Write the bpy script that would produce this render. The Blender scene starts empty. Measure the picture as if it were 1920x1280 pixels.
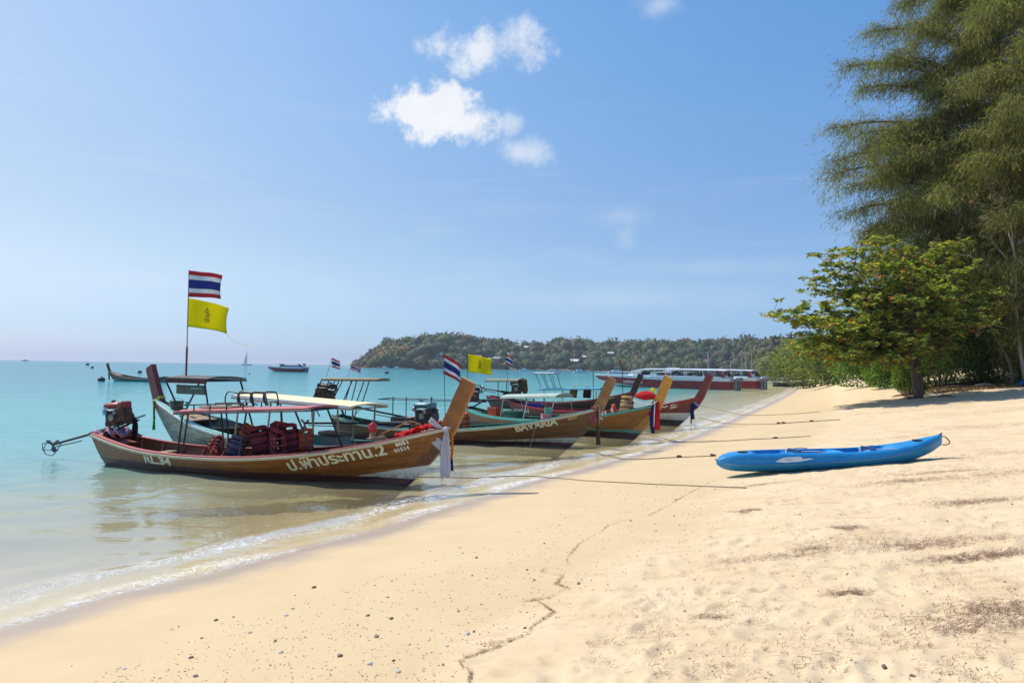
import bpy, math, random
import numpy as np
from mathutils import Vector, Matrix

R = math.radians
random.seed(7)
rng = np.random.default_rng(7)
scene = bpy.context.scene
COL = scene.collection

# ------------------------------------------------------------------ camera
CAM_H = 2.4
PITCH, ROLL, FPX = R(2.19), R(0.89), 1280.0
cf = Vector((0, math.cos(PITCH), math.sin(PITCH)))
cr0 = Vector((1, 0, 0)); cu0 = cr0.cross(cf)
cr = cr0 * math.cos(ROLL) + cu0 * math.sin(ROLL)
cu = -cr0 * math.sin(ROLL) + cu0 * math.cos(ROLL)
cam_d = bpy.data.cameras.new("camera"); cam = bpy.data.objects.new("camera", cam_d)
COL.objects.link(cam); scene.camera = cam
cam_d.sensor_width = 36; cam_d.lens = 24; cam_d.clip_start = 0.1; cam_d.clip_end = 30000
m = Matrix.Identity(4)
for i in range(3):
    m[i][0], m[i][1], m[i][2] = cr[i], cu[i], -cf[i]
m[2][3] = CAM_H
cam.matrix_world = m

def ray(px, py):
    return cf * FPX + cr * (px - 960) + cu * (640 - py)

# ------------------------------------------------------------------ light
SUN_EL, SUN_AZ = 54.0, -60.0        # azimuth from +Y, negative = towards -X
sd = Vector((math.sin(R(SUN_AZ)) * math.cos(R(SUN_EL)), math.cos(R(SUN_AZ)) * math.cos(R(SUN_EL)), math.sin(R(SUN_EL))))
sl = bpy.data.lights.new("sun", 'SUN'); sl.energy = 4.6; sl.angle = R(0.53); sl.color = (1.0, 0.955, 0.88)
sun = bpy.data.objects.new("sun", sl); COL.objects.link(sun)
sun.rotation_euler = sd.to_track_quat('Z', 'Y').to_euler(); sun.location = (0, 0, 60)

w = bpy.data.worlds.new("World"); scene.world = w; w.use_nodes = True
nt = w.node_tree; nt.nodes.clear()
class NB:
    def __init__(s, nt): s.nt = nt
    def n(s, typ, **kw):
        nd = s.nt.nodes.new(typ)
        for k, v in kw.items(): setattr(nd, k, v)
        return nd
    def put(s, sock, v):
        if hasattr(v, 'is_output'): s.nt.links.new(v, sock)
        elif isinstance(v, (tuple, list, Vector)):
            v = tuple(v)
            try:
                n_ = len(sock.default_value)
                if n_ == 4 and len(v) == 3: v = v + (1,)
                sock.default_value = v
            except TypeError: sock.default_value = v[0]
        else:
            try: sock.default_value = v
            except Exception: sock.default_value = (v,) * len(sock.default_value)
    def math(s, op, a, b=None, c=None, clamp=False):
        nd = s.n('ShaderNodeMath', operation=op, use_clamp=clamp)
        for i, v in enumerate((a, b, c)):
            if v is not None: s.put(nd.inputs[i], v)
        return nd.outputs[0]
    def vmath(s, op, a, b=None):
        nd = s.n('ShaderNodeVectorMath', operation=op)
        s.put(nd.inputs[0], a)
        if b is not None: s.put(nd.inputs[1], b)
        return nd.outputs['Value'] if op in ('DOT_PRODUCT', 'LENGTH') else nd.outputs[0]
    def mix(s, f, a, b, blend='MIX'):
        nd = s.n('ShaderNodeMix', data_type='RGBA', blend_type=blend)
        s.put(nd.inputs[0], f); s.put(nd.inputs[6], a); s.put(nd.inputs[7], b)
        return nd.outputs[2]
    def ramp(s, f, lo, hi, a=0.0, b=1.0, smooth=True):
        nd = s.n('ShaderNodeMapRange', interpolation_type='SMOOTHSTEP' if smooth else 'LINEAR')
        s.put(nd.inputs[0], f); s.put(nd.inputs[1], lo); s.put(nd.inputs[2], hi); s.put(nd.inputs[3], a); s.put(nd.inputs[4], b)
        return nd.outputs[0]
    def noise(s, vec, scale, detail=3, rough=0.55, dist=0.0, col=False):
        nd = s.n('ShaderNodeTexNoise'); nd.inputs['Scale'].default_value = scale
        nd.inputs['Detail'].default_value = detail; nd.inputs['Roughness'].default_value = rough; nd.inputs['Distortion'].default_value = dist
        if vec is not None: s.put(nd.inputs['Vector'], vec)
        return nd.outputs['Color' if col else 'Fac']
    def mapping(s, vec, scale=(1, 1, 1), rot=(0, 0, 0), loc=(0, 0, 0)):
        nd = s.n('ShaderNodeMapping'); s.put(nd.inputs[0], vec)
        nd.inputs['Scale'].default_value = scale; nd.inputs['Rotation'].default_value = rot; nd.inputs['Location'].default_value = loc
        return nd.outputs[0]

b = NB(nt)
sky = b.n('ShaderNodeTexSky', sky_type='NISHITA', sun_disc=False, sun_elevation=R(SUN_EL), sun_rotation=R(SUN_AZ) % (2 * math.pi))
sky.air_density = 1.0; sky.dust_density = 0.45; sky.ozone_density = 2.2; sky.altitude = 0
tc = b.n('ShaderNodeTexCoord')
dirv = b.vmath('NORMALIZE', tc.outputs['Generated'])
skyc = sky.outputs[0]
sep = b.n('ShaderNodeSeparateXYZ'); b.put(sep.inputs[0], dirv)
el = sep.outputs[2]
def cloud(px, py, wx, wy, nscale, namp, seed, soft, rot=0.0):
    c = ray(px, py).normalized()
    e1 = Vector((c.y, -c.x, 0)).normalized(); e2 = e1.cross(c).normalized()
    a, bb = e1 * math.cos(rot) + e2 * math.sin(rot), -e1 * math.sin(rot) + e2 * math.cos(rot)
    u = b.math('DIVIDE', b.vmath('DOT_PRODUCT', dirv, a), wx / FPX)
    v = b.math('DIVIDE', b.vmath('DOT_PRODUCT', dirv, bb), wy / FPX)
    front = b.math('GREATER_THAN', b.vmath('DOT_PRODUCT', dirv, c), 0.0)
    r = b.math('SQRT', b.math('ADD', b.math('MULTIPLY', u, u), b.math('MULTIPLY', v, v)))
    nz = b.noise(b.vmath('ADD', dirv, (seed, seed * .7, 0)), nscale, 10, 0.66, 0.1)
    d = b.math('ADD', b.math('SUBTRACT', 1.0, r), b.math('MULTIPLY', b.math('SUBTRACT', nz, 0.5), namp))
    return b.math('MULTIPLY', b.ramp(d, 0.0, soft), front)
dens = None
for args, amp in [((815, 212, 104, 58, 19, 2.0, 1.3, .45), 1.0), ((890, 232, 62, 34, 26, 2.6, 5.3, .7), .8), ((955, 232, 26, 30, 28, 2.2, 9.1, .9), .5),
                  ((985, 288, 66, 36, 20, 2.4, 2.2, 1.1), .6), ((885, 98, 96, 52, 24, 3.2, 3.7, 1.1), .85), ((975, 82, 68, 50, 26, 3.2, 4.4, 1.2), .8),
                  ((1165, 405, 95, 30, 12, 2.4, 6.1, 2.2), .45), ((1170, 440, 34, 36, 14, 2.4, 7.5, 2.4), .4),
                  ((1240, 12, 52, 30, 16, 2.4, 8.8, 1.5), .5), ((1180, 560, 420, 46, 5, 1.4, 11.3, 1.6), .30), ((1350, 500, 300, 26, 6, 1.8, 12.7, 1.8), .22), ((180, 520, 230, 22, 6, 1.8, 13.1, 1.6), .25), ((1000, 390, 260, 30, 6, 2.0, 14.9, 2.0), .18)]:
    cdn = b.math('MULTIPLY', cloud(*args), amp)
    dens = cdn if dens is None else b.math('MAXIMUM', dens, cdn)
cir = b.noise(b.mapping(dirv, (2.2, 2.2, 16), (0.1, 0.12, 0)), 1.6, 6, 0.62, 0.6)
band = b.math('MULTIPLY', b.ramp(el, 0.03, 0.12), b.ramp(el, 0.45, 0.16))
cir = b.math('MULTIPLY', b.math('MULTIPLY', b.ramp(cir, 0.50, 0.80), band), 0.16)
dens = b.math('MAXIMUM', dens, cir)
cshade = b.noise(dirv, 22, 4, 0.5)
cloudc = b.mix(cshade, (7.3, 7.6, 8.1), (9.2, 9.25, 9.3))
# grade the clear-sky model to the milky blue of a humid tropical noon (same law all round the sky)
gsep = b.n('ShaderNodeSeparateColor'); b.put(gsep.inputs[0], skyc)
gch = []
for ch, (mul, k, p) in enumerate([(1.12, 2.88, 1.73), (1.0, 1.565, 1.13), (.96, 1.155, .56)]):
    gch.append(b.math('MULTIPLY', b.math('POWER', b.math('MINIMUM', b.math('MULTIPLY', gsep.outputs[ch], mul * .11), 1.3), p), k / .11))
gcom = b.n('ShaderNodeCombineColor')
for ch in range(3): b.put(gcom.inputs[ch], gch[ch])
gr = b.n('ShaderNodeValToRGB'); b.put(gr.inputs[0], el)
ce = gr.color_ramp.elements
ce[0].position = 0.0; ce[0].color = (.175, .50, .96, 1); ce[1].position = .46; ce[1].color = (1.08, 1.05, 1.0, 1)
for pos, c_ in ((.05, (.25, .55, .93, 1)), (.13, (.52, .70, .89, 1)), (.22, (.72, .79, .88, 1)), (.34, (.95, .95, .95, 1))):
    e_ = ce.new(pos); e_.color = c_
SKYMUL = b.mix(1.0, gcom.outputs[0], gr.outputs[0], 'MULTIPLY')
fin = b.mix(b.math('MULTIPLY', dens, 0.94), SKYMUL, cloudc)
bg = b.n('ShaderNodeBackground'); bg.inputs[1].default_value = 0.11
b.put(bg.inputs[0], fin)
outw = b.n('ShaderNodeOutputWorld'); nt.links.new(bg.outputs[0], outw.inputs[0])

scene.view_settings.view_transform = 'Standard'; scene.view_settings.look = 'None'
scene.view_settings.gamma = 1; scene.view_settings.use_curve_mapping = False
scene.view_settings.exposure = 0.04
scene.cycles.use_denoising = True
scene.cycles.max_bounces = 8; scene.cycles.transparent_max_bounces = 24
scene.cycles.sample_clamp_indirect = 6.0; scene.cycles.caustics_reflective = False; scene.cycles.caustics_refractive = False

# ------------------------------------------------------------------ helpers
def tag(o, label=None, cat=None, group=None, kind=None):
    if label: o['label'] = label
    if cat: o['category'] = cat
    if group: o['group'] = group
    if kind: o['kind'] = kind
    return o

def empty(name, loc=(0, 0, 0), xdir=None, parent=None):
    o = bpy.data.objects.new(name, None); COL.objects.link(o); o.empty_display_size = .1
    o.location = loc
    if xdir is not None: o.rotation_euler.z = math.atan2(xdir[1], xdir[0])
    if parent: o.parent = parent
    return o

MATS = {}
def mat(name, c1, c2=None, rough=0.6, scale=6, bump=0.0, bscale=None, metal=0.0, spec=0.5, stretch=(1, 1, 1), coat=0.0, c3=None, sheen=0):
    if name in MATS: return MATS[name]
    m = bpy.data.materials.new(name); m.use_nodes = True
    q = NB(m.node_tree); bs = m.node_tree.nodes['Principled BSDF']
    if c2 is None: c2 = tuple(x * .78 for x in c1)
    tcn = q.n('ShaderNodeTexCoord').outputs['Object']
    v = q.mapping(tcn, stretch)
    f = q.ramp(q.noise(v, scale, 6, 0.62), 0.3, 0.7)
    col = q.mix(f, c1, c2)
    if c3 is not None:
        col = q.mix(q.ramp(q.noise(q.mapping(tcn, stretch, (0, 0, 0), (3, 1, 2)), scale * 2.3, 7, 0.7), 0.56, 0.72), col, c3)
    q.put(bs.inputs['Base Color'], col)
    q.put(bs.inputs['Roughness'], q.math('ADD', rough - .08, q.math('MULTIPLY', f, .16)))
    bs.inputs['Metallic'].default_value = metal; bs.inputs['Specular IOR Level'].default_value = spec
    bs.inputs['Coat Weight'].default_value = coat
    if bump:
        bn = q.n('ShaderNodeBump'); bn.inputs['Strength'].default_value = min(1, bump); bn.inputs['Distance'].default_value = 0.01
        q.put(bn.inputs['Height'], q.noise(v, bscale or scale * 4, 4)); q.put(bs.inputs['Normal'], bn.outputs[0])
    MATS[name] = m
    return m

class MB:
    def __init__(s): s.v = []; s.f = []; s.m = []
    def add(s, verts, faces, mi=0):
        o = len(s.v); s.v += [tuple(p) for p in verts]
        for f in faces: s.f.append(tuple(i + o for i in f)); s.m.append(mi)
        return s
    def box(s, c, size, rot=None, mi=0, bev=0.0, taper=1.0):
        hx, hy, hz = [x / 2 for x in size]
        bv = min(bev, hx * .9, hy * .9, hz * .9)
        c = Vector(c); rot = rot or Matrix.Identity(3)
        if isinstance(rot, (tuple, list)):
            from mathutils import Euler
            rot = Euler(rot).to_matrix()
        if bv <= 0:
            pts = [Vector((x * hx * (taper if z > 0 else 1), y * hy * (taper if z > 0 else 1), z * hz)) for z in (-1, 1) for y in (-1, 1) for x in (-1, 1)]
            fs = [(0, 2, 3, 1), (4, 5, 7, 6), (0, 1, 5, 4), (2, 6, 7, 3), (0, 4, 6, 2), (1, 3, 7, 5)]
            return s.add([c + rot @ p for p in pts], fs, mi)
        rings = []
        for z, ins in ((-hz, bv), (-hz + bv, 0), (hz - bv, 0), (hz, bv)):
            t = taper if z > 0 else 1
            x, y = (hx - ins) * t, (hy - ins) * t; k = bv if ins == 0 else bv * .6
            rings.append([(-x + k, -y, z), (x - k, -y, z), (x, -y + k, z), (x, y - k, z), (x - k, y, z), (-x + k, y, z), (-x, y - k, z), (-x, -y + k, z)])
        return s.loft([[c + rot @ Vector(p) for p in r] for r in rings], True, True, mi)
    def loft(s, rings, closed=True, caps=True, mi=0):
        n = len(rings[0]); vs = [p for r in rings for p in r]; fs = []
        for i in range(len(rings) - 1):
            for j in range(n if closed else n - 1):
                k = (j + 1) % n
                fs.append((i * n + j, i * n + k, (i + 1) * n + k, (i + 1) * n + j))
        if caps and closed:
            fs.append(tuple(reversed(range(n)))); fs.append(tuple((len(rings) - 1) * n + j for j in range(n)))
        return s.add(vs, fs, mi)
    def tube(s, pts, r, n=6, mi=0, closed=False):
        pts = [Vector(p) for p in pts]
        if not isinstance(r, (list, tuple)): r = [r] * len(pts)
        rings = []; up = Vector((0, 0, 1)); last = None
        for i, p in enumerate(pts):
            a = pts[i - 1] if i or closed else p; c = pts[(i + 1) % len(pts)] if i < len(pts) - 1 or closed else p
            t = (c - a)
            t = t.normalized() if t.length > 1e-9 else Vector((1, 0, 0))
            if last is None:
                e = t.cross(up)
                if e.length < .05: e = t.cross(Vector((1, 0, 0)))
            else: e = last - t * last.dot(t)
            e.normalize(); last = e; f = t.cross(e)
            rings.append([p + (e * math.cos(2 * math.pi * k / n) + f * math.sin(2 * math.pi * k / n)) * r[i] for k in range(n)])
        if closed: rings.append(rings[0])
        return s.loft(rings, True, not closed, mi)
    def disc(s, c, axis, r, h, n=12, mi=0):
        c = Vector(c); axis = Vector(axis).normalized()
        return s.tube([c - axis * h / 2, c + axis * h / 2], r, n, mi)
    def blob(s, c, rad, n=8, mi=0, rot=None, jit=0.0):
        rad = (rad,) * 3 if not isinstance(rad, (tuple, list)) else rad
        c = Vector(c); rot = rot or Matrix.Identity(3)
        rings = []
        for i in range(1, n):
            th = math.pi * i / n
            rings.append([c + rot @ Vector((rad[0] * math.sin(th) * math.cos(a) * (1 + random.uniform(-jit, jit)), rad[1] * math.sin(th) * math.sin(a) * (1 + random.uniform(-jit, jit)), -rad[2] * math.cos(th)))
                          for a in [2 * math.pi * k / (n + 2) for k in range(n + 2)]])
        return s.loft(rings, True, True, mi)
    def sheet(s, grid, th=0.0, mi=0):
        """grid: rows of points; th: thickness along z if given"""
        nr, nc = len(grid), len(grid[0])
        if not th:
            return s.add([p for r in grid for p in r], [(i * nc + j, i * nc + j + 1, (i + 1) * nc + j + 1, (i + 1) * nc + j) for i in range(nr - 1) for j in range(nc - 1)], mi)
        tv = th if isinstance(th, Vector) else Vector((0, 0, th))
        rings = []
        for r in grid:
            r = [Vector(p) for p in r]
            rings.append([p for p in r] + [p - tv for p in reversed(r)])
        return s.loft(rings, True, True, mi)
    def build(s, name, mats, parent=None, smooth=False, auto=None):
        me = bpy.data.meshes.new(name); me.from_pydata(s.v, [], s.f)
        for mm in (mats if isinstance(mats, (list, tuple)) else [mats]): me.materials.append(mm)
        if any(s.m): me.polygons.foreach_set('material_index', s.m)
        if smooth or auto: me.polygons.foreach_set('use_smooth', [True] * len(s.f))
        me.update()
        if auto: me.set_sharp_from_angle(angle=R(auto))
        o = bpy.data.objects.new(name, me); COL.objects.link(o)
        if parent is not None: o.parent = parent
        return o

def crv(xs, ys, x):
    """smooth (Catmull-Rom) interpolation"""
    x = min(max(x, xs[0]), xs[-1])
    i = max(j for j in range(len(xs) - 1) if xs[j] <= x + 1e-12)
    h = xs[i + 1] - xs[i]; t = (x - xs[i]) / h
    def sl(k):
        if k == 0: return (ys[1] - ys[0]) / (xs[1] - xs[0])
        if k == len(xs) - 1: return (ys[-1] - ys[-2]) / (xs[-1] - xs[-2])
        return (ys[k + 1] - ys[k - 1]) / (xs[k + 1] - xs[k - 1])
    m0, m1 = sl(i) * h, sl(i + 1) * h
    return (2 * t**3 - 3 * t**2 + 1) * ys[i] + (t**3 - 2 * t**2 + t) * m0 + (-2 * t**3 + 3 * t**2) * ys[i + 1] + (t**3 - t**2) * m1
def bez(pts, n):
    """smooth polyline through points"""
    out = []; ts = list(range(len(pts)))
    for k in range(n):
        t = (len(pts) - 1) * k / (n - 1)
        out.append(Vector([crv(ts, [p[a] for p in pts], t) for a in range(3)]))
    return out

# vectorised value noise
def _h(ix, iy, seed):
    n = (ix.astype(np.int64) * 374761393 + iy.astype(np.int64) * 668265263 + seed * 982451653) & 0xffffffff
    n = ((n ^ (n >> 13)) * 1274126177) & 0xffffffff
    return ((n ^ (n >> 16)) & 0xffff) / 65535.0
def vnoise(x, y, seed=0):
    ix, iy = np.floor(x), np.floor(y); fx, fy = x - ix, y - iy
    fx = fx * fx * (3 - 2 * fx); fy = fy * fy * (3 - 2 * fy)
    a, b_, c, d = _h(ix, iy, seed), _h(ix + 1, iy, seed), _h(ix, iy + 1, seed), _h(ix + 1, iy + 1, seed)
    return (a * (1 - fx) + b_ * fx) * (1 - fy) + (c * (1 - fx) + d * fx) * fy
def fbm(x, y, octv=4, seed=0):
    s, amp, tot = 0, 1.0, 0
    for o in range(octv):
        s = s + amp * (vnoise(x, y, seed + o * 17) - .5); tot += amp; amp *= .5; x = x * 2.03 + 3.1; y = y * 2.03 + 1.7
    return s / tot
def sstep(a, b_, x):
    t = np.clip((x - a) / (b_ - a), 0, 1); return t * t * (3 - 2 * t)

def P(px, py, z=0.0):
    d = ray(px, py); t = (z - CAM_H) / d.z
    return Vector((d.x * t, d.y * t, z))
def D(px, py, Y):
    d = ray(px, py); t = Y / d.y
    return Vector((d.x * t, Y, CAM_H + d.z * t))
# ------------------------------------------------------------------ shoreline and ground
_sp = [(0, 1180), (200, 1118), (400, 1074), (600, 1020), (730, 988), (800, 962), (900, 934), (985, 905), (1100, 878), (1210, 848), (1300, 818), (1380, 783), (1440, 757), (1482, 736), (1496, 724),
       (1492, 715), (1478, 709), (1440, 704.5), (1380, 700.5)]
SH = [(-26, -30), (-11.5, -6.0)] + [tuple(P(x, y)[:2]) for x, y in _sp] + [tuple(P(x, y)[:2]) for x, y in [(1240, 698), (1100, 695.3), (1000, 693.8), (850, 691.8), (700, 690.0), (655, 688.6)]]
tipx, tipy = SH[-1]
SH += [(tipx - 12, tipy + 45), (tipx + 10, tipy + 160), (tipx + 200, tipy + 700)]
SHN = np.array(SH)
def shore_dist(x, y):
    """signed distance to the shoreline, positive on land (right-hand side when walking along it)"""
    x = np.asarray(x, float); y = np.asarray(y, float)
    best = np.full(x.shape, 1e18); sgn = np.ones(x.shape)
    n = len(SHN)
    for i in range(n - 1):
        ax, ay = SHN[i]; bx, by = SHN[i + 1]; dx, dy = bx - ax, by - ay
        L2 = dx * dx + dy * dy
        tr = ((x - ax) * dx + (y - ay) * dy) / L2
        t = np.clip(tr, 0 if i else -9, 1 if i < n - 2 else 9)
        d2 = (x - ax - t * dx) ** 2 + (y - ay - t * dy) ** 2
        c = dx * (y - ay) - dy * (x - ax)
        s = np.where(c < 0, 1.0, -1.0)
        k = d2 < best * (1 - 1e-9)
        # at shared corners decide by the mean normal
        corner = (tr > 1) & (i < n - 2)
        if i < n - 2:
            nx, ny = SHN[i + 2]; ex, ey = nx - bx, ny - by
            l1, l2 = math.hypot(dx, dy), math.hypot(ex, ey)
            mx, my = dx / l1 + ex / l2, dy / l1 + ey / l2
            sc = np.where(mx * (y - by) - my * (x - bx) < 0, 1.0, -1.0)
            s = np.where(corner, sc, s)
        best = np.where(k, d2, best); sgn = np.where(k, s, sgn)
    return np.sqrt(best) * sgn
_pd = np.array([-400, -60, -20, -8, -3, -1.2, 0, 1.0, 2.6, 4.2, 5.2, 7, 9, 12, 16, 24, 60, 400])
_pz = np.array([-9, -4.2, -2.2, -1.05, -.42, -.17, 0, .10, .30, .50, .62, .80, .98, 1.32, 1.66, 2.0, 2.2, 2.6])
def base_z(d):
    return np.interp(d, _pd, _pz)
# footprints in the loose sand
_fr = random.Random(3)
FOOT = []
for _ in range(620):
    r_ = 3.0 + 19 * _fr.random() ** 1.2; a_ = R(_fr.uniform(-4, 40))
    fx, fy = r_ * math.sin(a_), r_ * math.cos(a_)
    FOOT.append((fx, fy, _fr.uniform(0, math.pi), _fr.uniform(.10, .17), _fr.uniform(.05, .085), _fr.uniform(.005, .018)))
for t_ in range(7):
    x0, y0, h = _fr.uniform(.6, 5), _fr.uniform(3.5, 9), R(_fr.uniform(20, 110))
    for k in range(26):
        h += R(_fr.uniform(-9, 9))
        FOOT.append((x0 + .62 * k * math.sin(h) + (.11 if k % 2 else -.11) * math.cos(h), y0 + .62 * k * math.cos(h), math.pi / 2 - h, .145, .062, _fr.uniform(.012, .026)))
_fd = shore_dist(np.array([f[0] for f in FOOT]), np.array([f[1] for f in FOOT]))
FOOT = [f for f, d_ in zip(FOOT, _fd) if d_ > 4.7]
def ground(x, y, fine=True, foot=False):
    x = np.asarray(x, float); y = np.asarray(y, float)
    d = shore_dist(x, y)
    wob = fbm(x * .35, y * .35, 3, 5) * 1.0 * sstep(-.5, 5, np.abs(d))
    z = base_z(d + wob * .6)
    far = np.hypot(x, y)
    dry = sstep(4.0, 5.6, d + fbm(x * .8, y * .8, 2, 9) * 1.6)
    z = z * (1 + .95 * sstep(26, 58, y) * sstep(1.5, 6, d) * sstep(400, 150, far))
    z = z + fbm(x * .22, y * .22, 3, 1) * .22 * sstep(4, 10, d)
    if fine:
        z = z + dry * (fbm(x * 1.5, y * 1.5, 4, 2) * .060 + (np.abs(fbm(x * 3.6, y * 3.6, 3, 7)) * -.05 + .008)) * sstep(400, 60, far)
        z = z + fbm(x * 2.5, y * 2.5, 3, 4) * .006 * sstep(0, 1.5, d)
        z = z - sstep(0.0, -2, d) * (.018 * np.sin((x * .88 - y * .48) * 9 + fbm(x, y, 2, 3) * 9)) * sstep(60, 20, far)
    if foot:
        for fx, fy, a, l, wd, dp in FOOT:
            rr = .45
            k = np.nonzero((np.abs(x - fx) < rr) & (np.abs(y - fy) < rr))
            if len(k[0]) == 0: continue
            X, Y = x[k] - fx, y[k] - fy
            u = (X * math.cos(a) + Y * math.sin(a)) / l; v = (-X * math.sin(a) + Y * math.cos(a)) / wd
            q = np.sqrt(u * u + v * v)
            z[k] += -dp * np.exp(-(q / .85) ** 4) + dp * .45 * np.exp(-((q - 1.35) / .35) ** 2)
    return z
_gx, _gy, _gs = -16.0, 1.0, .12
_GX, _GY = np.meshgrid(np.arange(_gx, 52, _gs), np.arange(_gy, 72, _gs), indexing='ij')
_GZ = ground(_GX, _GY); _GD = shore_dist(_GX, _GY)
def _lut(T, x, y):
    u, v = (x - _gx) / _gs, (y - _gy) / _gs; i, j = int(u), int(v)
    if not (0 <= i < T.shape[0] - 1 and 0 <= j < T.shape[1] - 1): return None
    u -= i; v -= j
    return float((T[i, j] * (1 - u) + T[i + 1, j] * u) * (1 - v) + (T[i, j + 1] * (1 - u) + T[i + 1, j + 1] * u) * v)
def gz(x, y):
    r = _lut(_GZ, x, y)
    return r if r is not None else float(ground(np.array([x]), np.array([y]))[0])
def gd(x, y):
    r = _lut(_GD, x, y)
    return r if r is not None else float(shore_dist(np.array([x]), np.array([y]))[0])
def G(px, py):
    d = ray(px, py); z = .6
    for _ in range(12):
        t = (z - CAM_H) / d.z; z = .5 * z + .5 * gz(d.x * t, d.y * t)
    t = (z - CAM_H) / d.z
    return Vector((d.x * t, d.y * t, gz(d.x * t, d.y * t)))

def polar(dr_near, dr_far, r0, r1, rsplit, a_step, a_half, back=5.0):
    rs = [r0]
    while rs[-1] < r1: rs.append(rs[-1] * (1 + (dr_near if rs[-1] < rsplit else dr_far)))
    aa = list(np.arange(-a_half, a_half + 1e-6, a_step))
    aa = [-180 + i * back for i in range(int((180 - a_half) / back))] + aa
    x0 = a_half + back
    while x0 < 180: aa.append(x0); x0 += back
    aa = np.radians(np.array(sorted(set([round(float(q_), 4) for q_ in aa]))))
    rs = np.array(rs)
    Rg, Ag = np.meshgrid(rs, aa, indexing='ij')
    X, Y = (Rg * np.sin(Ag)).ravel(), (Rg * np.cos(Ag)).ravel()
    nr, na = len(rs), len(aa)
    i = np.arange(nr - 1)[:, None]; j = np.arange(na)[None, :]; k = (j + 1) % na
    F = np.stack([i * na + j + 0 * k, (i + 1) * na + j + 0 * k, (i + 1) * na + k, i * na + k], -1).reshape(-1, 4)
    # centre fan
    X = np.append(X, 0.0); Y = np.append(Y, 0.0)
    C = np.stack([np.full(na, nr * na), np.arange(na), (np.arange(na) + 1) % na], -1)
    return X, Y, F, C
def np_mesh(name, V, polys, mats, parent=None, smooth=True, attrs=None, matidx=None):
    """polys: list of int arrays of shape (n,k)"""
    me = bpy.data.meshes.new(name)
    me.vertices.add(len(V)); me.vertices.foreach_set('co', np.asarray(V, np.float32).ravel())
    loops = np.concatenate([p.ravel() for p in polys]).astype(np.int32)
    tot = np.concatenate([np.full(len(p), p.shape[1]) for p in polys]).astype(np.int32)
    st = np.concatenate([[0], np.cumsum(tot)[:-1]]).astype(np.int32)
    me.loops.add(len(loops)); me.loops.foreach_set('vertex_index', loops)
    me.polygons.add(len(tot)); me.polygons.foreach_set('loop_start', st); me.polygons.foreach_set('loop_total', tot)
    if smooth: me.polygons.foreach_set('use_smooth', np.ones(len(tot), bool))
    for mm in (mats if isinstance(mats, (list, tuple)) else [mats]): me.materials.append(mm)
    if matidx is not None: me.polygons.foreach_set('material_index', matidx.astype(np.int32))
    for k, v in (attrs or {}).items():
        v = np.asarray(v, np.float32)
        if v.ndim == 1:
            a = me.attributes.new(k, 'FLOAT', 'POINT'); a.data.foreach_set('value', v)
        else:
            a = me.attributes.new(k, 'FLOAT_COLOR', 'POINT'); a.data.foreach_set('color', np.concatenate([v, np.ones((len(v), 1), np.float32)], 1).ravel())
    me.update(); me.validate()
    o = bpy.data.objects.new(name, me); COL.objects.link(o)
    if parent is not None: o.parent = parent
    return o

# sand
ms = bpy.data.materials.new("beach_sand"); ms.use_nodes = True
q = NB(ms.node_tree); bs = ms.node_tree.nodes['Principled BSDF']
geo = q.n('ShaderNodeNewGeometry').outputs['Position']
ds = q.n('ShaderNodeAttribute', attribute_name='shore').outputs['Fac']
n1 = q.noise(geo, 1.3, 6, .6); n2 = q.noise(geo, 9, 6, .7); n3 = q.noise(geo, 160, 3, .7); n4 = q.noise(q.mapping(geo, (.5, 1.6, 1), (0, 0, R(-30))), 3.2, 7, .72)
drycol = q.mix(q.ramp(n1, .3, .7), (.66, .51, .305), (.72, .57, .358))
drycol = q.mix(q.math('MULTIPLY', q.ramp(n4, .52, .68), .55), drycol, (.47, .315, .165))
drycol = q.mix(q.math('MULTIPLY', q.ramp(n2, .60, .74), .35), drycol, (.40, .27, .15))
damp = q.mix(q.ramp(n1, .3, .7), (.60, .462, .268), (.635, .492, .288))
wet = (.42, .335, .245)
dn = q.math('ADD', ds, q.math('MULTIPLY', q.math('SUBTRACT', n1, .5), 1.3))
dn2 = q.math('ADD', ds, q.math('MULTIPLY', q.math('SUBTRACT', n1, .5), .9))
fdry = q.ramp(dn, 4.0, 4.9)
fwet = q.ramp(dn2, .15, .85, 1.0, 0.0)
col = q.mix(fdry, damp, drycol); col = q.mix(fwet, col, wet)
col = q.mix(q.ramp(ds, .15, -.5), col, (.68, .56, .33))
col = q.mix(q.math('MULTIPLY', q.ramp(n3, .35, .8), .22), col, q.mix(1, col, (.72, .66, .60), 'MULTIPLY'))
q.put(bs.inputs['Base Color'], col)
q.put(bs.inputs['Roughness'], q.ramp(dn2, .1, .8, .38, .92))
q.put(bs.inputs['Specular IOR Level'], q.ramp(dn2, .1, .9, .22, .12))
bn = q.n('ShaderNodeBump'); bn.inputs['Distance'].default_value = .012
q.put(bn.inputs['Strength'], q.ramp(ds, .8, 5, .10, .85))
q.put(bn.inputs['Height'], q.math('ADD', q.math('MULTIPLY', n2, .9), q.math('MULTIPLY', n3, .35)))
q.put(bs.inputs['Normal'], bn.outputs[0])

X, Y, F, C = polar(.0095, .035, .8, 1300, 38, .2, 43)
zz = ground(X, Y, True, True); sdv = shore_dist(X, Y)
tag(np_mesh('beach', np.stack([X, Y, zz], 1), [F, C], ms, attrs={'shore': sdv}), kind='structure')

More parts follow.
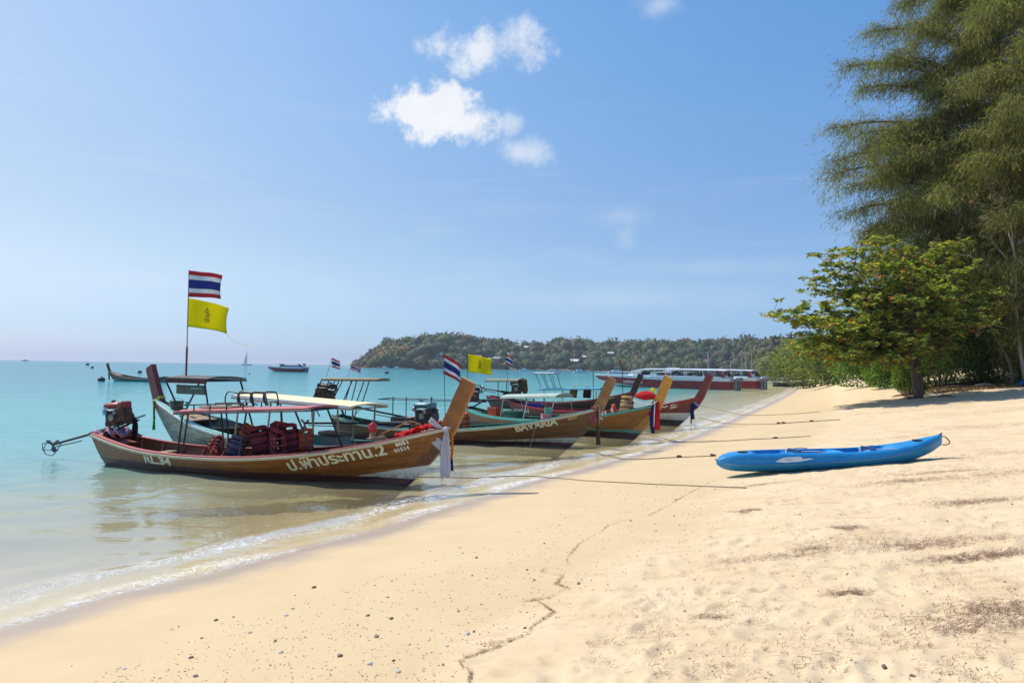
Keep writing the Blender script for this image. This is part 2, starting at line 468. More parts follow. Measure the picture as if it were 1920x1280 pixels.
# sea
mw = bpy.data.materials.new("sea_water"); mw.use_nodes = True
nt_ = mw.node_tree; nt_.nodes.clear(); q = NB(nt_)
geo = q.n('ShaderNodeNewGeometry').outputs['Position']
ds = q.n('ShaderNodeAttribute', attribute_name='shore').outputs['Fac']
dp = q.n('ShaderNodeAttribute', attribute_name='depth').outputs['Fac']
wv = q.mapping(geo, (.55, 1.5, 1), (0, 0, R(14)))
h1 = q.noise(wv, 1.1, 5, .55, .4); h2 = q.noise(q.mapping(geo, (.6, 1.4, 1), (0, 0, R(-20))), 4.2, 4, .6, .5); h3 = q.noise(q.mapping(geo, (.5, 1.5, 1), (0, 0, R(5))), .28, 3, .5)
hh = q.math('ADD', q.math('ADD', q.math('MULTIPLY', h1, .11), q.math('MULTIPLY', h2, .024)), q.math('MULTIPLY', h3, .16))
bn = q.n('ShaderNodeBump'); bn.inputs['Distance'].default_value = 1.0
q.put(bn.inputs['Strength'], q.ramp(dp, 0.0, .8, .12, .38)); q.put(bn.inputs['Height'], hh)
patch = q.noise(q.mapping(geo, (.03, .11, 1)), 1.0, 5, .6)
tq = q.mix(q.ramp(dp, .1, .7), (.95, .77, .38), (.84, .78, .46)); tq = q.mix(q.ramp(dp, .5, 1.35), tq, (.20, .50, .45)); tq = q.mix(q.ramp(dp, 1.2, 2.2), tq, (.12, .45, .43))
tq = q.mix(q.ramp(dp, 1.5, 5.5), tq, (.055, .30, .36))
tq = q.mix(q.math('MULTIPLY', q.ramp(patch, .42, .62), .35), tq, q.mix(1, tq, (.72, .86, .90), 'MULTIPLY'))
dif = q.n('ShaderNodeBsdfDiffuse'); q.put(dif.inputs[0], tq); q.put(dif.inputs['Normal'], bn.outputs[0])
tr = q.n('ShaderNodeBsdfTransparent')
q.put(tr.inputs[0], q.mix(q.ramp(dp, 0, 1.0), (1, 1, .99), (.88, .95, .76)))
opac = q.math('SUBTRACT', 1.0, q.math('EXPONENT', q.math('MULTIPLY', q.math('MULTIPLY', dp, q.math('ADD', q.math('MULTIPLY', dp, .30), .75)), -1.0)))
body = q.n('ShaderNodeMixShader'); q.put(body.inputs[0], opac); nt_.links.new(tr.outputs[0], body.inputs[1]); nt_.links.new(dif.outputs[0], body.inputs[2])
gl = q.n('ShaderNodeBsdfGlossy'); q.put(gl.inputs['Roughness'], .06); q.put(gl.inputs['Normal'], bn.outputs[0])
fr = q.n('ShaderNodeFresnel'); fr.inputs[0].default_value = 1.33; q.put(fr.inputs['Normal'], bn.outputs[0])
surf = q.n('ShaderNodeMixShader'); q.put(surf.inputs[0], q.math('MULTIPLY', fr.outputs[0], q.ramp(dp, 0, .15, .15, .52)))
nt_.links.new(body.outputs[0], surf.inputs[1]); nt_.links.new(gl.outputs[0], surf.inputs[2])
# foam
fl = q.noise(geo, 7.5, 7, .72, 1.2); fs_ = q.noise(geo, .45, 3, .5); fv = q.n('ShaderNodeTexVoronoi', feature='DISTANCE_TO_EDGE'); q.put(fv.inputs['Vector'], q.vmath('ADD', geo, q.vmath('SCALE', q.noise(geo, 3, 3, .6, 0, True), None))); fv.inputs['Scale'].default_value = 9
edge = q.math('ADD', ds, q.math('MULTIPLY', q.math('SUBTRACT', fs_, .5), 1.3))
b1 = q.math('MULTIPLY', q.ramp(edge, -.32, -.04), q.ramp(edge, .26, .1))
b2 = q.math('MULTIPLY', q.math('MULTIPLY', q.ramp(edge, -1.25, -.72), q.ramp(edge, -.45, -.7)), .7)
lace = q.math('MAXIMUM', q.ramp(fl, .53, .60), q.math('MULTIPLY', q.ramp(fv.outputs['Distance'], .11, .02), .8))
hot = q.ramp(q.noise(geo, .22, 2, .5), .38, .55, .45, 1.0)
foam = q.math('MULTIPLY', q.math('MULTIPLY', q.math('MAXIMUM', b1, b2), lace), hot, clamp=True)
fd = q.n('ShaderNodeBsdfDiffuse'); fd.inputs[0].default_value = (.86, .87, .86, 1)
out = q.n('ShaderNodeMixShader'); q.put(out.inputs[0], foam); nt_.links.new(surf.outputs[0], out.inputs[1]); nt_.links.new(fd.outputs[0], out.inputs[2])
mo = q.n('ShaderNodeOutputMaterial'); nt_.links.new(out.outputs[0], mo.inputs[0])

X, Y, F, C = polar(.012, .04, 1.5, 9000, 40, .25, 43)
sdv = shore_dist(X, Y); gzv = ground(X, Y, False)
far = np.hypot(X, Y)
amp = sstep(0.1, -3, sdv) * sstep(160, 30, far)
zz = amp * (.014 * np.sin(X * 2.1 - Y * 3.3 + fbm(X * .5, Y * .5, 2, 2) * 14) + .02 * fbm(X * 1.2, Y * 2.2, 3, 8) * 2) + .0015
zz = zz + .028 * np.exp(-((sdv + .95 + fbm(X * .5, Y * .5, 2, 12) * .9) / .16) ** 2) * sstep(60, 20, far)
keep = np.ones(len(F), bool)
keep &= gzv[F].min(1) < .25
sea = np_mesh('sea', np.stack([X, Y, zz], 1), [F[keep], C], mw, attrs={'shore': sdv, 'depth': np.clip(-gzv, 0, 20)})
tag(sea, kind='structure')
# ------------------------------------------------------------------ materials for things
def hull_mat(name, c1, c2, bottom, stripe=None, z0=.0, slope=0.0, band=.2, c3=None, rough=.42, sb=.0):
    """varnished / painted planking with a painted boot stripe and bottom colour (object space, height above the waterline)"""
    m = bpy.data.materials.new(name); m.use_nodes = True
    q = NB(m.node_tree); bs = m.node_tree.nodes['Principled BSDF']
    oc = q.n('ShaderNodeTexCoord').outputs['Object']
    sp = q.n('ShaderNodeSeparateXYZ'); q.put(sp.inputs[0], oc)
    g = q.noise(q.mapping(oc, (.7, 3, 5)), 3.0, 7, .68, .3)
    col = q.mix(q.ramp(g, .34, .66), c1, c2)
    fine = q.noise(q.mapping(oc, (1.2, 8, 34)), 4.0, 5, .7)
    col = q.mix(q.math('MULTIPLY', q.ramp(fine, .42, .7), .38), col, tuple(x * .45 for x in c1))
    wear = q.noise(q.mapping(oc, (.55, 1, 2.2)), 2.2, 8, .74)
    col = q.mix(q.math('MULTIPLY', q.ramp(wear, .54, .72), .6), col, c3 or tuple(x * .4 for x in c1))
    jit = q.math('MULTIPLY', q.math('SUBTRACT', wear, .5), .05)
    zz = q.math('ADD', q.math('ADD', sp.outputs[2], q.math('MULTIPLY', sp.outputs[0], slope)), jit)
    if stripe:
        scol = q.mix(q.math('MULTIPLY', q.ramp(fine, .5, .75), .45), stripe, tuple(x * .45 for x in stripe))
        col = q.mix(q.ramp(zz, z0 + band - .008, z0 + band + .008), scol, col)
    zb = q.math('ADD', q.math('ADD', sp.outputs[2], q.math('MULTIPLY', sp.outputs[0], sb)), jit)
    low_shade = q.math('MULTIPLY', q.ramp(zb, z0 + .22, z0 + .0), q.ramp(q.noise(q.mapping(oc, (1.5, 1, .6)), 6, 6, .7), .35, .6)); col = q.mix(q.math('MULTIPLY', low_shade, .55), col, tuple(x * .35 for x in c1))  # shade of the downturned lower strakes painted into the colour as blotchy grime
    col = q.mix(q.ramp(zb, z0 - .008, z0 + .008), q.mix(q.ramp(wear, .45, .7), bottom, tuple(x * .5 for x in bottom)), col)
    q.put(bs.inputs['Base Color'], col)
    q.put(bs.inputs['Roughness'], q.ramp(wear, .4, .7, rough - .1, rough + .2))
    bn = q.n('ShaderNodeBump'); bn.inputs['Strength'].default_value = .35; bn.inputs['Distance'].default_value = .006
    q.put(bn.inputs['Height'], q.math('ADD', fine, g)); q.put(bs.inputs['Normal'], bn.outputs[0])
    return m
M = {}
M['pink'] = mat('pink_paint', (.52, .15, .14), (.42, .10, .10), .55, 4, .3, c3=(.30, .16, .12), stretch=(1, 4, 4))
M['cream'] = mat('cream_paint', (.62, .56, .40), (.50, .44, .30), .5, 5, .3, c3=(.28, .2, .11), stretch=(1, 4, 4))
M['white'] = mat('white_paint', (.78, .80, .78), (.66, .69, .68), .45, 5, .2, c3=(.45, .45, .40))
M['teal'] = mat('teal_paint', (.10, .42, .34), (.07, .32, .27), .5, 5, .3, c3=(.12, .2, .15), stretch=(1, 4, 4))
M['ltteal'] = mat('pale_teal_paint', (.28, .62, .54), (.20, .5, .44), .5, 5, .3, c3=(.2, .3, .25))
M['red'] = mat('red_paint', (.34, .03, .03), (.26, .02, .025), .5, 5, .3, c3=(.12, .03, .02), stretch=(1, 4, 4))
M['wood'] = mat('weathered_wood', (.40, .29, .18), (.30, .20, .12), .75, 5, .5, stretch=(1, 7, 7), c3=(.16, .11, .07))
M['dwood'] = mat('dark_wood', (.14, .07, .035), (.09, .045, .025), .65, 5, .5, stretch=(1, 7, 7))
M['varn'] = mat('varnished_prow', (.35, .135, .02), (.23, .08, .013), .38, 3, .3, stretch=(1.5, 5, 1.5), c3=(.13, .05, .015))
M['varndk'] = mat('varnished_prow_dark', (.20, .075, .02), (.13, .045, .015), .42, 3, .3, stretch=(1.5, 5, 1.5), c3=(.07, .03, .012))
M['ochre'] = mat('ochre_prow', (.55, .27, .035), (.44, .20, .03), .42, 3, .3, stretch=(1.5, 5, 1.5), c3=(.26, .12, .03))
M['redprow'] = mat('red_prow', (.24, .035, .025), (.17, .025, .02), .42, 3, .3, c3=(.09, .02, .015))
M['blkprow'] = mat('blackish_prow', (.05, .022, .016), (.03, .015, .012), .45, 3, .3)
M['grain'] = mat('end_grain_wood', (.50, .37, .21), (.36, .25, .13), .85, 14, .8, c3=(.17, .11, .06))
M['metal'] = mat('dark_steel', (.05, .055, .06), (.03, .032, .035), .5, 8, .2, metal=.6, c3=(.13, .06, .03))
M['tealmetal'] = mat('teal_pipe', (.04, .16, .17), (.03, .11, .12), .5, 8, .1)
M['greymetal'] = mat('grey_steel', (.30, .30, .29), (.2, .2, .19), .45, 8, .2, metal=.7, c3=(.2, .11, .06))
M['black'] = mat('black_plastic', (.018, .018, .02), (.03, .03, .03), .6, 8)
M['rust'] = mat('rusty_iron', (.16, .07, .035), (.08, .04, .03), .85, 9, .7)
M['engred'] = mat('engine_red', (.38, .05, .04), (.25, .035, .03), .5, 6, .2, c3=(.1, .05, .04))
M['engblue'] = mat('engine_teal', (.03, .22, .26), (.02, .13, .16), .45, 6, .2, c3=(.04, .04, .04))
M['rope'] = mat('rope_fibre', (.30, .24, .15), (.20, .155, .095), .9, 30, .6)
M['orope'] = mat('orange_rope', (.48, .22, .08), (.35, .16, .06), .9, 30, .6)
M['letters'] = mat('pale_lettering', (.74, .78, .62), (.66, .69, .52), .6, 9)
M['lettersw'] = mat('white_lettering', (.80, .80, .76), (.7, .7, .66), .6, 9)
M['lettersb'] = mat('dull_lettering', (.55, .48, .28), (.42, .36, .20), .6, 9)
def cloth(name, c, c2=None, tl=.25, rough=.85, scale=20):
    if name in MATS: return MATS[name]
    m = mat(name, c, c2 or tuple(x * .8 for x in c), rough, scale, .25, spec=.2)
    nt = m.node_tree; bs = nt.nodes['Principled BSDF']; o = nt.nodes['Material Output']
    t = nt.nodes.new('ShaderNodeBsdfTranslucent'); t.inputs[0].default_value = tuple(c) + (1,)
    mx = nt.nodes.new('ShaderNodeMixShader'); mx.inputs[0].default_value = tl
    nt.links.new(bs.outputs[0], mx.inputs[1]); nt.links.new(t.outputs[0], mx.inputs[2]); nt.links.new(mx.outputs[0], o.inputs[0])
    return m
C_ = {'white': cloth('white_cloth', (.74, .72, .80)), 'orange': cloth('orange_cloth', (.75, .27, .03)), 'navy': cloth('navy_cloth', (.03, .035, .16)), 'red': cloth('red_cloth', (.62, .025, .03)),
      'flagred': cloth('flag_red', (.62, .07, .08), tl=.5), 'flagwhite': cloth('flag_white', (.82, .84, .86), tl=.5), 'flagblue': cloth('flag_blue', (.06, .08, .34), tl=.4), 'yellow': cloth('yellow_cloth', (.92, .82, .01), tl=.55),
      'green': cloth('green_tassel', (.02, .42, .05)), 'olive': cloth('yellow_green_braid', (.30, .27, .03), (.16, .18, .03), scale=40), 'pinkf': cloth('faded_pink_cloth', (.52, .17, .16), (.33, .12, .1)),
      'brownf': cloth('faded_brown_cloth', (.22, .10, .07), (.12, .06, .04)), 'orangej': cloth('orange_jacket', (.62, .15, .05), (.42, .08, .03), .05), 'maroon': cloth('maroon_jacket', (.30, .05, .075), (.17, .03, .045), .03),
      'grape': cloth('purple_jacket', (.12, .08, .16), (.19, .17, .25), .03), 'strap': cloth('dark_strap', (.02, .015, .02), tl=.02), 'tan': cloth('tan_jacket', (.60, .38, .18), tl=.05), 'pinkst': cloth('pink_jacket', (.58, .22, .20), tl=.05),
      'blue': cloth('blue_cloth', (.04, .09, .35))}

# ------------------------------------------------------------------ long-tail boat
SX = [-7.9, -6.9, -5.9, -4.6, -3.4, -2.2, -1.33, -.4, .4, 1.05]
SZ = [.70, .53, .43, .41, .45, .56, .68, .86, 1.05, 1.22]
BS = [0, .06, .2, .4, .55, .7, .8, .9, .96, 1.0]
BB = [.34, .46, .68, .82, .84, .70, .52, .29, .16, .075]
LOA = 7.9
def hull_pt(s, v, off=0.0, side=-1):
    xsh = -LOA + s * (LOA + 1.05); xk = -LOA + .3 + s * (LOA - .3 - .30)
    zk = -.34 + .22 * max(0, 1 - s / .22) ** 2
    zsh = crv(SX, SZ, xsh)
    Bm = crv(BS, BB, s); p = .42 + .55 * max(0, (s - .45) / .55) ** 1.3
    y = Bm * max(v, 0) ** p
    y = max(y, .055 * min(1, v * 8))
    return Vector((xk + (xsh - xk) * v, side * (y + off), zk + (zsh - zk) * v))
def hull_y(x, z):
    """outer half breadth at local x, z"""
    v = .6
    for _ in range(40):
        a = -LOA + .3; bq = LOA - .6; c = -LOA; e = LOA + 1.05
        s = (x - a * (1 - v) - c * v) / (bq * (1 - v) + e * v); s = min(max(s, 0), 1)
        p0, p1 = hull_pt(s, 0), hull_pt(s, 1)
        v = .5 * v + .5 * min(max((z - p0.z) / (p1.z - p0.z), 0), 1)
    return -hull_pt(s, v).y

class Boat:
    def __init__(s, label, bow, stern_dir, hull, cap, rub, post, inner, sc=1.0, group='long-tail boats moored along the beach', postend=None, detail=True, ribs=13, postband=None, name='longtail_boat', stem=None):
        s.root = empty(name, bow, (-stern_dir[0], -stern_dir[1])); s.root.scale = (sc, sc, sc)
        tag(s.root, label, 'boat', group); s.sc = sc
        bpy.context.view_layer.update()
        s.mw = s.root.matrix_world.copy(); s.inv = s.mw.inverted()
        vs = [0, .17, .34, .50, .66, .82, 1.0]
        NS = 34 if detail else 18
        if detail:
            for side in (-1, 1):
                for k in range(6):
                    mb = MB(); rings = []
                    for i in range(NS):
                        t = i / (NS - 1)
                        a, c = vs[k] + .004, vs[k + 1] - .004
                        bot, top = .014, .001
                        o = [hull_pt(t, a, bot, side), hull_pt(t, (a + c) / 2, (bot + top) / 2, side), hull_pt(t, c, top, side),
                             hull_pt(t, min(1, c + .012), -.022, side), hull_pt(t, (a + c) / 2, -.022, side), hull_pt(t, max(0, a - .03), -.020, side)]
                        rings.append(o if side < 0 else list(reversed(o)))
                    mb.loft(rings, True, True); mb.build('plank', hull, s.root, smooth=False, auto=40)
        else:
            mb = MB()
            for side in (-1, 1):
                rings = []
                for i in range(NS):
                    t = i / (NS - 1)
                    o = [hull_pt(t, v, 0, side) for v in vs] + [hull_pt(t, v, -.03, side) for v in reversed(vs)]
                    rings.append(o if side < 0 else list(reversed(o)))
                mb.loft(rings, True, True)
            mb.build('hull', hull, s.root, auto=50)
        # transom
        mb = MB()
        o = [hull_pt(0, v, -.003, -1) for v in (0, .3, .6, 1)] + [hull_pt(0, v, -.003, 1) for v in (1, .6, .3)]
        mb.loft([[p + Vector((.012, 0, 0)) for p in o], [p + Vector((-.03, 0, 0)) for p in o]]); mb.build('transom', hull, s.root)
        # gunwale cap and rub rail
        for side in (-1, 1):
            cr_, rr = [], []
            for i in range(40):
                t = i / 39
                p = hull_pt(t, 1.0, 0, side); wv = .10 if t < .9 else .10 - .05 * (t - .9) / .1
                ins = min(wv, abs(p.y) - .004)
                cr_.append([p + Vector((0, side * .012, .0)), p + Vector((0, side * .012, .026)), p + Vector((0, -side * ins, .030)), p + Vector((0, -side * ins, .004))])
                rr.append([p + Vector((0, side * .006, -.062)), p + Vector((0, side * .038, -.055)), p + Vector((0, side * .040, -.008)), p + Vector((0, side * .006, -.002))])
            MB().loft([r if side < 0 else r[::-1] for r in cr_]).build('gunwale', cap, s.root, auto=40)
            MB().loft([r if side > 0 else r[::-1] for r in rr]).build('rub_rail', rub, s.root, auto=40)
        # prow post: follows the stem, then stands up above the deck
        path = [(-.44, -.35, .24), (.28, .33, .27), (.71, .83, .31), (.93, 1.12, .33), (1.10, 1.45, .31), (1.24, 1.78, .30), (1.40, 2.12, .29)]
        fine = bez([(a, c, d) for a, c, d in path], 22); rings = []
        for i, p in enumerate(fine):
            q_ = fine[min(i + 1, 21)] - fine[max(i - 1, 0)]; tx, tz = q_.x, q_.y; L = math.hypot(tx, tz); tx /= L; tz /= L
            nx, nz = tz, -tx; wd = p.z / 2; hy = .075 if p.y > 0 else .05
            c = Vector((p.x, 0, p.y)); n_ = Vector((nx, 0, nz))
            if i == 21: c += Vector((-.02, 0, .02))
            rings.append([c + n_ * wd + Vector((0, -hy * .8, 0)), c + n_ * wd + Vector((0, hy * .8, 0)), c + n_ * (wd - .03) + Vector((0, hy, 0)), c - n_ * wd + Vector((0, hy, 0)), c - n_ * wd + Vector((0, -hy, 0)), c + n_ * (wd - .03) + Vector((0, -hy, 0))])
        KS_ = 9
        mb = MB(); mb.loft(rings[KS_:], True, True); mb.m[-1] = 1
        s.post = mb.build('prow_post', [post, postend or M['grain']], s.root)
        MB().loft(rings[:KS_ + 1], True, True).build('stem', stem or hull, s.root)
        s.ppath = fine
        if postband:
            for t, mm in postband:
                p, tx = s.post_at(t); MB().loft([[p + tx * d + r for r in s.post_ring(t, .012)] for d in (-.035, .035)]).build('painted_band', mm, s.root)
        # ribs, floor, thwarts, decks
        if detail:
            for k in range(ribs):
                t = .08 + .74 * k / (ribs - 1)
                for side in (-1, 1):
                    pts = [hull_pt(t, v, -.042, side) for v in (.30, .45, .6, .75, .9, .985)]
                    rg = [[p + Vector((-.022, 0, 0)), p + Vector((.022, 0, 0)), p + Vector((.022, -side * .03, .0)), p + Vector((-.022, -side * .03, 0))] for p in pts]
                    MB().loft(rg if side > 0 else [r[::-1] for r in rg]).build('rib', inner, s.root)
            for k in range(5):
                y0, y1 = -.5 + k * .2, -.5 + k * .2 + .19
                grid = []
                for i in range(16):
                    x = -7.4 + i * .42; lim = max(.02, hull_y(x, .10) - .045)
                    grid.append([(x, max(-lim, min(lim, y0)), .11), (x, max(-lim, min(lim, y1)), .11)])
                MB().sheet(grid, .025).build('floorboard', M['wood'], s.root)
            # solid bilge below the boards keeps the sea out of sight
            grid = []
            for i in range(24):
                x = -7.55 + i * .335; lim = hull_y(x, .05) - .03
                grid.append([(x, -lim, .06), (x, lim, .06)])
            MB().sheet(grid, .02).build('bilge', M['dwood'], s.root)
            for x in (-6.3, -4.7, -3.1, -1.6):
                z = crv(SX, SZ, x) - .16; lim = hull_y(x, z) - .045
                MB().box((x, 0, z), (.24, 2 * lim, .03), bev=.006).build('thwart', inner if x in (-4.7,) else M['wood'], s.root)
        else:
            grid = []
            for i in range(24):
                x = -7.5 + i * .33; lim = hull_y(x, .08) - .03
                grid.append([(x, -lim, .09), (x, lim, .09)])
            MB().sheet(grid, .02).build('floor', M['dwood'], s.root)
        for (xa, xb, n, dz, nm) in ((-.9, .86, 8, -.02, 'foredeck'), (-7.86, -7.25, 4, -.10, 'stern_deck')):
            grid = []
            for i in range(n):
                x = xa + (xb - xa) * i / (n - 1); z = crv(SX, SZ, x) + dz
                lim = max(.02, hull_y(x, z - .02) - .03)
                grid.append([(x, -lim, z), (x, 0, z + .015), (x, lim, z)])
            MB().sheet(grid, .025).build(nm, cap if nm == 'stern_deck' else M['wood'], s.root)
    def post_at(s, t):
        f = s.ppath; i = min(int(t), 20); fr = t - i
        p = f[i].lerp(f[i + 1], fr); d = f[i + 1] - f[i]
        return Vector((p.x, 0, p.y)), Vector((d.x, 0, d.y)).normalized()
    def post_ring(s, t, off, n=None):
        f = s.ppath; wd = f[min(int(t), 21)].z / 2 + off; p, d = s.post_at(t); nx = Vector((d.z, 0, -d.x)); hy = .075 + off
        return [nx * wd + Vector((0, -hy, 0)), nx * wd + Vector((0, hy, 0)), -nx * wd + Vector((0, hy, 0)), -nx * wd + Vector((0, -hy, 0))]
    def lp(s, px, py, yl=0.0):
        """local point on the boat's fore-and-aft plane y = yl that is seen at a pixel"""
        o = s.inv @ Vector((0, 0, CAM_H)); d = (s.inv.to_3x3()) @ ray(px, py)
        t = (yl - o.y) / d.y
        return o + d * t
    def lph(s, px, py):
        y = -.7
        for _ in range(6):
            p = s.lp(px, py, y); y = .5 * y - .5 * hull_y(p.x, p.z)
        return s.lp(px, py, y)
    def text(s, txt, a, b_, size, material, bold=.012, side=-1, name='lettering', wordspace=1.0):
        """lettering laid on the hull planking from local point a to b_ (baseline), fitted to that length"""
        cu_ = bpy.data.curves.new('t', 'FONT'); cu_.body = txt; cu_.size = 1; cu_.offset = bold / size; cu_.resolution_u = 3
        o = bpy.data.objects.new('t', cu_); COL.objects.link(o); bpy.context.view_layer.update()
        me = bpy.data.meshes.new_from_object(o.evaluated_get(bpy.context.evaluated_depsgraph_get()))
        COL.objects.unlink(o); bpy.data.objects.remove(o); bpy.data.curves.remove(cu_)
        n = len(me.vertices)
        if n == 0: return
        co = np.zeros(n * 3); me.vertices.foreach_get('co', co); co = co.reshape(-1, 3)
        x0, x1 = co[:, 0].min(), co[:, 0].max()
        ln = (Vector((b_[0], 0, b_[2])) - Vector((a[0], 0, a[2])))
        d = ln.normalized(); up = Vector((-d.z, 0, d.x)) if d.x > 0 else Vector((d.z, 0, -d.x))
        k = ln.length / (x1 - x0)
        import bmesh
        bm = bmesh.new(); bm.from_mesh(me)
        for v in bm.verts: v.co = ((v.co.x - x0) * k, v.co.y * size, 0)
        bmesh.ops.triangulate(bm, faces=bm.faces[:])
        for _ in range(2):
            es = [e for e in bm.edges if e.calc_length() > .12]
            if es: bmesh.ops.subdivide_edges(bm, edges=es, cuts=1)
            bmesh.ops.triangulate(bm, faces=bm.faces[:])
        for v in bm.verts:
            p = Vector((a[0], 0, a[2])) + d * v.co.x + up * v.co.y
            v.co = (p.x, side * (hull_y(p.x, p.z) + .014), p.z)
        bmesh.ops.recalc_face_normals(bm, faces=bm.faces[:])
        bm.to_mesh(me); bm.free(); me.materials.clear(); me.materials.append(material)
        ob = bpy.data.objects.new(name, me); COL.objects.link(ob); ob.parent = s.root
        return ob
    def engine(s, pos, tip, top, body, k=1.0, tiller=None, guard=True, name='engine', mount=None):
        """engine block on a pivot frame with its long propeller shaft ending at tip (local points)"""
        e = empty(name, (0, 0, 0), parent=s.root)
        pos = Vector(pos); tip = Vector(tip); ax = (tip - pos); ax.normalize()
        side = ax.cross(Vector((0, 0, 1))).normalized(); up = side.cross(ax).normalized()
        R3 = Matrix((-ax, side, up)).transposed()
        def W(x, y, z): return pos + R3 @ (Vector((x, y, z)) * k)
        axh = (ax + Vector((0, 0, -ax.z * .72))).normalized(); sdh = axh.cross(Vector((0, 0, 1))).normalized(); R3s = R3; R3 = Matrix((-axh, sdh, sdh.cross(axh))).transposed()
        mb = MB()
        mb.box(W(0, 0, .02), [v * k for v in (.44, .26, .24)], R3, bev=.03); mb.box(W(-.10, 0, -.12), [v * k for v in (.30, .22, .12)], R3, bev=.02)
        mb.box(W(.16, 0, .12), [v * k for v in (.20, .30, .16)], R3, bev=.03); mb.disc(W(.27, 0, -.01), -ax, .15 * k, .06 * k, 14); mb.disc(W(.31, .0, .12), -ax, .06 * k, .05 * k, 10)
        for j in range(5): mb.box(W(-.17 + j * .075, .145, .03), [v * k for v in (.025, .03, .17)], R3)
        mb.tube([W(-.1, .14, .05), W(-.16, .2, .04), W(-.26, .2, .0), W(-.36, .19, -.03)], .028 * k, 7)
        mb.build('engine_block', body, e, auto=40)
        mb = MB(); mb.box(W(-.02, 0, .25), [v * k for v in (.50, .26, .13)], R3, bev=.04); mb.disc(W(-.1, 0, .345), up, .045 * k, .03 * k, 10)
        mb.box(W(.20, 0, .25), [v * k for v in (.10, .28, .15)], R3, bev=.02)
        mb.build('fuel_tank', top, e, auto=40)
        mb = MB(); mb.blob(W(-.25, -.08, .16), .06 * k, 6); mb.blob(W(.1, -.16, .1), .05 * k, 6); mb.disc(W(.02, -.17, .0), side, .07 * k, .06 * k, 10)
        mb.tube([W(.2, -.14, .2), W(.05, -.19, .14), W(-.12, -.17, .18), W(-.22, -.1, .08)], .013 * k, 5); mb.tube([W(.24, .1, .22), W(.1, .19, .2), W(-.1, .17, .22)], .012 * k, 5)
        mb.build('fittings', M['greymetal'], e, auto=40)
        R3 = R3s
        mb = MB()
        for yy in (-.10, .10):
            mb.tube([W(.42, yy, -.20), W(-.55, yy, -.20)], .020 * k, 6); mb.tube([W(.15, yy, -.20), W(.15, yy, -.04)], .018 * k, 5); mb.tube([W(-.15, yy, -.20), W(-.15, yy, -.04)], .018 * k, 5)
        mb.box(W(-.45, 0, -.19), [v * k for v in (.20, .26, .06)], R3, bev=.01)
        st = W(-.45, 0, -.19); base = Vector(mount) if mount else Vector((max(-LOA + .12, min(st.x, 0)), 0, .62))
        mb.tube([st, (st + base) / 2 + Vector((.02, 0, 0)), base], .03 * k, 7)
        if tiller is not None: mb.tube([W(.30, 0, -.16), Vector(tiller)], .016 * k, 6); mb.tube([W(-.2, .08, -.2), W(-.2, .08, -.2) + (Vector(tiller) - W(.30, 0, -.16)) * .85], .014 * k, 6)
        mb.build('mount_frame', M['metal'], e, auto=40)
        a0 = W(-.3, 0, -.16)
        mb = MB(); mb.tube([a0, a0.lerp(tip, .33)], .045 * k, 8); mb.tube([a0.lerp(tip, .33), tip], .026 * k, 7)
        mb.tube([a0.lerp(tip, .5) + up * -.09 * k, a0.lerp(tip, .97) + up * -.06 * k], .012 * k, 5)
        mb.build('propeller_shaft', M['metal'], e, auto=40)
        mb = MB()
        for j in range(3):
            an = j * 2 * math.pi / 3 + .4; r1 = side * math.cos(an) + up * math.sin(an); r2 = ax.cross(r1)
            mb.loft([[tip + r1 * .03 * k - r2 * .02 * k, tip + r1 * .03 * k + r2 * .02 * k, tip + r1 * .03 * k + r2 * .02 * k + ax * .006, tip + r1 * .03 * k - r2 * .02 * k + ax * .006],
                     [tip + r1 * .11 * k - r2 * .05 * k - ax * .02, tip + r1 * .11 * k + r2 * .05 * k + ax * .02, tip + r1 * .11 * k + r2 * .05 * k + ax * .03, tip + r1 * .11 * k - r2 * .05 * k - ax * .01],
                     [tip + r1 * .17 * k - r2 * .02 * k, tip + r1 * .17 * k + r2 * .02 * k, tip + r1 * .17 * k + r2 * .02 * k + ax * .006, tip + r1 * .17 * k - r2 * .02 * k + ax * .006]])
        mb.blob(tip + ax * .02, .035 * k, 6)
        mb.build('propeller', M['greymetal'], e)
        if guard:
            mb = MB(); r_ = .17 * k
            pts = [tip - up * .05 * k - ax * .22 * k] + [tip + ax * (.05 + .25 * math.sin(a)) * k - up * r_ * (1.25 - .95 * (1 - math.cos(a))) for a in [i * math.pi / 8 for i in range(9)]]
            mb.tube(bez(pts, 16), .010 * k, 5)
            mb.tube([tip - ax * .12 * k + up * .02, tip + ax * .30 * k + up * .12 * k, tip + ax * .34 * k - up * .02 * k, tip - ax * .1 * k - up * .16 * k], .009 * k, 5)
            mb.build('propeller_guard', M['metal'], e, auto=40)
        return e
    def canopy(s, corners, mats_, posts, th=.035, camber=.05, r=.017, pmat=None, name='canopy', rails=(), sagx=0.0, rib=True):
        """corners: 4 local points (aft near, fore near, fore far, aft far); posts: list of (foot, head)"""
        e = empty(name, (0, 0, 0), parent=s.root); A, B_, C2, D2 = [Vector(c) for c in corners]
        if mats_ is not None:
            g = []
            for i in range(11):
                u = i / 10; p, q2 = A.lerp(B_, u), D2.lerp(C2, u); row = []
                for j in range(9):
                    v = j / 8; h = camber * (1 - (2 * v - 1) ** 2) - sagx * math.sin(u * math.pi * 3) * .3
                    row.append(p.lerp(q2, v) + Vector((0, 0, h)))
                g.append(row)
            MB().sheet(g, th).build('roof', mats_, e, auto=30)
        if rib:
            mb = MB()
            for c0, c1 in ((A, B_), (D2, C2), (A, D2), (B_, C2), (A.lerp(B_, .5), D2.lerp(C2, .5))):
                d_ = Vector((0, 0, -th - r)); mb.tube([c0 + d_, c1 + d_], r * .9, 5)
            mb.build('roof_frame', pmat or M['metal'], e)
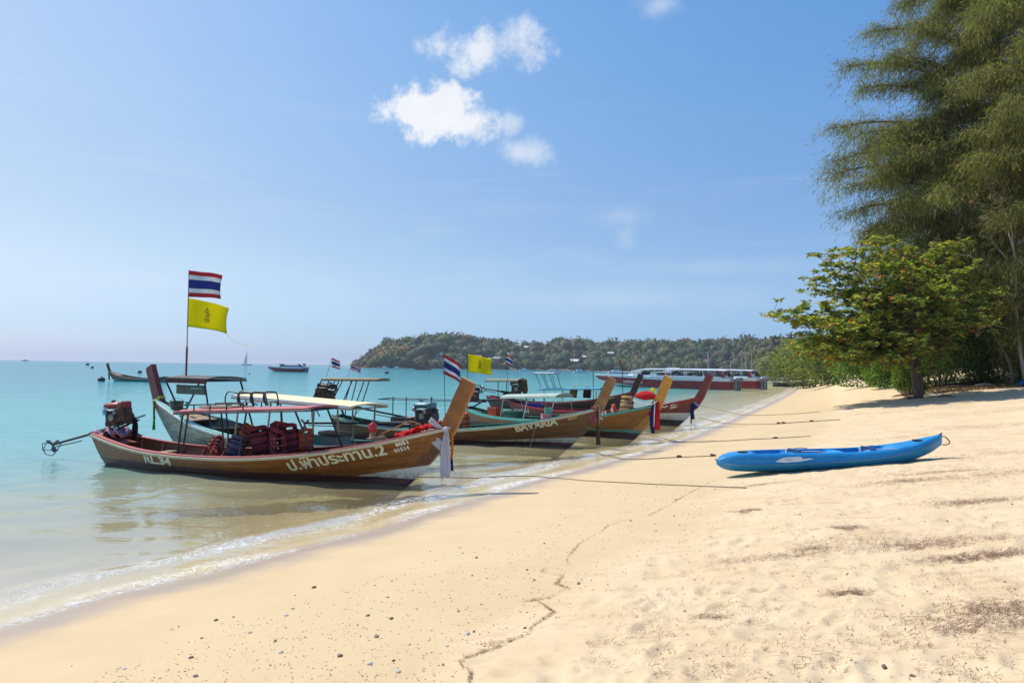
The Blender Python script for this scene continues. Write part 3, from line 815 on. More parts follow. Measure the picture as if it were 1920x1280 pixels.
        for f0, h0 in posts: MB().tube([f0, h0], r, 6).build('post', pmat or M['metal'], e, auto=60)
        for rl in rails: MB().tube(rl, r * .75, 6).build('rail', pmat or M['metal'], e, auto=60)
        return e

def strip(name, pts, widths, mats_, parent, side=Vector((1, 0, 0)), fold=.018, nf=2.5, n=9, th=.004, label=None):
    """hanging or wrapped length of cloth: pts down the middle"""
    pts = bez(pts, max(8, len(pts) * 4)); g = []
    for i, p in enumerate(pts):
        t = i / (len(pts) - 1); wd = crv(list(range(len(widths))), widths, t * (len(widths) - 1)); d = (pts[min(i + 1, len(pts) - 1)] - pts[max(i - 1, 0)]).normalized()
        sv = (side - d * side.dot(d)).normalized(); nv = d.cross(sv)
        g.append([p + sv * wd * (j / (n - 1) - .5) + nv * fold * math.sin(j / (n - 1) * math.pi * 2 * nf + t * 1.7) * min(1, wd / .1) for j in range(n)])
    mb = MB(); mb.sheet(g)
    back = MB(); 
    o = mb.build(name, mats_, parent, smooth=True)
    sol = o.modifiers.new('thickness', 'SOLIDIFY'); sol.thickness = th; sol.offset = 0
    if label: o['label'] = label
    return o

def flag_cloth(name, parent, base, dirx, W_, H_, bands, amp=.05, droop=.12, seed=0, label=None, shear=0.0):
    """base: top corner at the hoist; bands = [(fraction, material index)] from the top"""
    rr = random.Random(seed); nx, ny = 18, 12; g = []; dx = Vector(dirx).normalized(); nrm = Vector((-dx.y, dx.x, 0)); ph = rr.uniform(0, 6)
    for j in range(ny + 1):
        v = j / ny; row = []
        for i in range(nx + 1):
            u = i / nx
            p = Vector(base) + dx * (W_ * u * (1 - .05 * math.sin(v * 3))) + Vector((0, 0, -H_ * v * (1 - .10 * u) - droop * W_ * u ** 1.25 - shear * u))
            p += nrm * amp * math.sin(u * 7 + v * 1.3 + ph) * u ** .6 + Vector((0, 0, amp * .25 * math.sin(u * 8.5 + ph + 1) * u))
            row.append(p)
        g.append(row)
    mb = MB(); mb.sheet(g); mats_ = [b_[1] for b_ in bands]; cum = np.cumsum([b_[0] for b_ in bands]); cum = cum / cum[-1]
    k = 0
    for j in range(ny):
        mi = int(np.searchsorted(cum, (j + .5) / ny))
        for i in range(nx): mb.m[k] = mi; k += 1
    o = mb.build(name, mats_, parent, smooth=True)
    so = o.modifiers.new('thickness', 'SOLIDIFY'); so.thickness = .003
    if label: o['label'] = label
    return o, g
THAI = [(2, C_['flagred']), (2, C_['flagwhite']), (4, C_['flagblue']), (2, C_['flagwhite']), (2, C_['flagred'])]
YEL = [(1, C_['yellow'])]
def emblem(parent, g, mat_):
    """small crowned monogram lying on the cloth (both faces)"""
    ny, nx = len(g) - 1, len(g[0]) - 1
    def at(u, v):
        i = min(int(u * nx), nx - 1); j = min(int(v * ny), ny - 1); fu, fv = u * nx - i, v * ny - j
        return (g[j][i].lerp(g[j][i + 1], fu)).lerp(g[j + 1][i].lerp(g[j + 1][i + 1], fu), fv)
    mb = MB(); nrm = (at(.5, .5) - at(.4, .5)).cross(at(.5, .6) - at(.5, .5)).normalized()
    strokes = [[(.50, .20), (.50, .30)], [(.45, .34), (.50, .28), (.55, .34)], [(.45, .38), (.55, .38)], [(.46, .44), (.53, .42), (.56, .47), (.50, .51), (.46, .56)], [(.55, .43), (.59, .48)], [(.48, .50), (.55, .56), (.52, .62), (.47, .60)],
               [(.45, .60), (.44, .70), (.50, .74), (.56, .69), (.55, .62)], [(.47, .66), (.53, .67)]]
    for st in strokes:
        pts = bez([at(u, v) for u, v in st], 7) if len(st) > 2 else [at(*st[0]), at(*st[1])]
        for sgn in (-1, 1): mb.tube([p + nrm * .004 * sgn for p in pts], .0085, 4)
    mb.build('emblem', mat_, parent)

def life_jacket(name, label, loc, rot, c_main, c_strap, sc=1.0, group='life jackets lying in the boats'):
    """foam vest: two front panels, back panel, collar, three straps"""
    r0 = empty(name, loc); r0.rotation_euler = rot; r0.scale = (sc,) * 3; tag(r0, label, 'life jacket', group)
    for sx in (-1, 1):
        mb = MB()
        mb.box((sx * .12, 0.09, .26), (.20, .10, .50), bev=.045); mb.box((sx * .12, .145, .20), (.14, .03, .18), bev=.012)
        mb.build('front_panel', c_main, r0, auto=60)
    mb = MB()
    mb.box((0, -.09, .26), (.42, .09, .50), bev=.045); mb.box((0, -.14, .30), (.30, .02, .3), bev=.01)
    mb.build('back_panel', c_main, r0, auto=60)
    mb = MB(); mb.tube(bez([(-.13, .07, .53), (-.17, -.04, .58), (0, -.11, .61), (.17, -.04, .58), (.13, .07, .53)], 12), .05, 8); mb.build('collar', c_main, r0, auto=60)
    for k in range(3):
        mb = MB(); mb.tube(bez([(-.24, 0, .09 + k * .17), (-.2, .14, .09 + k * .17), (0, .15, .09 + k * .17), (.2, .14, .09 + k * .17), (.24, 0, .09 + k * .17), (.2, -.14, .09 + k * .17), (0, -.145, .09 + k * .17), (-.2, -.14, .09 + k * .17)], 24), .017, 5, closed=True)
        mb.build('strap', c_strap, r0, auto=60)
    return r0

def crate(name, label, loc, size, m_, yaw=0, cat='crate', lid=True, mlid=None):
    o = empty(name, loc); o.rotation_euler.z = yaw; tag(o, label, cat); L, W_, H_ = size
    mb = MB(); t = .015
    for sx in (-1, 1): mb.box((sx * (L / 2 - t / 2), 0, H_ / 2), (t, W_ - .004, H_), bev=.003)
    for sy in (-1, 1): mb.box((0, sy * (W_ / 2 - t / 2), H_ / 2), (L - 2 * t - .004, t, H_ - .004), bev=.003)
    mb.box((0, 0, t), (L - .05, W_ - .05, t)); mb.build('box_body', m_, o)
    for z in (.12, .88): 
        mb = MB()
        for sx in (-1, 1): mb.box((sx * (L / 2 + .004), 0, H_ * z), (.014, W_ * .98, .03), bev=.003)
        for sy in (-1, 1): mb.box((0, sy * (W_ / 2 + .004), H_ * z), (L, .012, .03), bev=.003)
        mb.build('rim', m_, o)
    if lid: MB().box((0, 0, H_ + .012), (L + .03, W_ + .03, .024), bev=.006).build('lid', mlid or m_, o)
    return o
def tub(name, label, loc, r, h, m_, cat='bucket', taper=.8, handle=True):
    o = empty(name, loc); tag(o, label, cat)
    n = 18; mb = MB(); prof = [(r * taper, 0), (r * .98, h), (r * 1.04, h), (r * 1.04, h - .02), (r * .93, h - .021), (r * taper * .93, .015)]
    prof = [(r * taper, 0), (r * .97, h - .03), (r * 1.05, h - .03), (r * 1.05, h), (r * .92, h), (r * taper * .92, .015)]
    mb.loft([[Vector((a * math.cos(2 * math.pi * k / n), a * math.sin(2 * math.pi * k / n), z)) for k in range(n)] for a, z in prof]); mb.build('body', m_, o, auto=40)
    if handle: MB().tube([Vector((r * math.cos(a), .0, h - .02 + r * .55 * math.sin(a))) for a in [math.pi * i / 10 for i in range(11)]], .006, 5).build('handle', M['metal'], o)
    return o
def U(v): return Vector(v[:2] + (0,)) if isinstance(v, tuple) else Vector((v[0], v[1], 0))
# ---------------- A: the nearest boat
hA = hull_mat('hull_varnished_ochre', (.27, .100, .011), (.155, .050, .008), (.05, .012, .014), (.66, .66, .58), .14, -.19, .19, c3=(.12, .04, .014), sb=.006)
bowA = P(750, 910, 0); bowA.x += .02
dA = (P(190, 868, 0) - bowA).normalized(); offA = Vector((-dA.y, dA.x, 0))
if offA.y < 0: offA = -offA
A = Boat('nearest varnished brown long-tail boat with pink gunwales and a white sash on its tall prow', bowA + offA * .10, dA, hA, M['pink'], M['cream'], M['varn'], M['pink'], stem=hull_mat('stem_dark_brown', (.15, .055, .012), (.10, .034, .009), (.05, .012, .014), (.66, .66, .58), .14, -.19, .19))  # stem in a darker brown than the prow post above it
A.text('ป.ฟาประทาน.2', A.lph(546, 882), A.lph(727, 851), .30, M['letters'], .008); A.text('\u0e49', A.lph(573, 878), A.lph(584, 876), .33, M['letters'], .006)
A.text('RL.34', A.lph(273, 866), A.lph(323, 872), .235, M['letters'], .010)
A.text('8051', A.lph(743, 837), A.lph(767, 831), .10, M['lettersw'], .004); A.text('01514', A.lph(741, 848), A.lph(769, 841), .10, M['lettersw'], .004)
y = .60
tl, tr_ = A.lp(325, 771, -y), A.lp(574, 765, -y); zl, zr = tl.z, tr_.z
hp = lambda px, yl=-y: (lambda p: p)(A.lp(px, 770, yl))
def roofz(x): return zl + (zr - zl) * (x - tl.x) / (tr_.x - tl.x)
postsA = []
for px, dx in ((342, 0), (352, 0), (461, .02), (552, -.22)):
    x = A.lp(px, 775, -y).x
    for sy in (-1, 1):
        xf = x - dx; postsA.append((Vector((xf + (.22 if px == 552 else 0), sy * (hull_y(xf, .4) - .06), crv(SX, SZ, xf) - .02)), Vector((x, sy * y * .97, roofz(x) - .05))))
rl = []
xs = [tl.x + .1 + i * (1.7 / 4) for i in range(5)]
for sy in (-1, 1):
    rl.append([Vector((x, sy * y * .95, roofz(x) + .13)) for x in (xs[0], xs[-1])])
    for x in xs: rl.append([Vector((x, sy * y * .95, roofz(x))), Vector((x, sy * y * .95, roofz(x) + .13))])
for k, x in enumerate((-4.05, -3.70, -3.35)):   # bent tube seats lashed to the roof
    zz_ = roofz(x) + .04
    for sy in (.05, .45):
        rl.append(bez([(x, sy, zz_), (x - .05, sy, zz_ + .22), (x - .12, sy, zz_ + .30), (x - .34, sy, zz_ + .30 if k else zz_ + .33), (x - .42, sy, zz_ + .2), (x - .40, sy, zz_ + .06), (x - .25, sy, zz_ + .02)], 14))
    rl.append([Vector((x - .1, .05, zz_ + .29)), Vector((x - .1, .45, zz_ + .29))])
A.canopy([(tl.x, -y, zl), (tr_.x, -y, zr), (tr_.x, y, zr), (tl.x, y, zl)], M['pink'], postsA, rails=rl, camber=.03, r=.020)
for k in range(5):   # loose boards on the canopy
    x0 = tl.x + .35 + random.uniform(-.05, .05)
    p_ = MB().box((x0 + .45, -.2 + k * .13, roofz(x0 + .4) + .055 + .012 * (k % 2)), (1.0 + random.uniform(-.2, .2), .11, .022), (0, -.03, random.uniform(-.05, .05)), bev=.004)
    tag(p_.build('board', M['wood'], None), 'weathered board lying on the pink canopy of the nearest boat', 'board', 'loose boards on the pink canopy').matrix_world = A.mw
A.engine(A.lp(221, 782, 0), A.lp(100, 833, 0), M['engred'], M['rust'], 1.12, tiller=A.lp(272, 778, 0), mount=(-7.72, 0, .66))
o = A.lp(205, 770, -.1)
t_ = empty('fuel_bottle', A.mw @ Vector((o.x, -.22, o.z))); tag(t_, 'small blue and white bottle tied to the red engine', 'bottle')
MB().tube([(0, 0, -.09), (0, 0, .02), (0, 0, .05)], [.045, .045, .025], 10).build('bottle_body', mat('bottle_blue', (.25, .55, .75)), t_, auto=50); MB().tube([(0, 0, .055), (0, 0, .085)], .02, 8).build('cap', M['white'], t_)
rg = A.lp(253, 784, .0)
rag = empty('rag', A.mw @ rg); tag(rag, 'dark maroon rag hanging from the engine tiller of the nearest boat', 'rag')
strip('cloth', [(0, 0, .03), (.0, .02, -.2), (0, .01, -.38), (0, 0, -.52)], [.07, .13, .11, .03], C_['strap'], rag, fold=.02)
cl = A.lp(222, 815, .0)
cl_ = empty('blanket', A.mw @ Vector((cl.x, 0, cl.z + .02))); cl_.rotation_euler.z = A.root.rotation_euler.z; tag(cl_, 'crumpled pink and grey blanket on the stern deck of the nearest boat', 'blanket')
g = [[(-.42 + .84 * i / 14, -.30 + .6 * j / 10, .03 + .055 * math.sin(i * 1.3 + j * .7) + .05 * math.sin(j * 1.7 - i * .4) + (.06 if 4 < i < 9 else 0)) for j in range(11)] for i in range(15)]
MB().sheet(g, .02).build('cloth', mat('blanket_stripes', (.55, .20, .22), (.25, .22, .32), .9, 2.2, .3, stretch=(6, 1, 1)), cl_, smooth=True)
# life jackets and bags amidships
jz = .16
def inboat(B_, px, py, yl=0): return B_.mw @ B_.lp(px, py, yl)
yaw = A.root.rotation_euler.z
JK = [(400, 838, .1, 0, 1.35, 1.5, 'pinkst', 'strap', 'pink life jacket with dark stripes lying flat, leftmost in the nearest boat', 0.77),
      (437, 845, -.15, .4, .35, .3, 'grape', 'strap', 'blue grey and purple life jacket propped up beside the pink one', 0.81),
      (497, 838, .0, .2, -.12, .2, 'maroon', 'strap', 'maroon striped life jacket hanging at the left of the jacket pile', 0.98),
      (522, 838, -.1, .1, .10, -.3, 'maroon', 'pinkf', 'maroon life jacket with faded red straps in the middle of the jacket pile', 0.98),
      (548, 836, .05, -.1, -.08, .5, 'maroon', 'strap', 'dark maroon life jacket at the right of the jacket pile', 0.94),
      (510, 815, .3, .3, .2, 1.2, 'orangej', 'strap', 'bright orange life jacket lying on top of the jacket pile', 0.77),
      (455, 822, .35, .0, .3, .1, 'orangej', 'strap', 'orange life jacket leaning behind the purple one', 0.81),
      (572, 832, .15, 0, 0, .9, 'orangej', 'maroon', 'orange and brown ring-shaped life jacket at the right end of the pile', 0.72)]
for px, py, yl, rx, ry, rz, cm, cs, lb, sc_ in JK:
    p = A.lp(px, py, yl); p.z = max(.14, p.z - .12)
    life_jacket('life_jacket', lb, A.mw @ p, (rx + random.uniform(-.25, .25), ry + random.uniform(-.3, .3), rz + yaw + random.uniform(-.5, .5)), C_[cm], C_[cs], sc_)
pc = A.lp(420, 838, 0)
# fore deck clutter
p = A.lp(699, 806, .05)
lan = empty('lantern', A.mw @ Vector((p.x, .05, p.z - .13))); tag(lan, 'small red lantern float on a pile of rope on the bow of the nearest boat', 'lantern')
MB().tube([(0, 0, .09), (0, 0, .12), (0, 0, .24), (0, 0, .26)], [.075, .085, .085, .07], 12).build('lens', mat('red_plastic', (.55, .02, .03), None, .3), lan, auto=50)
MB().tube([(0, 0, 0), (0, 0, .09)], [.07, .06], 10).build('base', M['wood'], lan, auto=50); MB().tube([(0, 0, .26), (0, 0, .30)], [.05, .02], 10).build('cap', M['engred'], lan, auto=50)
def rope(name, label, pts, r, m_, n=40, jit=0.0, cat='rope', parent=None):
    pts = bez([tuple(p) for p in pts], n)
    mb = MB(); mb.tube([p + Vector((random.uniform(-jit, jit), random.uniform(-jit, jit), 0)) for p in pts], r, 6)
    o = mb.build(name, m_, parent, smooth=True)
    if parent is None: tag(o, label, cat)
    return o
cc = A.lp(690, 820, .1)
co = []
for i in range(60):
    a = i * .55; co.append(A.mw @ Vector((cc.x + .25 + .22 * math.cos(a) * (1 - i / 140), .05 + .16 * math.sin(a), cc.z - .02 + .0012 * i + .01 * math.sin(i))))
o = MB().tube(co, .011, 5).build('rope_coil', M['rope'], None, smooth=True); tag(o, 'loose coil of pale rope on the bow deck under the red lantern', 'rope')
rope('bow_rope', 'orange-brown rope stretched over the bow deck of the nearest boat', [A.mw @ A.lp(x, y_, .1) for x, y_ in ((688, 822), (710, 815), (745, 800), (768, 790), (790, 796))], .014, M['orope'])
# red cloth on the fore deck
cdk = empty('red_cloth', A.mw @ Vector((.45, 0, 1.03))); cdk.rotation_euler.z = yaw; tag(cdk, 'bunched red cloth over the fore deck behind the white sash', 'cloth')
g = [[(-.62 + .95 * i / 16, -.10 + .20 * j / 8, .02 + .30 * i / 16 - .06 + .03 * math.sin(i * 1.7 + j) + .035 * math.sin(j * 1.1 - i * .6)) for j in range(9)] for i in range(17)]
MB().sheet(g, .03).build('fabric', C_['red'], cdk, smooth=True)
# sash
def sash(B_, label, t0, t1, hang, band_mats, yaw_local=0, knot=None):
    r0 = empty('prow_sash', B_.mw @ B_.post_at(t0)[0]); r0.rotation_euler.z = B_.root.rotation_euler.z; r0.scale = B_.root.scale; tag(r0, label, 'sash', 'cloth sashes tied round the prow posts')
    o0 = B_.post_at(t0)[0]
    n = len(band_mats)
    for k, bm_ in enumerate(band_mats):
        ta = t0 + (t1 - t0) * k / n; tb = t0 + (t1 - t0) * (k + 1) / n; rings = []
        for i in range(6):
            t = ta + (tb - ta) * i / 5; c, d = B_.post_at(t); off = .018 + .012 * math.sin(i * 2.1 + k)
            rg_ = B_.post_ring(t, off); m4 = [(rg_[a] + rg_[(a + 1) % 4]) / 2 * 1.03 for a in range(4)]
            rr_ = [x for a in range(4) for x in (rg_[a] * .97, m4[a])]
            rings.append([c - o0 + x for x in rr_])
        MB().loft(rings, True, True).build('wrap', bm_, r0, smooth=True)
    for (nm, mm, pts, wd, fold) in hang: strip(nm, [Vector(p) for p in pts], wd, mm, r0, fold=fold, side=Vector((1, -.25, 0)))
    return r0
c9 = A.post_at(7.6)[0]
def L_(B_, t, px, py, yl): return B_.lp(px, py, yl) - B_.post_at(t)[0]
f = lambda px, py, yl=-.16: L_(A, 7.0, px, py, yl)
s_ = sash(A, 'long white sash tied round the prow of the nearest boat', 7.0, 8.6,
     [('tail', C_['white'], [f(836, 803, -.13), f(837, 815), f(835, 845), f(835, 875), f(835, 893)], [.05, .12, .19, .235, .20], .022),
      ('bow_loop', C_['white'], [f(834, 806, -.14), f(822, 800, -.12), f(812, 792, -.11), f(806, 786, -.10)], [.05, .12, .17, .15], .02)], [C_['white']])
kn = f(836, 805, -.13); MB().blob(kn, (.06, .05, .06), 8, jit=.12).build('knot', C_['white'], s_, smooth=True)
def garland(B_, label, px_pts, r, m_, tas=None, yl=-.16, cat='garland'):
    pts = [B_.mw @ B_.lp(x, y_, yl) for x, y_ in px_pts]; o0 = pts[0]
    r0 = empty('garland', o0); tag(r0, label, cat); fine = bez([tuple(p - o0) for p in pts], 26)
    mb = MB()
    for i, p in enumerate(fine):
        mb.blob(p, (r * (1 + .25 * math.sin(i * 2.3)),) * 3, 5, jit=.2)
    mb.build('flowers', m_, r0, smooth=True)
    if tas:
        e = fine[-1]; tm, tl_ = tas
        mb = MB(); mb.tube([e, e - Vector((0, 0, tl_ * .25)), e - Vector((0, 0, tl_))], [r * .6, r * 1.0, r * 1.5], 8)
        for k in range(10): a = k * .63; mb.tube([e - Vector((0, 0, tl_ * .5)), e + Vector((math.cos(a) * r * 1.5, math.sin(a) * r * 1.5, -tl_ * 1.08))], .005, 4)
        mb.build('tassel', tm, r0, smooth=True)
    return r0
garland(A, 'orange flower garland with a dark blue tassel hanging beside the white sash', [(842, 804), (847, 815), (848, 835), (847, 858)], .028, C_['orange'], (C_['navy'], .24), -.10)

# ---------------- B: boat behind, prow to the left
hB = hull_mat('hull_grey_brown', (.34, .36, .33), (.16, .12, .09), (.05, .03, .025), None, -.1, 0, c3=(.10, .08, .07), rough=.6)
bj = D(297, 748, 20.3); stB = D(742, 800, 16.25)
dB = Vector((stB.x - bj.x, stB.y - bj.y, 0)).normalized()
scB = 1.06
B = Boat('pale turquoise-railed long-tail boat behind the nearest one, its red prow pointing left', Vector((bj.x, bj.y, 0)) + dB * 1.0 * scB, dB, hB, M['ltteal'], M['white'], M['redprow'], M['ltteal'], scB,
         postband=[(11.5, mat('yellow_band', (.75, .6, .03)))])
# B is seen from its port side: work with positive y
def bl(px, py, yl): return B.lp(px, py, yl)
def quadB(px_l, py_l, px_r, py_r, y_, z=None):
    a, c = bl(px_l, py_l, y_), bl(px_r, py_r, y_); return a, c
a, c = bl(310, 709, .62), bl(388, 708, .62); zB = (a.z + c.z) / 2
postsB = []
for px, fpx in ((308, 306), (382, 402)):
    x = bl(px, 709, .58).x; xf = bl(fpx, 770, .58).x
    for sy in (-1, 1): postsB.append((Vector((xf, sy * (hull_y(xf, .5) - .05), crv(SX, SZ, xf))), Vector((x, sy * .56, zB - .04))))
darkroof = mat('dark_canvas', (.13, .12, .11), (.09, .085, .08), .85, 4, .3)
cB = B.canopy([(c.x, .62, zB), (a.x + .0, .62, zB), (a.x, -.62, zB), (c.x, -.62, zB)], darkroof, postsB, camber=.06, r=.024, name='bow_shelter')
val = mat('valance_red_black', (.16, .02, .025), (.04, .02, .02), .8, 6, .2)
MB().box(((a.x + c.x) / 2, .63, zB - .085), (abs(c.x - a.x), .015, .10)).build('valance', val, cB)
sgn_ = empty('hanging_sign', B.mw @ Vector(((a.x + c.x) / 2, .45, zB - .33))); sgn_.rotation_euler.z = B.root.rotation_euler.z
tag(sgn_, 'green painted board hanging under the dark bow shelter', 'sign')
x0 = bl(311, 720, .45).x; x1 = bl(367, 720, .45).x
sgm = mat('sign_painted', (.05, .12, .09), (.10, .07, .05), .6, 7, .1, c3=(.2, .22, .16))
MB().box((0, 0, .02), (abs(x1 - x0), .05, .24), bev=.01).build('board', sgm, sgn_)
MB().box((0, .03, .145), (abs(x1 - x0) + .02, .03, .02)).build('frame', M['metal'], sgn_)
mb = MB(); rr = random.Random(5)
for k in range(9): mb.box((-.05 - .05 * k, .028, .065), (.03, .004, .055 * rr.uniform(.6, 1)))
mb.build('lettering', M['ltteal'], sgn_)
for sx in (-1, 1): MB().tube([(sx * abs(x1 - x0) * .45, 0, .14), (sx * abs(x1 - x0) * .45, 0, .30)], .006, 4).build('hook', M['metal'], sgn_)
# flag pole on B
pb = bl(349, 700, .2); pt = bl(348, 497, .2)
fp = empty('flag_pole', B.mw @ Vector((pb.x, .2, zB - .02))); fp.scale = (1, 1, 1)
tag(fp, 'tall pole flying a striped Thai flag above a yellow flag', 'flag pole')
H = (B.mw @ pt).z - (B.mw @ pb).z
MB().tube([(0, 0, 0), (.0, 0, H * .28)], .028, 7).build('lower_pole', M['redprow'], fp, auto=60)
MB().tube([(0, 0, H * .26), (-.01, 0, H * .6), (-.02, 0, H)], [.016, .014, .010], 7).build('pole', M['greymetal'], fp, auto=60)
for k in range(4): MB().tube([(0, 0, H * (.2 + .03 * k) - .012), (0, 0, H * (.2 + .03 * k) + .012)], .035, 7).build('lashing', M['rope'], fp)
Yp = fp.location.y; m2 = Yp / 1280
flag_cloth('flag', fp, (-.02, 0, H - 2 * m2), (1, -.1, 0), 65 * m2, 50 * m2, THAI, .055, .12, 1, 'striped red, white and blue flag, the upper one')
_, g = flag_cloth('flag', fp, (0, 0, H - 54 * m2), (1, .05, 0), 74 * m2, 54 * m2, YEL, .05, .22, 4, 'yellow flag with a small royal monogram, the lower one')
emblem(fp, g, mat('monogram_brown', (.18, .07, .02)))
MB().tube(bez([(.0, 0, 0), (.3, 0, -.25), (.72, .02, -.33)], 8), .004, 4).build('loose_thread', C_['yellow'], fp).location = (72 * m2, 0, H - 120 * m2)
# long white-yellow roof on B
yw = .68
l0 = bl(434, 741, yw); r0_ = bl(590, 756, yw); r1_ = bl(655, 758, yw); zl_ = l0.z; zr_ = r0_.z
canw = mat('cream_canvas', (.80, .62, .34), (.84, .70, .44), .8, 1.4, .1, c3=(.84, .83, .80))
posts = []
for px in (447, 507, 588, 632):
    x = bl(px, 748, yw).x
    for sy in (-1, 1): posts.append((Vector((x, sy * (hull_y(x, .4) - .05), crv(SX, SZ, x))), Vector((x, sy * yw * .96, zl_ + (zr_ - zl_) * (x - l0.x) / (r0_.x - l0.x) - .03))))
zend = zl_ + (zr_ - zl_) * (r1_.x - l0.x) / (r0_.x - l0.x)
cw_ = B.canopy([(r1_.x, yw, zend), (l0.x, yw, zl_), (l0.x, -yw, zl_), (r1_.x, -yw, zend)], canw, posts, camber=.05, r=.022, pmat=mat('bare_pipe', (.33, .27, .20)), name='canopy')
MB().sheet([[(l0.x + (r1_.x - l0.x) * i / 12, yw + .004, zl_ + (zend - zl_) * i / 12 + .012), (l0.x + (r1_.x - l0.x) * i / 12, yw + .012, zl_ + (zend - zl_) * i / 12 - .085)] for i in range(13)]).build('valance', M['white'], cw_)
# B contents
tub('bucket', 'dark brown bucket on the fore deck of the pale boat', B.mw @ (bl(331, 771, .1)), .19, .30, mat('brown_plastic', (.12, .075, .07)))
tub('cup', 'small turquoise plastic scoop beside the brown bucket', B.mw @ (bl(351, 762, .1)), .06, .14, mat('turq_plastic', (.08, .55, .48)), 'scoop', handle=False)
for k in range(6):
    xk = -1.5 - .06 * k + .35; p = MB().box((xk - .4, -.25 + k * .1, .58 + .012 * (k % 2)), (1.1, .09, .022), (0, .06, random.uniform(-.05, .05)), bev=.004)
    tag(p.build('deck_board', M['wood'], None), 'bare board laid across the bow of the pale boat', 'board', 'boards laid in the pale boat').matrix_world = B.mw
orp = MB(); orp.sheet([[(-2.1 + .9 * i / 8, -.62 + .5 * j / 5, .62 - .10 * math.sin(j / 5 * 3.1) + .03 * math.sin(i * 1.4)) for j in range(6)] for i in range(9)], .01)
tag(orp.build('orange_tarp', mat('orange_tarp', (.55, .22, .03), (.4, .14, .03), .8, 4, .2), None, smooth=True), 'orange tarpaulin along the far rail of the pale boat', 'tarpaulin').matrix_world = B.mw
pe = bl(797, 782, 0)
B.engine(Vector((pe.x, 0, pe.z + .03)), bl(572, 793, .1), M['engblue'], M['black'], .92, guard=False, mount=(-7.7, 0, .66), tiller=Vector((pe.x - .7, 0, pe.z - .1)))
p = bl(627, 829, .15)
cb = crate('storage_box', 'grey storage box with a tan cushion on top in the stern of the pale boat', B.mw @ Vector((p.x, p.y, .32)), (.72, .42, .28), mat('grey_box', (.30, .32, .30)), B.root.rotation_euler.z, 'box', mlid=mat('grey_box', (.30, .32, .30)))
cu1 = MB().box((0, 0, 0), (.74, .44, .09), bev=.03).build('cushion', mat('tan_vinyl', (.22, .13, .09), None, .5), None, auto=50); cu1.location = B.mw @ Vector((p.x, p.y, .68)); cu1.rotation_euler.z = B.root.rotation_euler.z; tag(cu1, 'brown vinyl cushion lying on the grey storage box', 'cushion')
p = bl(596, 829, .3); crate('green_box', 'small dark green box left of the grey storage box', B.mw @ Vector((p.x, p.y, .36)), (.26, .26, .26), M['teal'], .3, 'box')
garland(B, 'long olive braid ending in a bright green tassel hanging from the red prow', [(290, 752), (289, 765), (289, 785)], .030, C_['olive'], (C_['green'], .30), .18)

# ---------------- D: BAVARIA
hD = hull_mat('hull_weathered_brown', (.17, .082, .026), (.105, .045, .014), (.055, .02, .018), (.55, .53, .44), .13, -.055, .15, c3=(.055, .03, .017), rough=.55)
bowD = P(1060, 838, 0)
stD = D(624, 790, 23.1); dD = (Vector((stD.x, stD.y, 0)) - bowD).normalized()
offD = Vector((-dD.y, dD.x, 0)); offD = offD if offD.y > 0 else -offD
Dd = Boat('weathered brown long-tail boat lettered BAVARIA with a teal gunwale', bowD + offD * .1, dD, hD, M['teal'], M['cream'], mat('weathered_prow', (.36, .19, .07), (.26, .13, .045), .55, 3, .4, stretch=(1.5, 5, 1.5), c3=(.15, .08, .03)), M['teal'], 1.0)
Dd.text('BAVARIA', Dd.lph(968, 809), Dd.lph(1047, 795), .30, M['letters'], .010)
Dd.text('60620', Dd.lph(1048, 784), Dd.lph(1072, 779), .13, M['lettersb'], .004); Dd.text('01081', Dd.lph(1066, 788), Dd.lph(1083, 783), .11, M['lettersb'], .004)
g_ = lambda px, py, yl=-.14: L_(Dd, 7.0, px, py, yl)
s_ = sash(Dd, 'faded pink ribbons wound round the BAVARIA prow with a long brown tail', 7.0, 9.6,
     [('tail', C_['brownf'], [g_(1120, 762), g_(1121, 785), g_(1121, 805), g_(1122, 834)], [.06, .05, .09, .13], .02), ('tail', C_['pinkf'], [g_(1112, 762), g_(1113, 780), g_(1115, 795)], [.10, .13, .08], .02),
      ('tail', cloth('pale_ribbon', (.55, .45, .38)), [g_(1122, 758), g_(1124, 775), g_(1122, 800)], [.05, .05, .03], .01)], [C_['pinkf'], cloth('pale_pink_cloth', (.62, .40, .37)), C_['pinkf']])
MB().blob(g_(1117, 765, -.12), (.07, .06, .08), 8, jit=.15).build('knot', C_['pinkf'], s_, smooth=True)
rope('anchor_line', 'pale rope hanging from the BAVARIA gunwale into the water', [Dd.mw @ Dd.lp(1006, 785, -.45), Dd.mw @ Dd.lp(1000, 815, -.55), Dd.mw @ Dd.lp(992, 845, -.75)], .016, M['rope'], 10)
# stern shelter with inclined frame
def frame4(Bt, name, tops, bots, roof, camber, yw_, extra_posts=(), over=.0, pm=None):
    (tx0, tz0), (tx1, tz1) = tops
    posts = []
    for (tx, tz), (bx, bz) in bots:
        for sy in (-1, 1): posts.append((Vector((bx, sy * yw_ * .8, bz)), Vector((tx, sy * yw_ * .9, tz))))
    return Bt.canopy([(tx0, -yw_, tz0), (tx1 + over, -yw_, tz1), (tx1 + over, yw_, tz1), (tx0, yw_, tz0)], roof, posts, camber=camber, r=.018, name=name, pmat=pm)
q0 = Dd.lp(602, 710, -.5); q1 = Dd.lp(668, 710, -.5); q2 = Dd.lp(706, 708, -.5)
b0 = Dd.lp(580, 754, -.5); b1 = Dd.lp(657, 755, -.5)
mid = lambda p, q, t: p.lerp(q, t)
strw = mat('straw_mat', (.42, .32, .14), (.30, .22, .10), .9, 6, .5, stretch=(1, 8, 1), c3=(.09, .07, .05))
ptsn = []
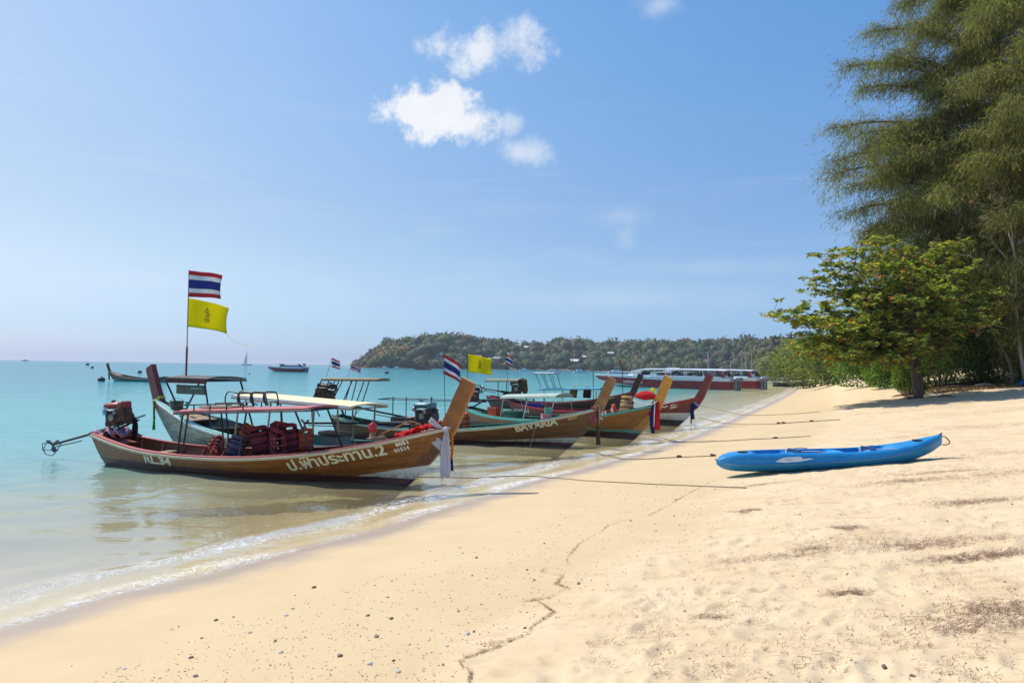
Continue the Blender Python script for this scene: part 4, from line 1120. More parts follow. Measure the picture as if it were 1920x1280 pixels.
for tt in (0, .22, .5, .85, 1.0):
    tp = q0.lerp(q1, tt); bt = b0.lerp(b1, tt * .98); ptsn.append(((tp.x, tp.z - .03), (bt.x, bt.z)))
cS = frame4(Dd, 'stern_shelter', [(q0.x, q0.z), (q1.x, q1.z)], ptsn, strw, .03, .5, over=q2.x - q1.x)
mb = MB()
for sy in (-.4, .4): mb.tube([(b0.x, sy, b0.z), (b1.x, sy, b1.z)], .02, 6); mb.tube([(b0.x + .05, sy, b0.z), (b0.x + .3, sy * .8, .66)], .02, 6); mb.tube([(b1.x - .2, sy, b1.z), (b1.x - .3, sy * .8, .55)], .02, 6)
mb.tube([(b0.x, -.4, b0.z), (b0.x, .4, b0.z)], .02, 6); mb.tube([(b1.x, -.4, b1.z), (b1.x, .4, b1.z)], .02, 6)
mb.build('base_frame', M['metal'], cS)
Dd.engine(Dd.lp(612, 742, 0) + Vector((0, 0, .03)), Dd.lp(786, 787, .15), M['black'], M['rust'], 1.2, guard=False, mount=(-7.6, 0, .66))
for (fx, fy, bx, by, wd, ht, sd, lb) in ((622, 671, 612, 707, 17, 17, 2, 'small Thai flag on the stern shelter, the left and higher of the two'), (658, 682, 653, 708, 20, 11, 7, 'small Thai flag on the stern shelter, the right and lower of the two')):
    pw = Dd.mw @ Dd.lp(bx, by, 0); tw = Dd.mw @ Dd.lp(fx, fy, 0); ff = empty('small_flag', pw); tag(ff, lb, 'flag', 'small flags flying over the boats')
    MB().tube([(0, 0, 0), tuple(tw - pw)], .009, 5).build('pole', M['greymetal'], ff)
    flag_cloth('cloth', ff, tuple(tw - pw), (1, -.15, 0), wd * pw.y / 1280, ht * pw.y / 1280, THAI, .03, .38, sd)
# side rail of pipe
pl = [Dd.lp(px, 743, .45) for px in (732, 870)]
zr2 = pl[0].z
posts = [(Vector((Dd.lp(px, 743, sy).x, sy, .46)), Vector((Dd.lp(px, 743, sy).x, sy, zr2))) for px in (737, 762, 868) for sy in (-.45, .45)]
Dd.canopy([(pl[0].x, -.45, zr2), (pl[1].x, -.45, zr2), (pl[1].x, .45, zr2), (pl[0].x, .45, zr2)], None, posts, pmat=M['tealmetal'], name='awning_frame', r=.018)
p = Dd.lp(753, 797, .0); crate('cool_box', 'brown lidded box standing in the BAVARIA boat', Dd.mw @ Vector((p.x, .1, .28)), (.66, .5, .42), mat('brown_box', (.17, .075, .05)), Dd.root.rotation_euler.z, 'box', mlid=mat('brown_lid', (.42, .24, .17)))
p = Dd.lp(873, 795, -.1); life_jacket('life_jacket', 'orange life jacket hung over the near gunwale just right of the tallest prow', Dd.mw @ Vector((p.x, -.3, .36)), (0, 0.1, Dd.root.rotation_euler.z + 3.0), C_['orangej'], C_['strap'], .95)
life_jacket('life_jacket', 'maroon life jacket slumped behind the orange one in the BAVARIA boat', Dd.mw @ Vector((p.x - .4, .1, .3)), (.4, .3, 1), C_['maroon'], C_['strap'], .9)
p = Dd.lp(1024, 783, .1); crate('pink_box', 'small pink box near the bow inside the BAVARIA boat', Dd.mw @ Vector((p.x, .1, p.z - .03)), (.28, .22, .15), mat('pink_plastic', (.6, .25, .25)), .2, 'box', False)
p = Dd.lp(1028, 776, .2); tub('teal_bucket', 'teal bucket near the bow inside the BAVARIA boat', Dd.mw @ Vector((p.x, .2, p.z - .1)), .13, .30, M['teal'])
rope('mooring_pole', 'yellow-tipped dark mooring pole standing in the BAVARIA boat', [Dd.mw @ Dd.lp(809, 768, 0), Dd.mw @ Dd.lp(809, 744, 0)], .03, M['metal'], 4, cat='pole')
rope('wooden_stick', 'bare wooden stick leaning over the stern rail of the BAVARIA boat', [Dd.mw @ Dd.lp(674, 767, -.3), Dd.mw @ Dd.lp(650, 797, -.6)], .012, M['rope'], 4, cat='stick')

# ---------------- E: ochre prow, red scarf
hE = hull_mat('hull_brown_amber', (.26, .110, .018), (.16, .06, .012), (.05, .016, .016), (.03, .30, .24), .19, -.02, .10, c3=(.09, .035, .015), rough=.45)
bowE = P(1181, 822, 0); dE = (Vector((-1.9, 29.0, 0)) - bowE).normalized()
offE = Vector((-dE.y, dE.x, 0)); offE = offE if offE.y > 0 else -offE
E = Boat('amber brown long-tail boat with a thick ochre prow wrapped in a red scarf', bowE + offE * .1, dE, hE, M['teal'], M['teal'], M['ochre'], M['teal'], 1.02, stem=hull_mat('stem_ochre', (.46, .22, .035), (.36, .16, .03), (.05, .016, .016), (.03, .30, .24), .19, -.02, .10))
E.text('ทวีสุข.1', E.lph(1098, 789), E.lph(1152, 776), .30, M['lettersw'], .010)
E.text('8051', E.lph(1160, 771), E.lph(1176, 767), .09, M['lettersb'], .003); E.text('01517', E.lph(1158, 777), E.lph(1178, 772), .09, M['lettersb'], .003)
g_ = lambda px, py, yl=-.16: L_(E, 7.0, px, py, yl)
s_ = sash(E, 'big red scarf bulging round the ochre prow with red, white and navy ribbons hanging down', 7.0, 10.5,
     [('tail', C_['red'], [g_(1233, 752), g_(1233, 770), g_(1232, 790), g_(1232, 806)], [.10, .17, .22, .24], .02), ('tail', C_['navy'], [g_(1224, 754), g_(1222, 775), g_(1222, 795), g_(1225, 812)], [.07, .12, .13, .12], .02),
      ('tail', C_['white'], [g_(1228, 752, -.18), g_(1227, 775, -.2), g_(1226, 800, -.2)], [.03, .04, .03], .006)], [C_['red']])
mb = MB(); mb.loft([[g_(1190 + 42 * t, 748 - 3 * math.sin(t * 3) + 3 * t, 0) + Vector((0, math.cos(a) * (.04 + .17 * math.sin(t * math.pi) ** .7 * (1 + .1 * math.sin(a * 5 + t * 9))), math.sin(a) * (.02 + .13 * math.sin(t * math.pi) ** .7 * (1 + .12 * math.sin(a * 5 + t * 9))) + .10)) for a in [i * 2 * math.pi / 18 for i in range(18)]] for t in [k / 14 for k in range(15)]])
mb.build('bulge', C_['red'], s_, smooth=True)
MB().tube(bez([g_(1188, 750, -.1), g_(1205, 757, -.17), g_(1222, 758, -.19), g_(1232, 752, -.15)], 12), .018, 6).build('edge', C_['white'], s_, smooth=True)
MB().blob(g_(1224, 731, -.02), (.07, .06, .09), 7, jit=.2).build('flower', C_['yellow'], s_, smooth=True)
yq = .55; l0 = E.lp(938, 744, -yq); r0_ = E.lp(1042, 742, -yq)
posts = [(Vector((x, sy * (hull_y(x, .4) - .05), .42)), Vector((x, sy * yq * .95, l0.z - .03))) for x in (l0.x + .15, (l0.x + r0_.x) / 2, r0_.x - .1) for sy in (-1, 1)]
E.canopy([(l0.x, -yq, l0.z), (r0_.x, -yq, r0_.z), (r0_.x, yq, r0_.z), (l0.x, yq, l0.z)], mat('pale_green_roof', (.42, .50, .44), (.34, .42, .37), .6, 3, .1), posts, camber=.10, pmat=mat('pale_pipe', (.4, .5, .45)))
E.engine(E.lp(886, 742, 0), E.lp(1000, 745, .2), M['black'], M['rust'], 1.15, guard=False, mount=(-7.6, 0, .66))
p = E.lp(931, 775, 0); crate('red_crate', 'orange-red crate in the stern half of the amber boat', E.mw @ Vector((p.x, -.1, .42)), (.50, .4, .36), mat('red_crate', (.55, .08, .03)), E.root.rotation_euler.z, lid=False)
p = E.lp(966, 777, 0); crate('green_crate', 'long dark green crate beside the orange-red crate', E.mw @ Vector((p.x, -.1, .40)), (.75, .4, .26), mat('green_crate', (.02, .14, .10)), E.root.rotation_euler.z, lid=False)
p = E.lp(1151, 760, 0)
lan = empty('lantern', E.mw @ Vector((p.x, 0, .82))); tag(lan, 'small orange-red lantern on the bow of the amber boat', 'lantern')
MB().tube([(0, 0, .05), (0, 0, .28), (0, 0, .33)], [.09, .08, .04], 12).build('lens', mat('orange_plastic', (.75, .07, .03), None, .3), lan, auto=50); MB().tube([(0, 0, 0), (0, 0, .05)], .10, 12).build('base', M['black'], lan, auto=50)
p = E.lp(1172, 755, .1); life_jacket('life_jacket', 'tan life jacket with dark straps standing behind the red scarf', E.mw @ Vector((p.x, .15, .80)), (0, .1, E.root.rotation_euler.z + .3), C_['tan'], C_['strap'], 1.0)
for (fx, fy, bx, by, wd, ht, Y_, sd, lb, kind) in ((832, 664, 836, 748, 34, 37, 24.5, 3, 'Thai flag half hidden by the tallest prow', 0), (877, 664, 877, 768, 48, 33, 25.5, 5, 'yellow flag with a faint monogram right of the tallest prow', 1), (948, 664, 956, 742, 15, 17, 33, 9, 'crumpled Thai flag above the canopy between the two plain prows', 0)):
    pw, tw = D(bx, by, Y_), D(fx, fy, Y_); pw.z = .45 if kind == 1 else (.5 if fx == 832 else .7)
    if fx == 832: pw = D(bx, by, 23.0); tw = D(fx, fy, 23.0); pw.z = .45; Y_ = 23
    ff = empty('boat_flag', pw); tag(ff, lb, 'flag', 'larger flags flying over the boats')
    MB().tube([(0, 0, 0), tuple(tw - pw)], .013, 6).build('pole', M['tealmetal'], ff)
    _, g = flag_cloth('cloth', ff, tuple(tw - pw), (1, -.2, 0), wd * Y_ / 1280, ht * Y_ / 1280, YEL if kind else THAI, .05, .18 if kind else .60, sd)
    if kind: emblem(ff, g, mat('monogram_gold', (.45, .22, .02)))

# ---------------- F: red boat
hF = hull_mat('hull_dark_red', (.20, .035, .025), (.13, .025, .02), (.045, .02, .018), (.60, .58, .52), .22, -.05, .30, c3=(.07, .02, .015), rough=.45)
bowF = P(1268, 797, 0); dF = (Vector((-.9, 34.6, 0)) - bowF).normalized()
F_ = Boat('dark red long-tail boat, furthest right of the row, with a red prow', bowF, dF, hF, M['red'], M['red'], mat('red_brown_prow', (.22, .045, .03), (.15, .03, .02), .5, 3, .3, c3=(.08, .03, .02)), M['red'], 1.05, postend=M['redprow'])
F_.text('ศรีวิไลตี๋', F_.lph(1205, 775), F_.lph(1252, 762), .28, M['lettersw'], .010)
F_.text('8051', F_.lph(1258, 761), F_.lph(1268, 758), .09, M['lettersw'], .004); F_.text('00861', F_.lph(1257, 766), F_.lph(1270, 763), .09, M['lettersw'], .004)
F_.text('หาด.61', F_.lph(965, 772), F_.lph(992, 774), .26, M['lettersw'], .008)
g_ = lambda px, py, yl=-.14: L_(F_, 7.0, px, py, yl)
sash(F_, 'navy ribbon tied round the dark red prow with two short tails', 7.0, 8.8, [('tail', C_['navy'], [g_(1297, 757), g_(1298, 772), g_(1299, 786)], [.10, .13, .14], .02), ('tail', C_['navy'], [g_(1296, 757), g_(1296, 775), g_(1296, 795)], [.06, .07, .04], .01)], [C_['navy'], cloth('lilac_cloth', (.4, .38, .6))])
F_.engine(F_.lp(972, 729, 0), F_.lp(903, 727, 0), M['rust'], M['rust'], 1.35, mount=(-7.7, 0, .68))
q0, q1 = F_.lp(910, 713, -.4), F_.lp(972, 713, -.4)
F_.canopy([(q0.x, -.45, q0.z), (q1.x, -.45, q1.z), (q1.x, .45, q1.z), (q0.x, .45, q0.z)], mat('olive_canvas', (.20, .24, .16)), [(Vector((F_.lp(942, 760, 0).x, sy, .6)), Vector((F_.lp(942, 713, 0).x, sy, q0.z))) for sy in (-.4, .4)] + [(Vector((q1.x, sy, .6)), Vector((q1.x, sy, q1.z))) for sy in (-.4, .4)], camber=.10, name='stern_canopy', r=.02)
p = F_.lp(1002, 767, 0); tub('blue_tub', 'wide blue tub in the dark red boat', F_.mw @ Vector((p.x, 0, .32)), .42, .34, mat('blue_plastic', (.02, .05, .32), None, .4), 'tub', .88, False)
rope('teal_pole', 'thick teal pole standing upright just right of the ochre prow', [F_.mw @ Vector((F_.lp(1239, 752, .2).x, .2, .9)), F_.mw @ Vector((F_.lp(1239, 733, .2).x, .2, F_.lp(1239, 733, .2).z))], .035, M['tealmetal'], 4, cat='pole')

# ---------------- G: dark boat
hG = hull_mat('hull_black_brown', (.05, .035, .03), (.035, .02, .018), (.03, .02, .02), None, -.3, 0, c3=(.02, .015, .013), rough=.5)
bowG = D(1155, 760, 37.5); bowG.z = 0; dG = (Vector((-1.3, 41.0, 0)) - bowG).normalized()
Gb = Boat('blackish long-tail boat with a red gunwale and short dark prow behind the ochre one', bowG, dG, hG, M['red'], M['red'], M['blkprow'], M['red'], 1.0, postend=M['blkprow'])
Gb.text('Tommi Atlas', Gb.lph(1040, 756), Gb.lph(1072, 756), .30, M['lettersw'], .006)
Gb.text('Tommi', Gb.lph(1130, 750), Gb.lph(1152, 746), .28, M['lettersw'], .006)
q0, q1 = Gb.lp(1012, 729, -.4), Gb.lp(1126, 728, -.4)
bluec = mat('sky_blue_canvas', (.08, .42, .62), (.06, .34, .5), .6)
Gb.canopy([(q0.x, -.6, q0.z), (q1.x, -.6, q1.z), (q1.x, .6, q1.z), (q0.x, .6, q0.z)], bluec, [(Vector((Gb.lp(px, 729, sy).x, sy, .5)), Vector((Gb.lp(px, 729, sy).x, sy, q0.z - .03))) for px in (1020, 1055, 1118) for sy in (-.55, .55)], camber=.04, name='canopy', r=.02)
q0, q1 = Gb.lp(1000, 699, -.4), Gb.lp(1038, 699, -.4); b0, b1 = Gb.lp(1012, 727, -.4), Gb.lp(1045, 727, -.4)
Gb.canopy([(q0.x, -.45, q0.z), (q1.x, -.45, q1.z), (q1.x, .45, q1.z), (q0.x, .45, q0.z)], M['white'], [(Vector((b0.lerp(b1, t).x, sy, b0.z)), Vector((q0.lerp(q1, t).x, sy, q0.z))) for t in (.1, .5, .9) for sy in (-.4, .4)], camber=.03, name='upper_canopy', r=.016)
for k, (px, cm) in enumerate(((1072, 'tan'), (1098, 'brownf'))):
    p = Gb.lp(px, 740, 0); life_jacket('life_jacket', ('pale tan' if k == 0 else 'dark brown') + ' life jacket propped on the far rail of the blackish boat', Gb.mw @ Vector((p.x, .2, .75)), (0, .1, .5 * k), C_[cm], C_['strap'], .95)
for (px, py, tx, ty, yl) in ((1113, 735, 1112, 692, 0), (1168, 732, 1167, 675, 0)):
    a_, b_ = Gb.mw @ Vector((Gb.lp(px, py, yl).x, 0, .5)), Gb.mw @ Gb.lp(tx, ty, yl)
    rope('thin_mast', 'thin dark pole standing in the blackish boat, ' + ('the left one' if px == 1113 else 'the right one with a tiny pink pennant'), [a_, b_], .02, M['metal'], 4, cat='pole')
pw = Gb.mw @ Gb.lp(1165, 678, 0); ff = empty('pennant', pw); tag(ff, 'tiny pink pennant on the thin pole right of the plain brown prow', 'pennant'); flag_cloth('cloth', ff, (0, 0, .1), (-1, .2, 0), .16, .28, [(1, C_['pinkf'])], .03, .2, 3)
sash(Gb, 'pink cloth knotted round the short dark prow', 7.6, 9.2, [], [C_['pinkst']])

# ---------------- far long-tail boat
hH = hull_mat('hull_far_brown', (.12, .05, .035), (.07, .035, .03), (.04, .3, .3), (.55, .45, .3), .22, 0, .06)
bowH = P(216, 714, 0); sH = P(345, 717.5, 0)
Hb = Boat('distant dark long-tail boat floating alone at the left with its bow to the left', bowH, (sH - bowH).normalized(), hH, M['dwood'], M['cream'], M['blkprow'], M['dwood'], 1.0, group='long-tail boats further out', detail=False, postend=M['blkprow'])
g_ = lambda px, py: L_(Hb, 7.0, px, py, .1)
rope('ribbon', 'dark ribbon hanging straight from the prow of the distant left boat', [Hb.mw @ Hb.lp(204, 698, 0), Hb.mw @ Hb.lp(205, 712, 0)], .09, C_['brownf'], 5, cat='ribbon')

# ladder standing in the water
ld = empty('boarding_ladder', P(800, 884, 0) + Vector((0, 1.2, 0))); ld.rotation_euler.z = -.25; tag(ld, 'rusty bent-pipe boarding ladder half under water right behind the nearest prow', 'ladder')
for k, sy in enumerate((-.16, .16)): MB().tube(bez([(-.34, sy, -.35), (-.33, sy, .1), (-.2, sy, .30), (.05, sy, .36), (.25, sy, .28), (.30, sy, .05), (.31, sy, -.35)], 20), .024, 8).build('pipe', M['rust'], ld, smooth=True)
for x, z in ((-.335, -.02), (-.28, .20), (.31, -.02), (.26, .26)): MB().tube([(x, -.16, z), (x, .16, z)], .016, 6).build('rung', M['rust'], ld)
# ---------------- speedboats
SBM = {'w': mat('gelcoat_white', (.78, .80, .82), (.70, .73, .76), .3, 3), 'r': mat('gelcoat_red', (.30, .02, .03), (.24, .015, .025), .3, 3), 'gl': mat('smoked_glass', (.03, .04, .06), None, .15), 'eng': mat('outboard_grey', (.28, .33, .40), (.18, .2, .25), .35, 6),
       'in': mat('cabin_interior', (.22, .22, .24), (.10, .10, .11), .8, 5)}
def speedboat(label, bow, stern, zd, zr, group, wr=1.55, red=SBM['r'], name=True, eng=3):
    d = (bow - stern); L = d.length; o = empty('speedboat', stern, d); tag(o, label, 'speedboat', group)
    W_ = wr; n = 22
    def B(s, f): return W_ * f * (1 - max(0, (s - .35) / .65) ** 2.4) ** .8 + .02
    def lev(k, s):
        up = max(0, (s - .45) / .55)
        over = [-.06, -.035, -.006, 0][k] * L
        x = s * (L + over) ; z = [(-.35 + .75 * up ** 2.2), (.12 + .95 * up ** 2 * zd * .6), (zd * (.72 + .28 * up)), (zd * (1 + .16 * up))][k]
        return x, B(s, [.25, .82, .97, 1.0][k]), z
    for k, (nm, mm) in enumerate((('bottom', SBM['w']), ('red_topside', red), ('upper_topside', SBM['w']))):
        rings = []
        for i in range(n):
            s = i / (n - 1); a, b_ = lev(k, s), lev(k + 1, s)
            a_ = (a[0], a[1] + (.02 if k == 1 else 0), a[2]); b2 = (b_[0], b_[1] + (.02 if k == 1 else 0), b_[2])
            rings.append([Vector((a_[0], -a_[1], a_[2])), Vector((b2[0], -b2[1], b2[2])), Vector((b2[0], b2[1], b2[2])), Vector((a_[0], a_[1], a_[2]))])
        MB().loft(rings, True, True).build(nm, mm, o, auto=40)
    # cockpit coaming and seats
    MB().loft([[Vector((x, -W_ * .8 * w_, z)) for z in (zd, )] + [Vector((x, -W_ * .7 * w_, zd + h)), Vector((x, W_ * .7 * w_, zd + h)), Vector((x, W_ * .8 * w_, zd))] for x, w_, h in ((.03 * L, 1, .18), (.55 * L, 1, .22), (.66 * L, .8, .26), (.80 * L, .35, .05))]).build('coaming', SBM['w'], o, auto=40)
    MB().loft([[Vector((x, -W_ * .72, zd + .1)), Vector((x - .2, -W_ * .66, zr - .28)), Vector((x - .2, W_ * .66, zr - .28)), Vector((x, W_ * .72, zd + .1))] for x in (.60 * L, .615 * L)]).build('windscreen', SBM['gl'], o)
    for k in range(7):
        MB().box(((.10 + .065 * k) * L, 0, zd + .26), (.45, W_ * 1.2, .5), bev=.08).build('seat', SBM['in'], o)
    g = []
    for i in range(15):
        u = i / 14; x = L * (.03 + .66 * u); h = zr + .06 * math.sin(u * math.pi) - (.30 * max(0, (u - .86) / .14) ** 1.5); wv = W_ * (.86 - .25 * max(0, (u - .7) / .3) ** 2)
        g.append([(x, wv * (j / 6 * 2 - 1), h + .10 * (1 - (j / 3 - 1) ** 2)) for j in range(7)])
    MB().sheet(g, .09).build('roof', SBM['w'], o, auto=40)
    for k in range(6):
        for sy in (-1, 1):
            x = L * (.06 + .11 * k); MB().tube([(x, sy * W_ * .8, zd), (x + .15, sy * W_ * .8, zr - .02)], .035, 6).build('roof_post', SBM['w'], o)
    for sy in (-1, 1):
        for kk, mm in enumerate((SBM['r'], SBM['gl'])):
            MB().loft([[Vector((x + kk * .35, sy * (W_ * .86 + .02), z)), Vector((x + .30 + kk * .35, sy * (W_ * .86 + .02), z)), Vector((x + .30 + kk * .35, sy * (W_ * .86 - .02), z)), Vector((x + kk * .35, sy * (W_ * .86 - .02), z))] for x, z in ((.02 * L, zd + .05), (.02 * L + .9, zr - .05))]).build('stripe_strut', mm, o)
    for k, x in enumerate((.06, .10, .36, .55)):
        MB().tube([(x * L, -W_ - .09, zd * .25), (x * L, -W_ - .13, zd * .35), (x * L, -W_ - .13, zd * .8), (x * L, -W_ - .07, zd * .9)], [.05, .11, .11, .04], 8).build('fender', mat('fender_white', (.7, .7, .62)), o, auto=50)
    for k in range(eng):
        yy = (k - (eng - 1) / 2) * .75; e = empty('outboard', (0, 0, 0), parent=o)
        MB().box((-.55, yy, zd * .92), (.7, .46, .5), bev=.14).build('cowling', SBM['eng'], e, auto=50); MB().box((-.5, yy, zd * .35), (.22, .18, zd * .9), bev=.03).build('leg', SBM['eng'], e)
    mb = MB()
    for sy in (-1, 1): mb.tube(bez([(.62 * L, sy * W_ * .8, zd * 1.1), (.63 * L, sy * W_ * .8, zd + .45), (.8 * L, sy * W_ * .5, zd + .55), (.97 * L, sy * .1, zd + .5)], 12), .02, 5)
    mb.build('bow_rail', M['greymetal'], o)
    if name:
        cu_ = bpy.data.curves.new('t', 'FONT'); cu_.body = 'walear lake'; cu_.size = zd * .42; cu_.extrude = .005; ob = bpy.data.objects.new('t', cu_); COL.objects.link(ob); bpy.context.view_layer.update()
        me = bpy.data.meshes.new_from_object(ob.evaluated_get(bpy.context.evaluated_depsgraph_get())); COL.objects.unlink(ob); bpy.data.objects.remove(ob)
        me.materials.clear(); me.materials.append(M['lettersw']); lt = bpy.data.objects.new('lettering', me); COL.objects.link(lt); lt.parent = o
        s = .6; bx = lev(2, s)
        lt.rotation_euler = (R(90), 0, R(180)); lt.location = (bx[0] + 2.6, -B(.60, .97) - .06 if False else B(.5, 1.0) + .12, zd * .40)
        if (Vector((0, 0, 0)) - stern).dot(o.matrix_basis.to_3x3() @ Vector((0, 1, 0))) < 0: lt.rotation_euler = (R(90), 0, 0); lt.location.y = -lt.location.y; 
    return o
def YY(px, Y): v = D(px, 700, Y); return Vector((v.x, v.y, 0))
gS = 'red and white speedboats moored bow to the left'
speedboat('long red and white speedboat behind the prows, the nearer of two side by side', YY(1115, 97), YY(1376, 85), 1.5, 2.45, gS, 1.6)
speedboat('red and white speedboat just beyond the nearer one, its stern closest to the beach', YY(1178, 106), YY(1426, 92), 1.55, 2.5, gS, 1.6, name=False)
speedboat('small distant red and white speedboat out on the open water near the horizon', YY(501, 212), YY(572, 208), 1.5, 2.6, 'speedboats further out', 1.5, name=False, red=mat('gelcoat_darkred', (.18, .02, .035)))
# white motor boats under the headland
for k, (px, py, ln, lab) in enumerate([(668, 691.0, 5, 'leftmost tiny white boat at the foot of the headland'), (722, 691.6, 6, 'tiny white boat under the dry yellow slope'), (745, 692.0, 6, 'tiny white boat just right of the yellow slope'), (793, 693.2, 11, 'long low dark red boat under the headland'),
                                   (905, 694.6, 8, 'small white boat by the shore right of the big yellow flag'), (985, 695.2, 9, 'small white boat beyond the white upper canopy'), (1088, 698.6, 8, 'pale boat close to the rocks below the houses'), (1160, 700.2, 12, 'white cabin boat left of the speedboat roof'), (1040, 697.5, 8, 'small white boat below the white houses')]):
    c = P(px, py, 0); e = empty('motor_boat', c, (1, .1, 0)); tag(e, lab, 'motor boat', 'small boats lying off the headland')
    hm = M['white'] if k not in (3,) else M['red']
    MB().loft([[Vector((x, -w_, h)), Vector((x, -w_ * .6, -.2)), Vector((x, w_ * .6, -.2)), Vector((x, w_, h))] for x, w_, h in ((-ln / 2, 1.0, .9), (0, 1.2, .95), (ln * .32, .8, 1.1), (ln / 2, .08, 1.4))]).build('hull', hm, e, auto=30)
    MB().loft([[Vector((x, -.7, 0.85)), Vector((x, -.6, h)), Vector((x, .6, h)), Vector((x, .7, .85))] for x, h in ((-ln * .3, 2.0), (ln * .05, 2.1), (ln * .2, 1.0))]).build('cabin', M['white'] if k != 3 else M['dwood'], e)
for k, (px, py, h, lab) in enumerate([(463, 683.8, 17, 'far white sailing boat on the horizon'), (47, 676.2, 0, 'very distant low motor boat on the horizon at far left')]):
    c = P(px, py + .8, 0); c = c if c.y < 2500 else c * (2500 / c.y); e = empty('sailing_boat' if h else 'motor_boat', c); tag(e, lab, 'boat')
    ln = 14
    MB().loft([[Vector((x, -w_, hh)), Vector((x, 0, -.3)), Vector((x, w_, hh))] for x, w_, hh in ((-ln / 2, 1.4, 1.5), (0, 1.8, 1.4), (ln / 2, .1, 2.0))]).build('hull', M['white'] if h else mat('hazy_grey', (.25, .27, .32)), e)
    if h:
        MB().tube([(0, 0, 0), (0, 0, h * 1.2)], .18, 5).build('mast', M['white'], e); MB().add([(-.3, 0, 2), (-5, 0, 2.4), (-.3, 0, h), (-.2, .2, 2)], [(0, 1, 2), (3, 2, 1), (0, 3, 1), (0, 2, 3)]).build('sail', M['white'], e)
    else: MB().box((0, 0, 2.4), (6, 2.4, 1.8), bev=.3).build('cabin', mat('hazy_grey', (.25, .27, .32)), e)
# buoys
for px, py, r_, lab in [(190, 714.5, .42, 'round black buoy left of the distant long-tail boat'), (262, 699, .45, 'small dark buoy above the distant long-tail boat'), (164, 684.5, 1.0, 'tiny far buoy at the left'), (467, 701, .3, 'pale float left of the distant speedboat'), (725, 700.5, .6, 'dark float in open water left of the big Thai flag'), (173, 690, .5, 'small float near the left horizon')]:
    c = P(px, py, 0); e = empty('buoy', c); tag(e, lab, 'buoy', 'buoys floating off the beach'); mm = M['white'] if 'pale' in lab else M['black']
    MB().blob((0, 0, r_ * .45), (r_, r_, r_ * .8), 8).build('float', mm, e, smooth=True); MB().tube([(0, 0, r_ * 1.1), (0, 0, r_ * 1.5)], r_ * .15, 6).build('eye', M['metal'], e)

# ---------------- kayak
# find the lie of the hull: both tips on their sight lines, keel touching the sand left of the middle
_best = None
for YL in np.arange(9.5, 15, .05):
    pl_, pr_ = D(1344, 864, YL), D(1764, 816, YL * 1.05); vv = pr_ - pl_; H_2 = math.sqrt(max(vv.length ** 2 - .35 ** 2, 1)) / 2
    pit = math.asin(vv.z / vv.length) - math.atan2(.35, 2 * H_2); xd = Vector((vv.x, vv.y, 0)).normalized() * math.cos(pit) + Vector((0, 0, math.sin(pit))); zd_ = Vector((-xd.x * math.sin(pit) / max(math.cos(pit), .1), -xd.y * math.sin(pit) / max(math.cos(pit), .1), math.cos(pit)))
    org = pl_ + xd * H_2 - zd_ * .20; kp = org + xd * (-.25 * H_2); gap = kp.z - gz(kp.x, kp.y)
    if _best is None or abs(gap) < _best[0]: _best = (abs(gap), org, vv, H_2, pit)
_, org, vv, H_2, pit = _best; KL = 2 * H_2; kd = Vector((vv.x, vv.y, 0)).normalized()
print('kayak', org, KL, math.degrees(pit))
K = empty('kayak', org - Vector((0, 0, .012))); K.rotation_euler = (0, -pit, math.atan2(vv.y, vv.x)); bpy.context.view_layer.update(); tag(K, 'blue plastic sit-on-top kayak lying on the sand with its right end tilted up', 'kayak')
blu = bpy.data.materials.new('kayak_blue'); blu.use_nodes = True; q = NB(blu.node_tree); bs = blu.node_tree.nodes['Principled BSDF']; oc = q.n('ShaderNodeTexCoord').outputs['Object']
sc_ = q.noise(q.mapping(oc, (1, 5, 9)), 5, 8, .75); pt_ = q.noise(oc, 2.0, 5, .6)
col = q.mix(q.ramp(pt_, .3, .7), (.012, .20, .48), (.02, .26, .56)); col = q.mix(q.math('MULTIPLY', q.ramp(sc_, .54, .72), .6), col, (.16, .38, .54))
q.put(bs.inputs['Base Color'], col); q.put(bs.inputs['Roughness'], q.ramp(sc_, .4, .7, .34, .6))
bn = q.n('ShaderNodeBump'); bn.inputs['Strength'].default_value = .25; bn.inputs['Distance'].default_value = .004; q.put(bn.inputs['Height'], sc_); q.put(bs.inputs['Normal'], bn.outputs[0])
H2 = KL / 2
KX = [-1, -.94, -.8, -.5, -.1, .3, .65, .88, 1.0]
KB = [.15, .06, .02, 0, 0, .02, .10, .24, .38]
KT = [.22, .30, .35, .355, .345, .35, .42, .52, .58]
KS = [.19, .17, .16, .165, .18, .215, .31, .43, .52]
KW = [.03, .16, .27, .37, .40, .37, .27, .14, .03]
def ksec(t, inner=0.0):
    zb, zt, zs, w_ = crv(KX, KB, t), crv(KX, KT, t), crv(KX, KS, t), crv(KX, KW, t)
    # cockpits: two seats plus foot wells
    rec = 0
    for c, hw, dp_ in ((-.52, .17, .13), (-.16, .20, .18), (.20, .15, .17), (.46, .10, .10)):
        rec = max(rec, dp_ * max(0, 1 - abs((t - c) / hw) ** 3))
    rim = .045 * (1 if abs(t) < .85 else max(0, (1 - abs(t)) / .15))
    pts = []
    for a in (0, .3, .6, .85, 1.0): pts.append((w_ * (.0 + a ** .8) * (.96 if a < 1 else 1), zb + (zs - zb) * a ** 2.6))
    pts.append((w_ * 1.015, zs + .004)); pts.append((w_ * .985, zs + .012))
    for a, wf in ((.35, .965), (.7, .91), (.92, .83), (1.0, .76)): pts.append((w_ * wf, zs + (zt - zs) * a))
    pts.append((w_ * .70, zt - .006)); pts.append((w_ * .64, zt - rec * .75)); pts.append((w_ * .45, zt - rec)); pts.append((0.0, zt - rec * (.93) + .01))
    return pts
rings = []
NK = 56
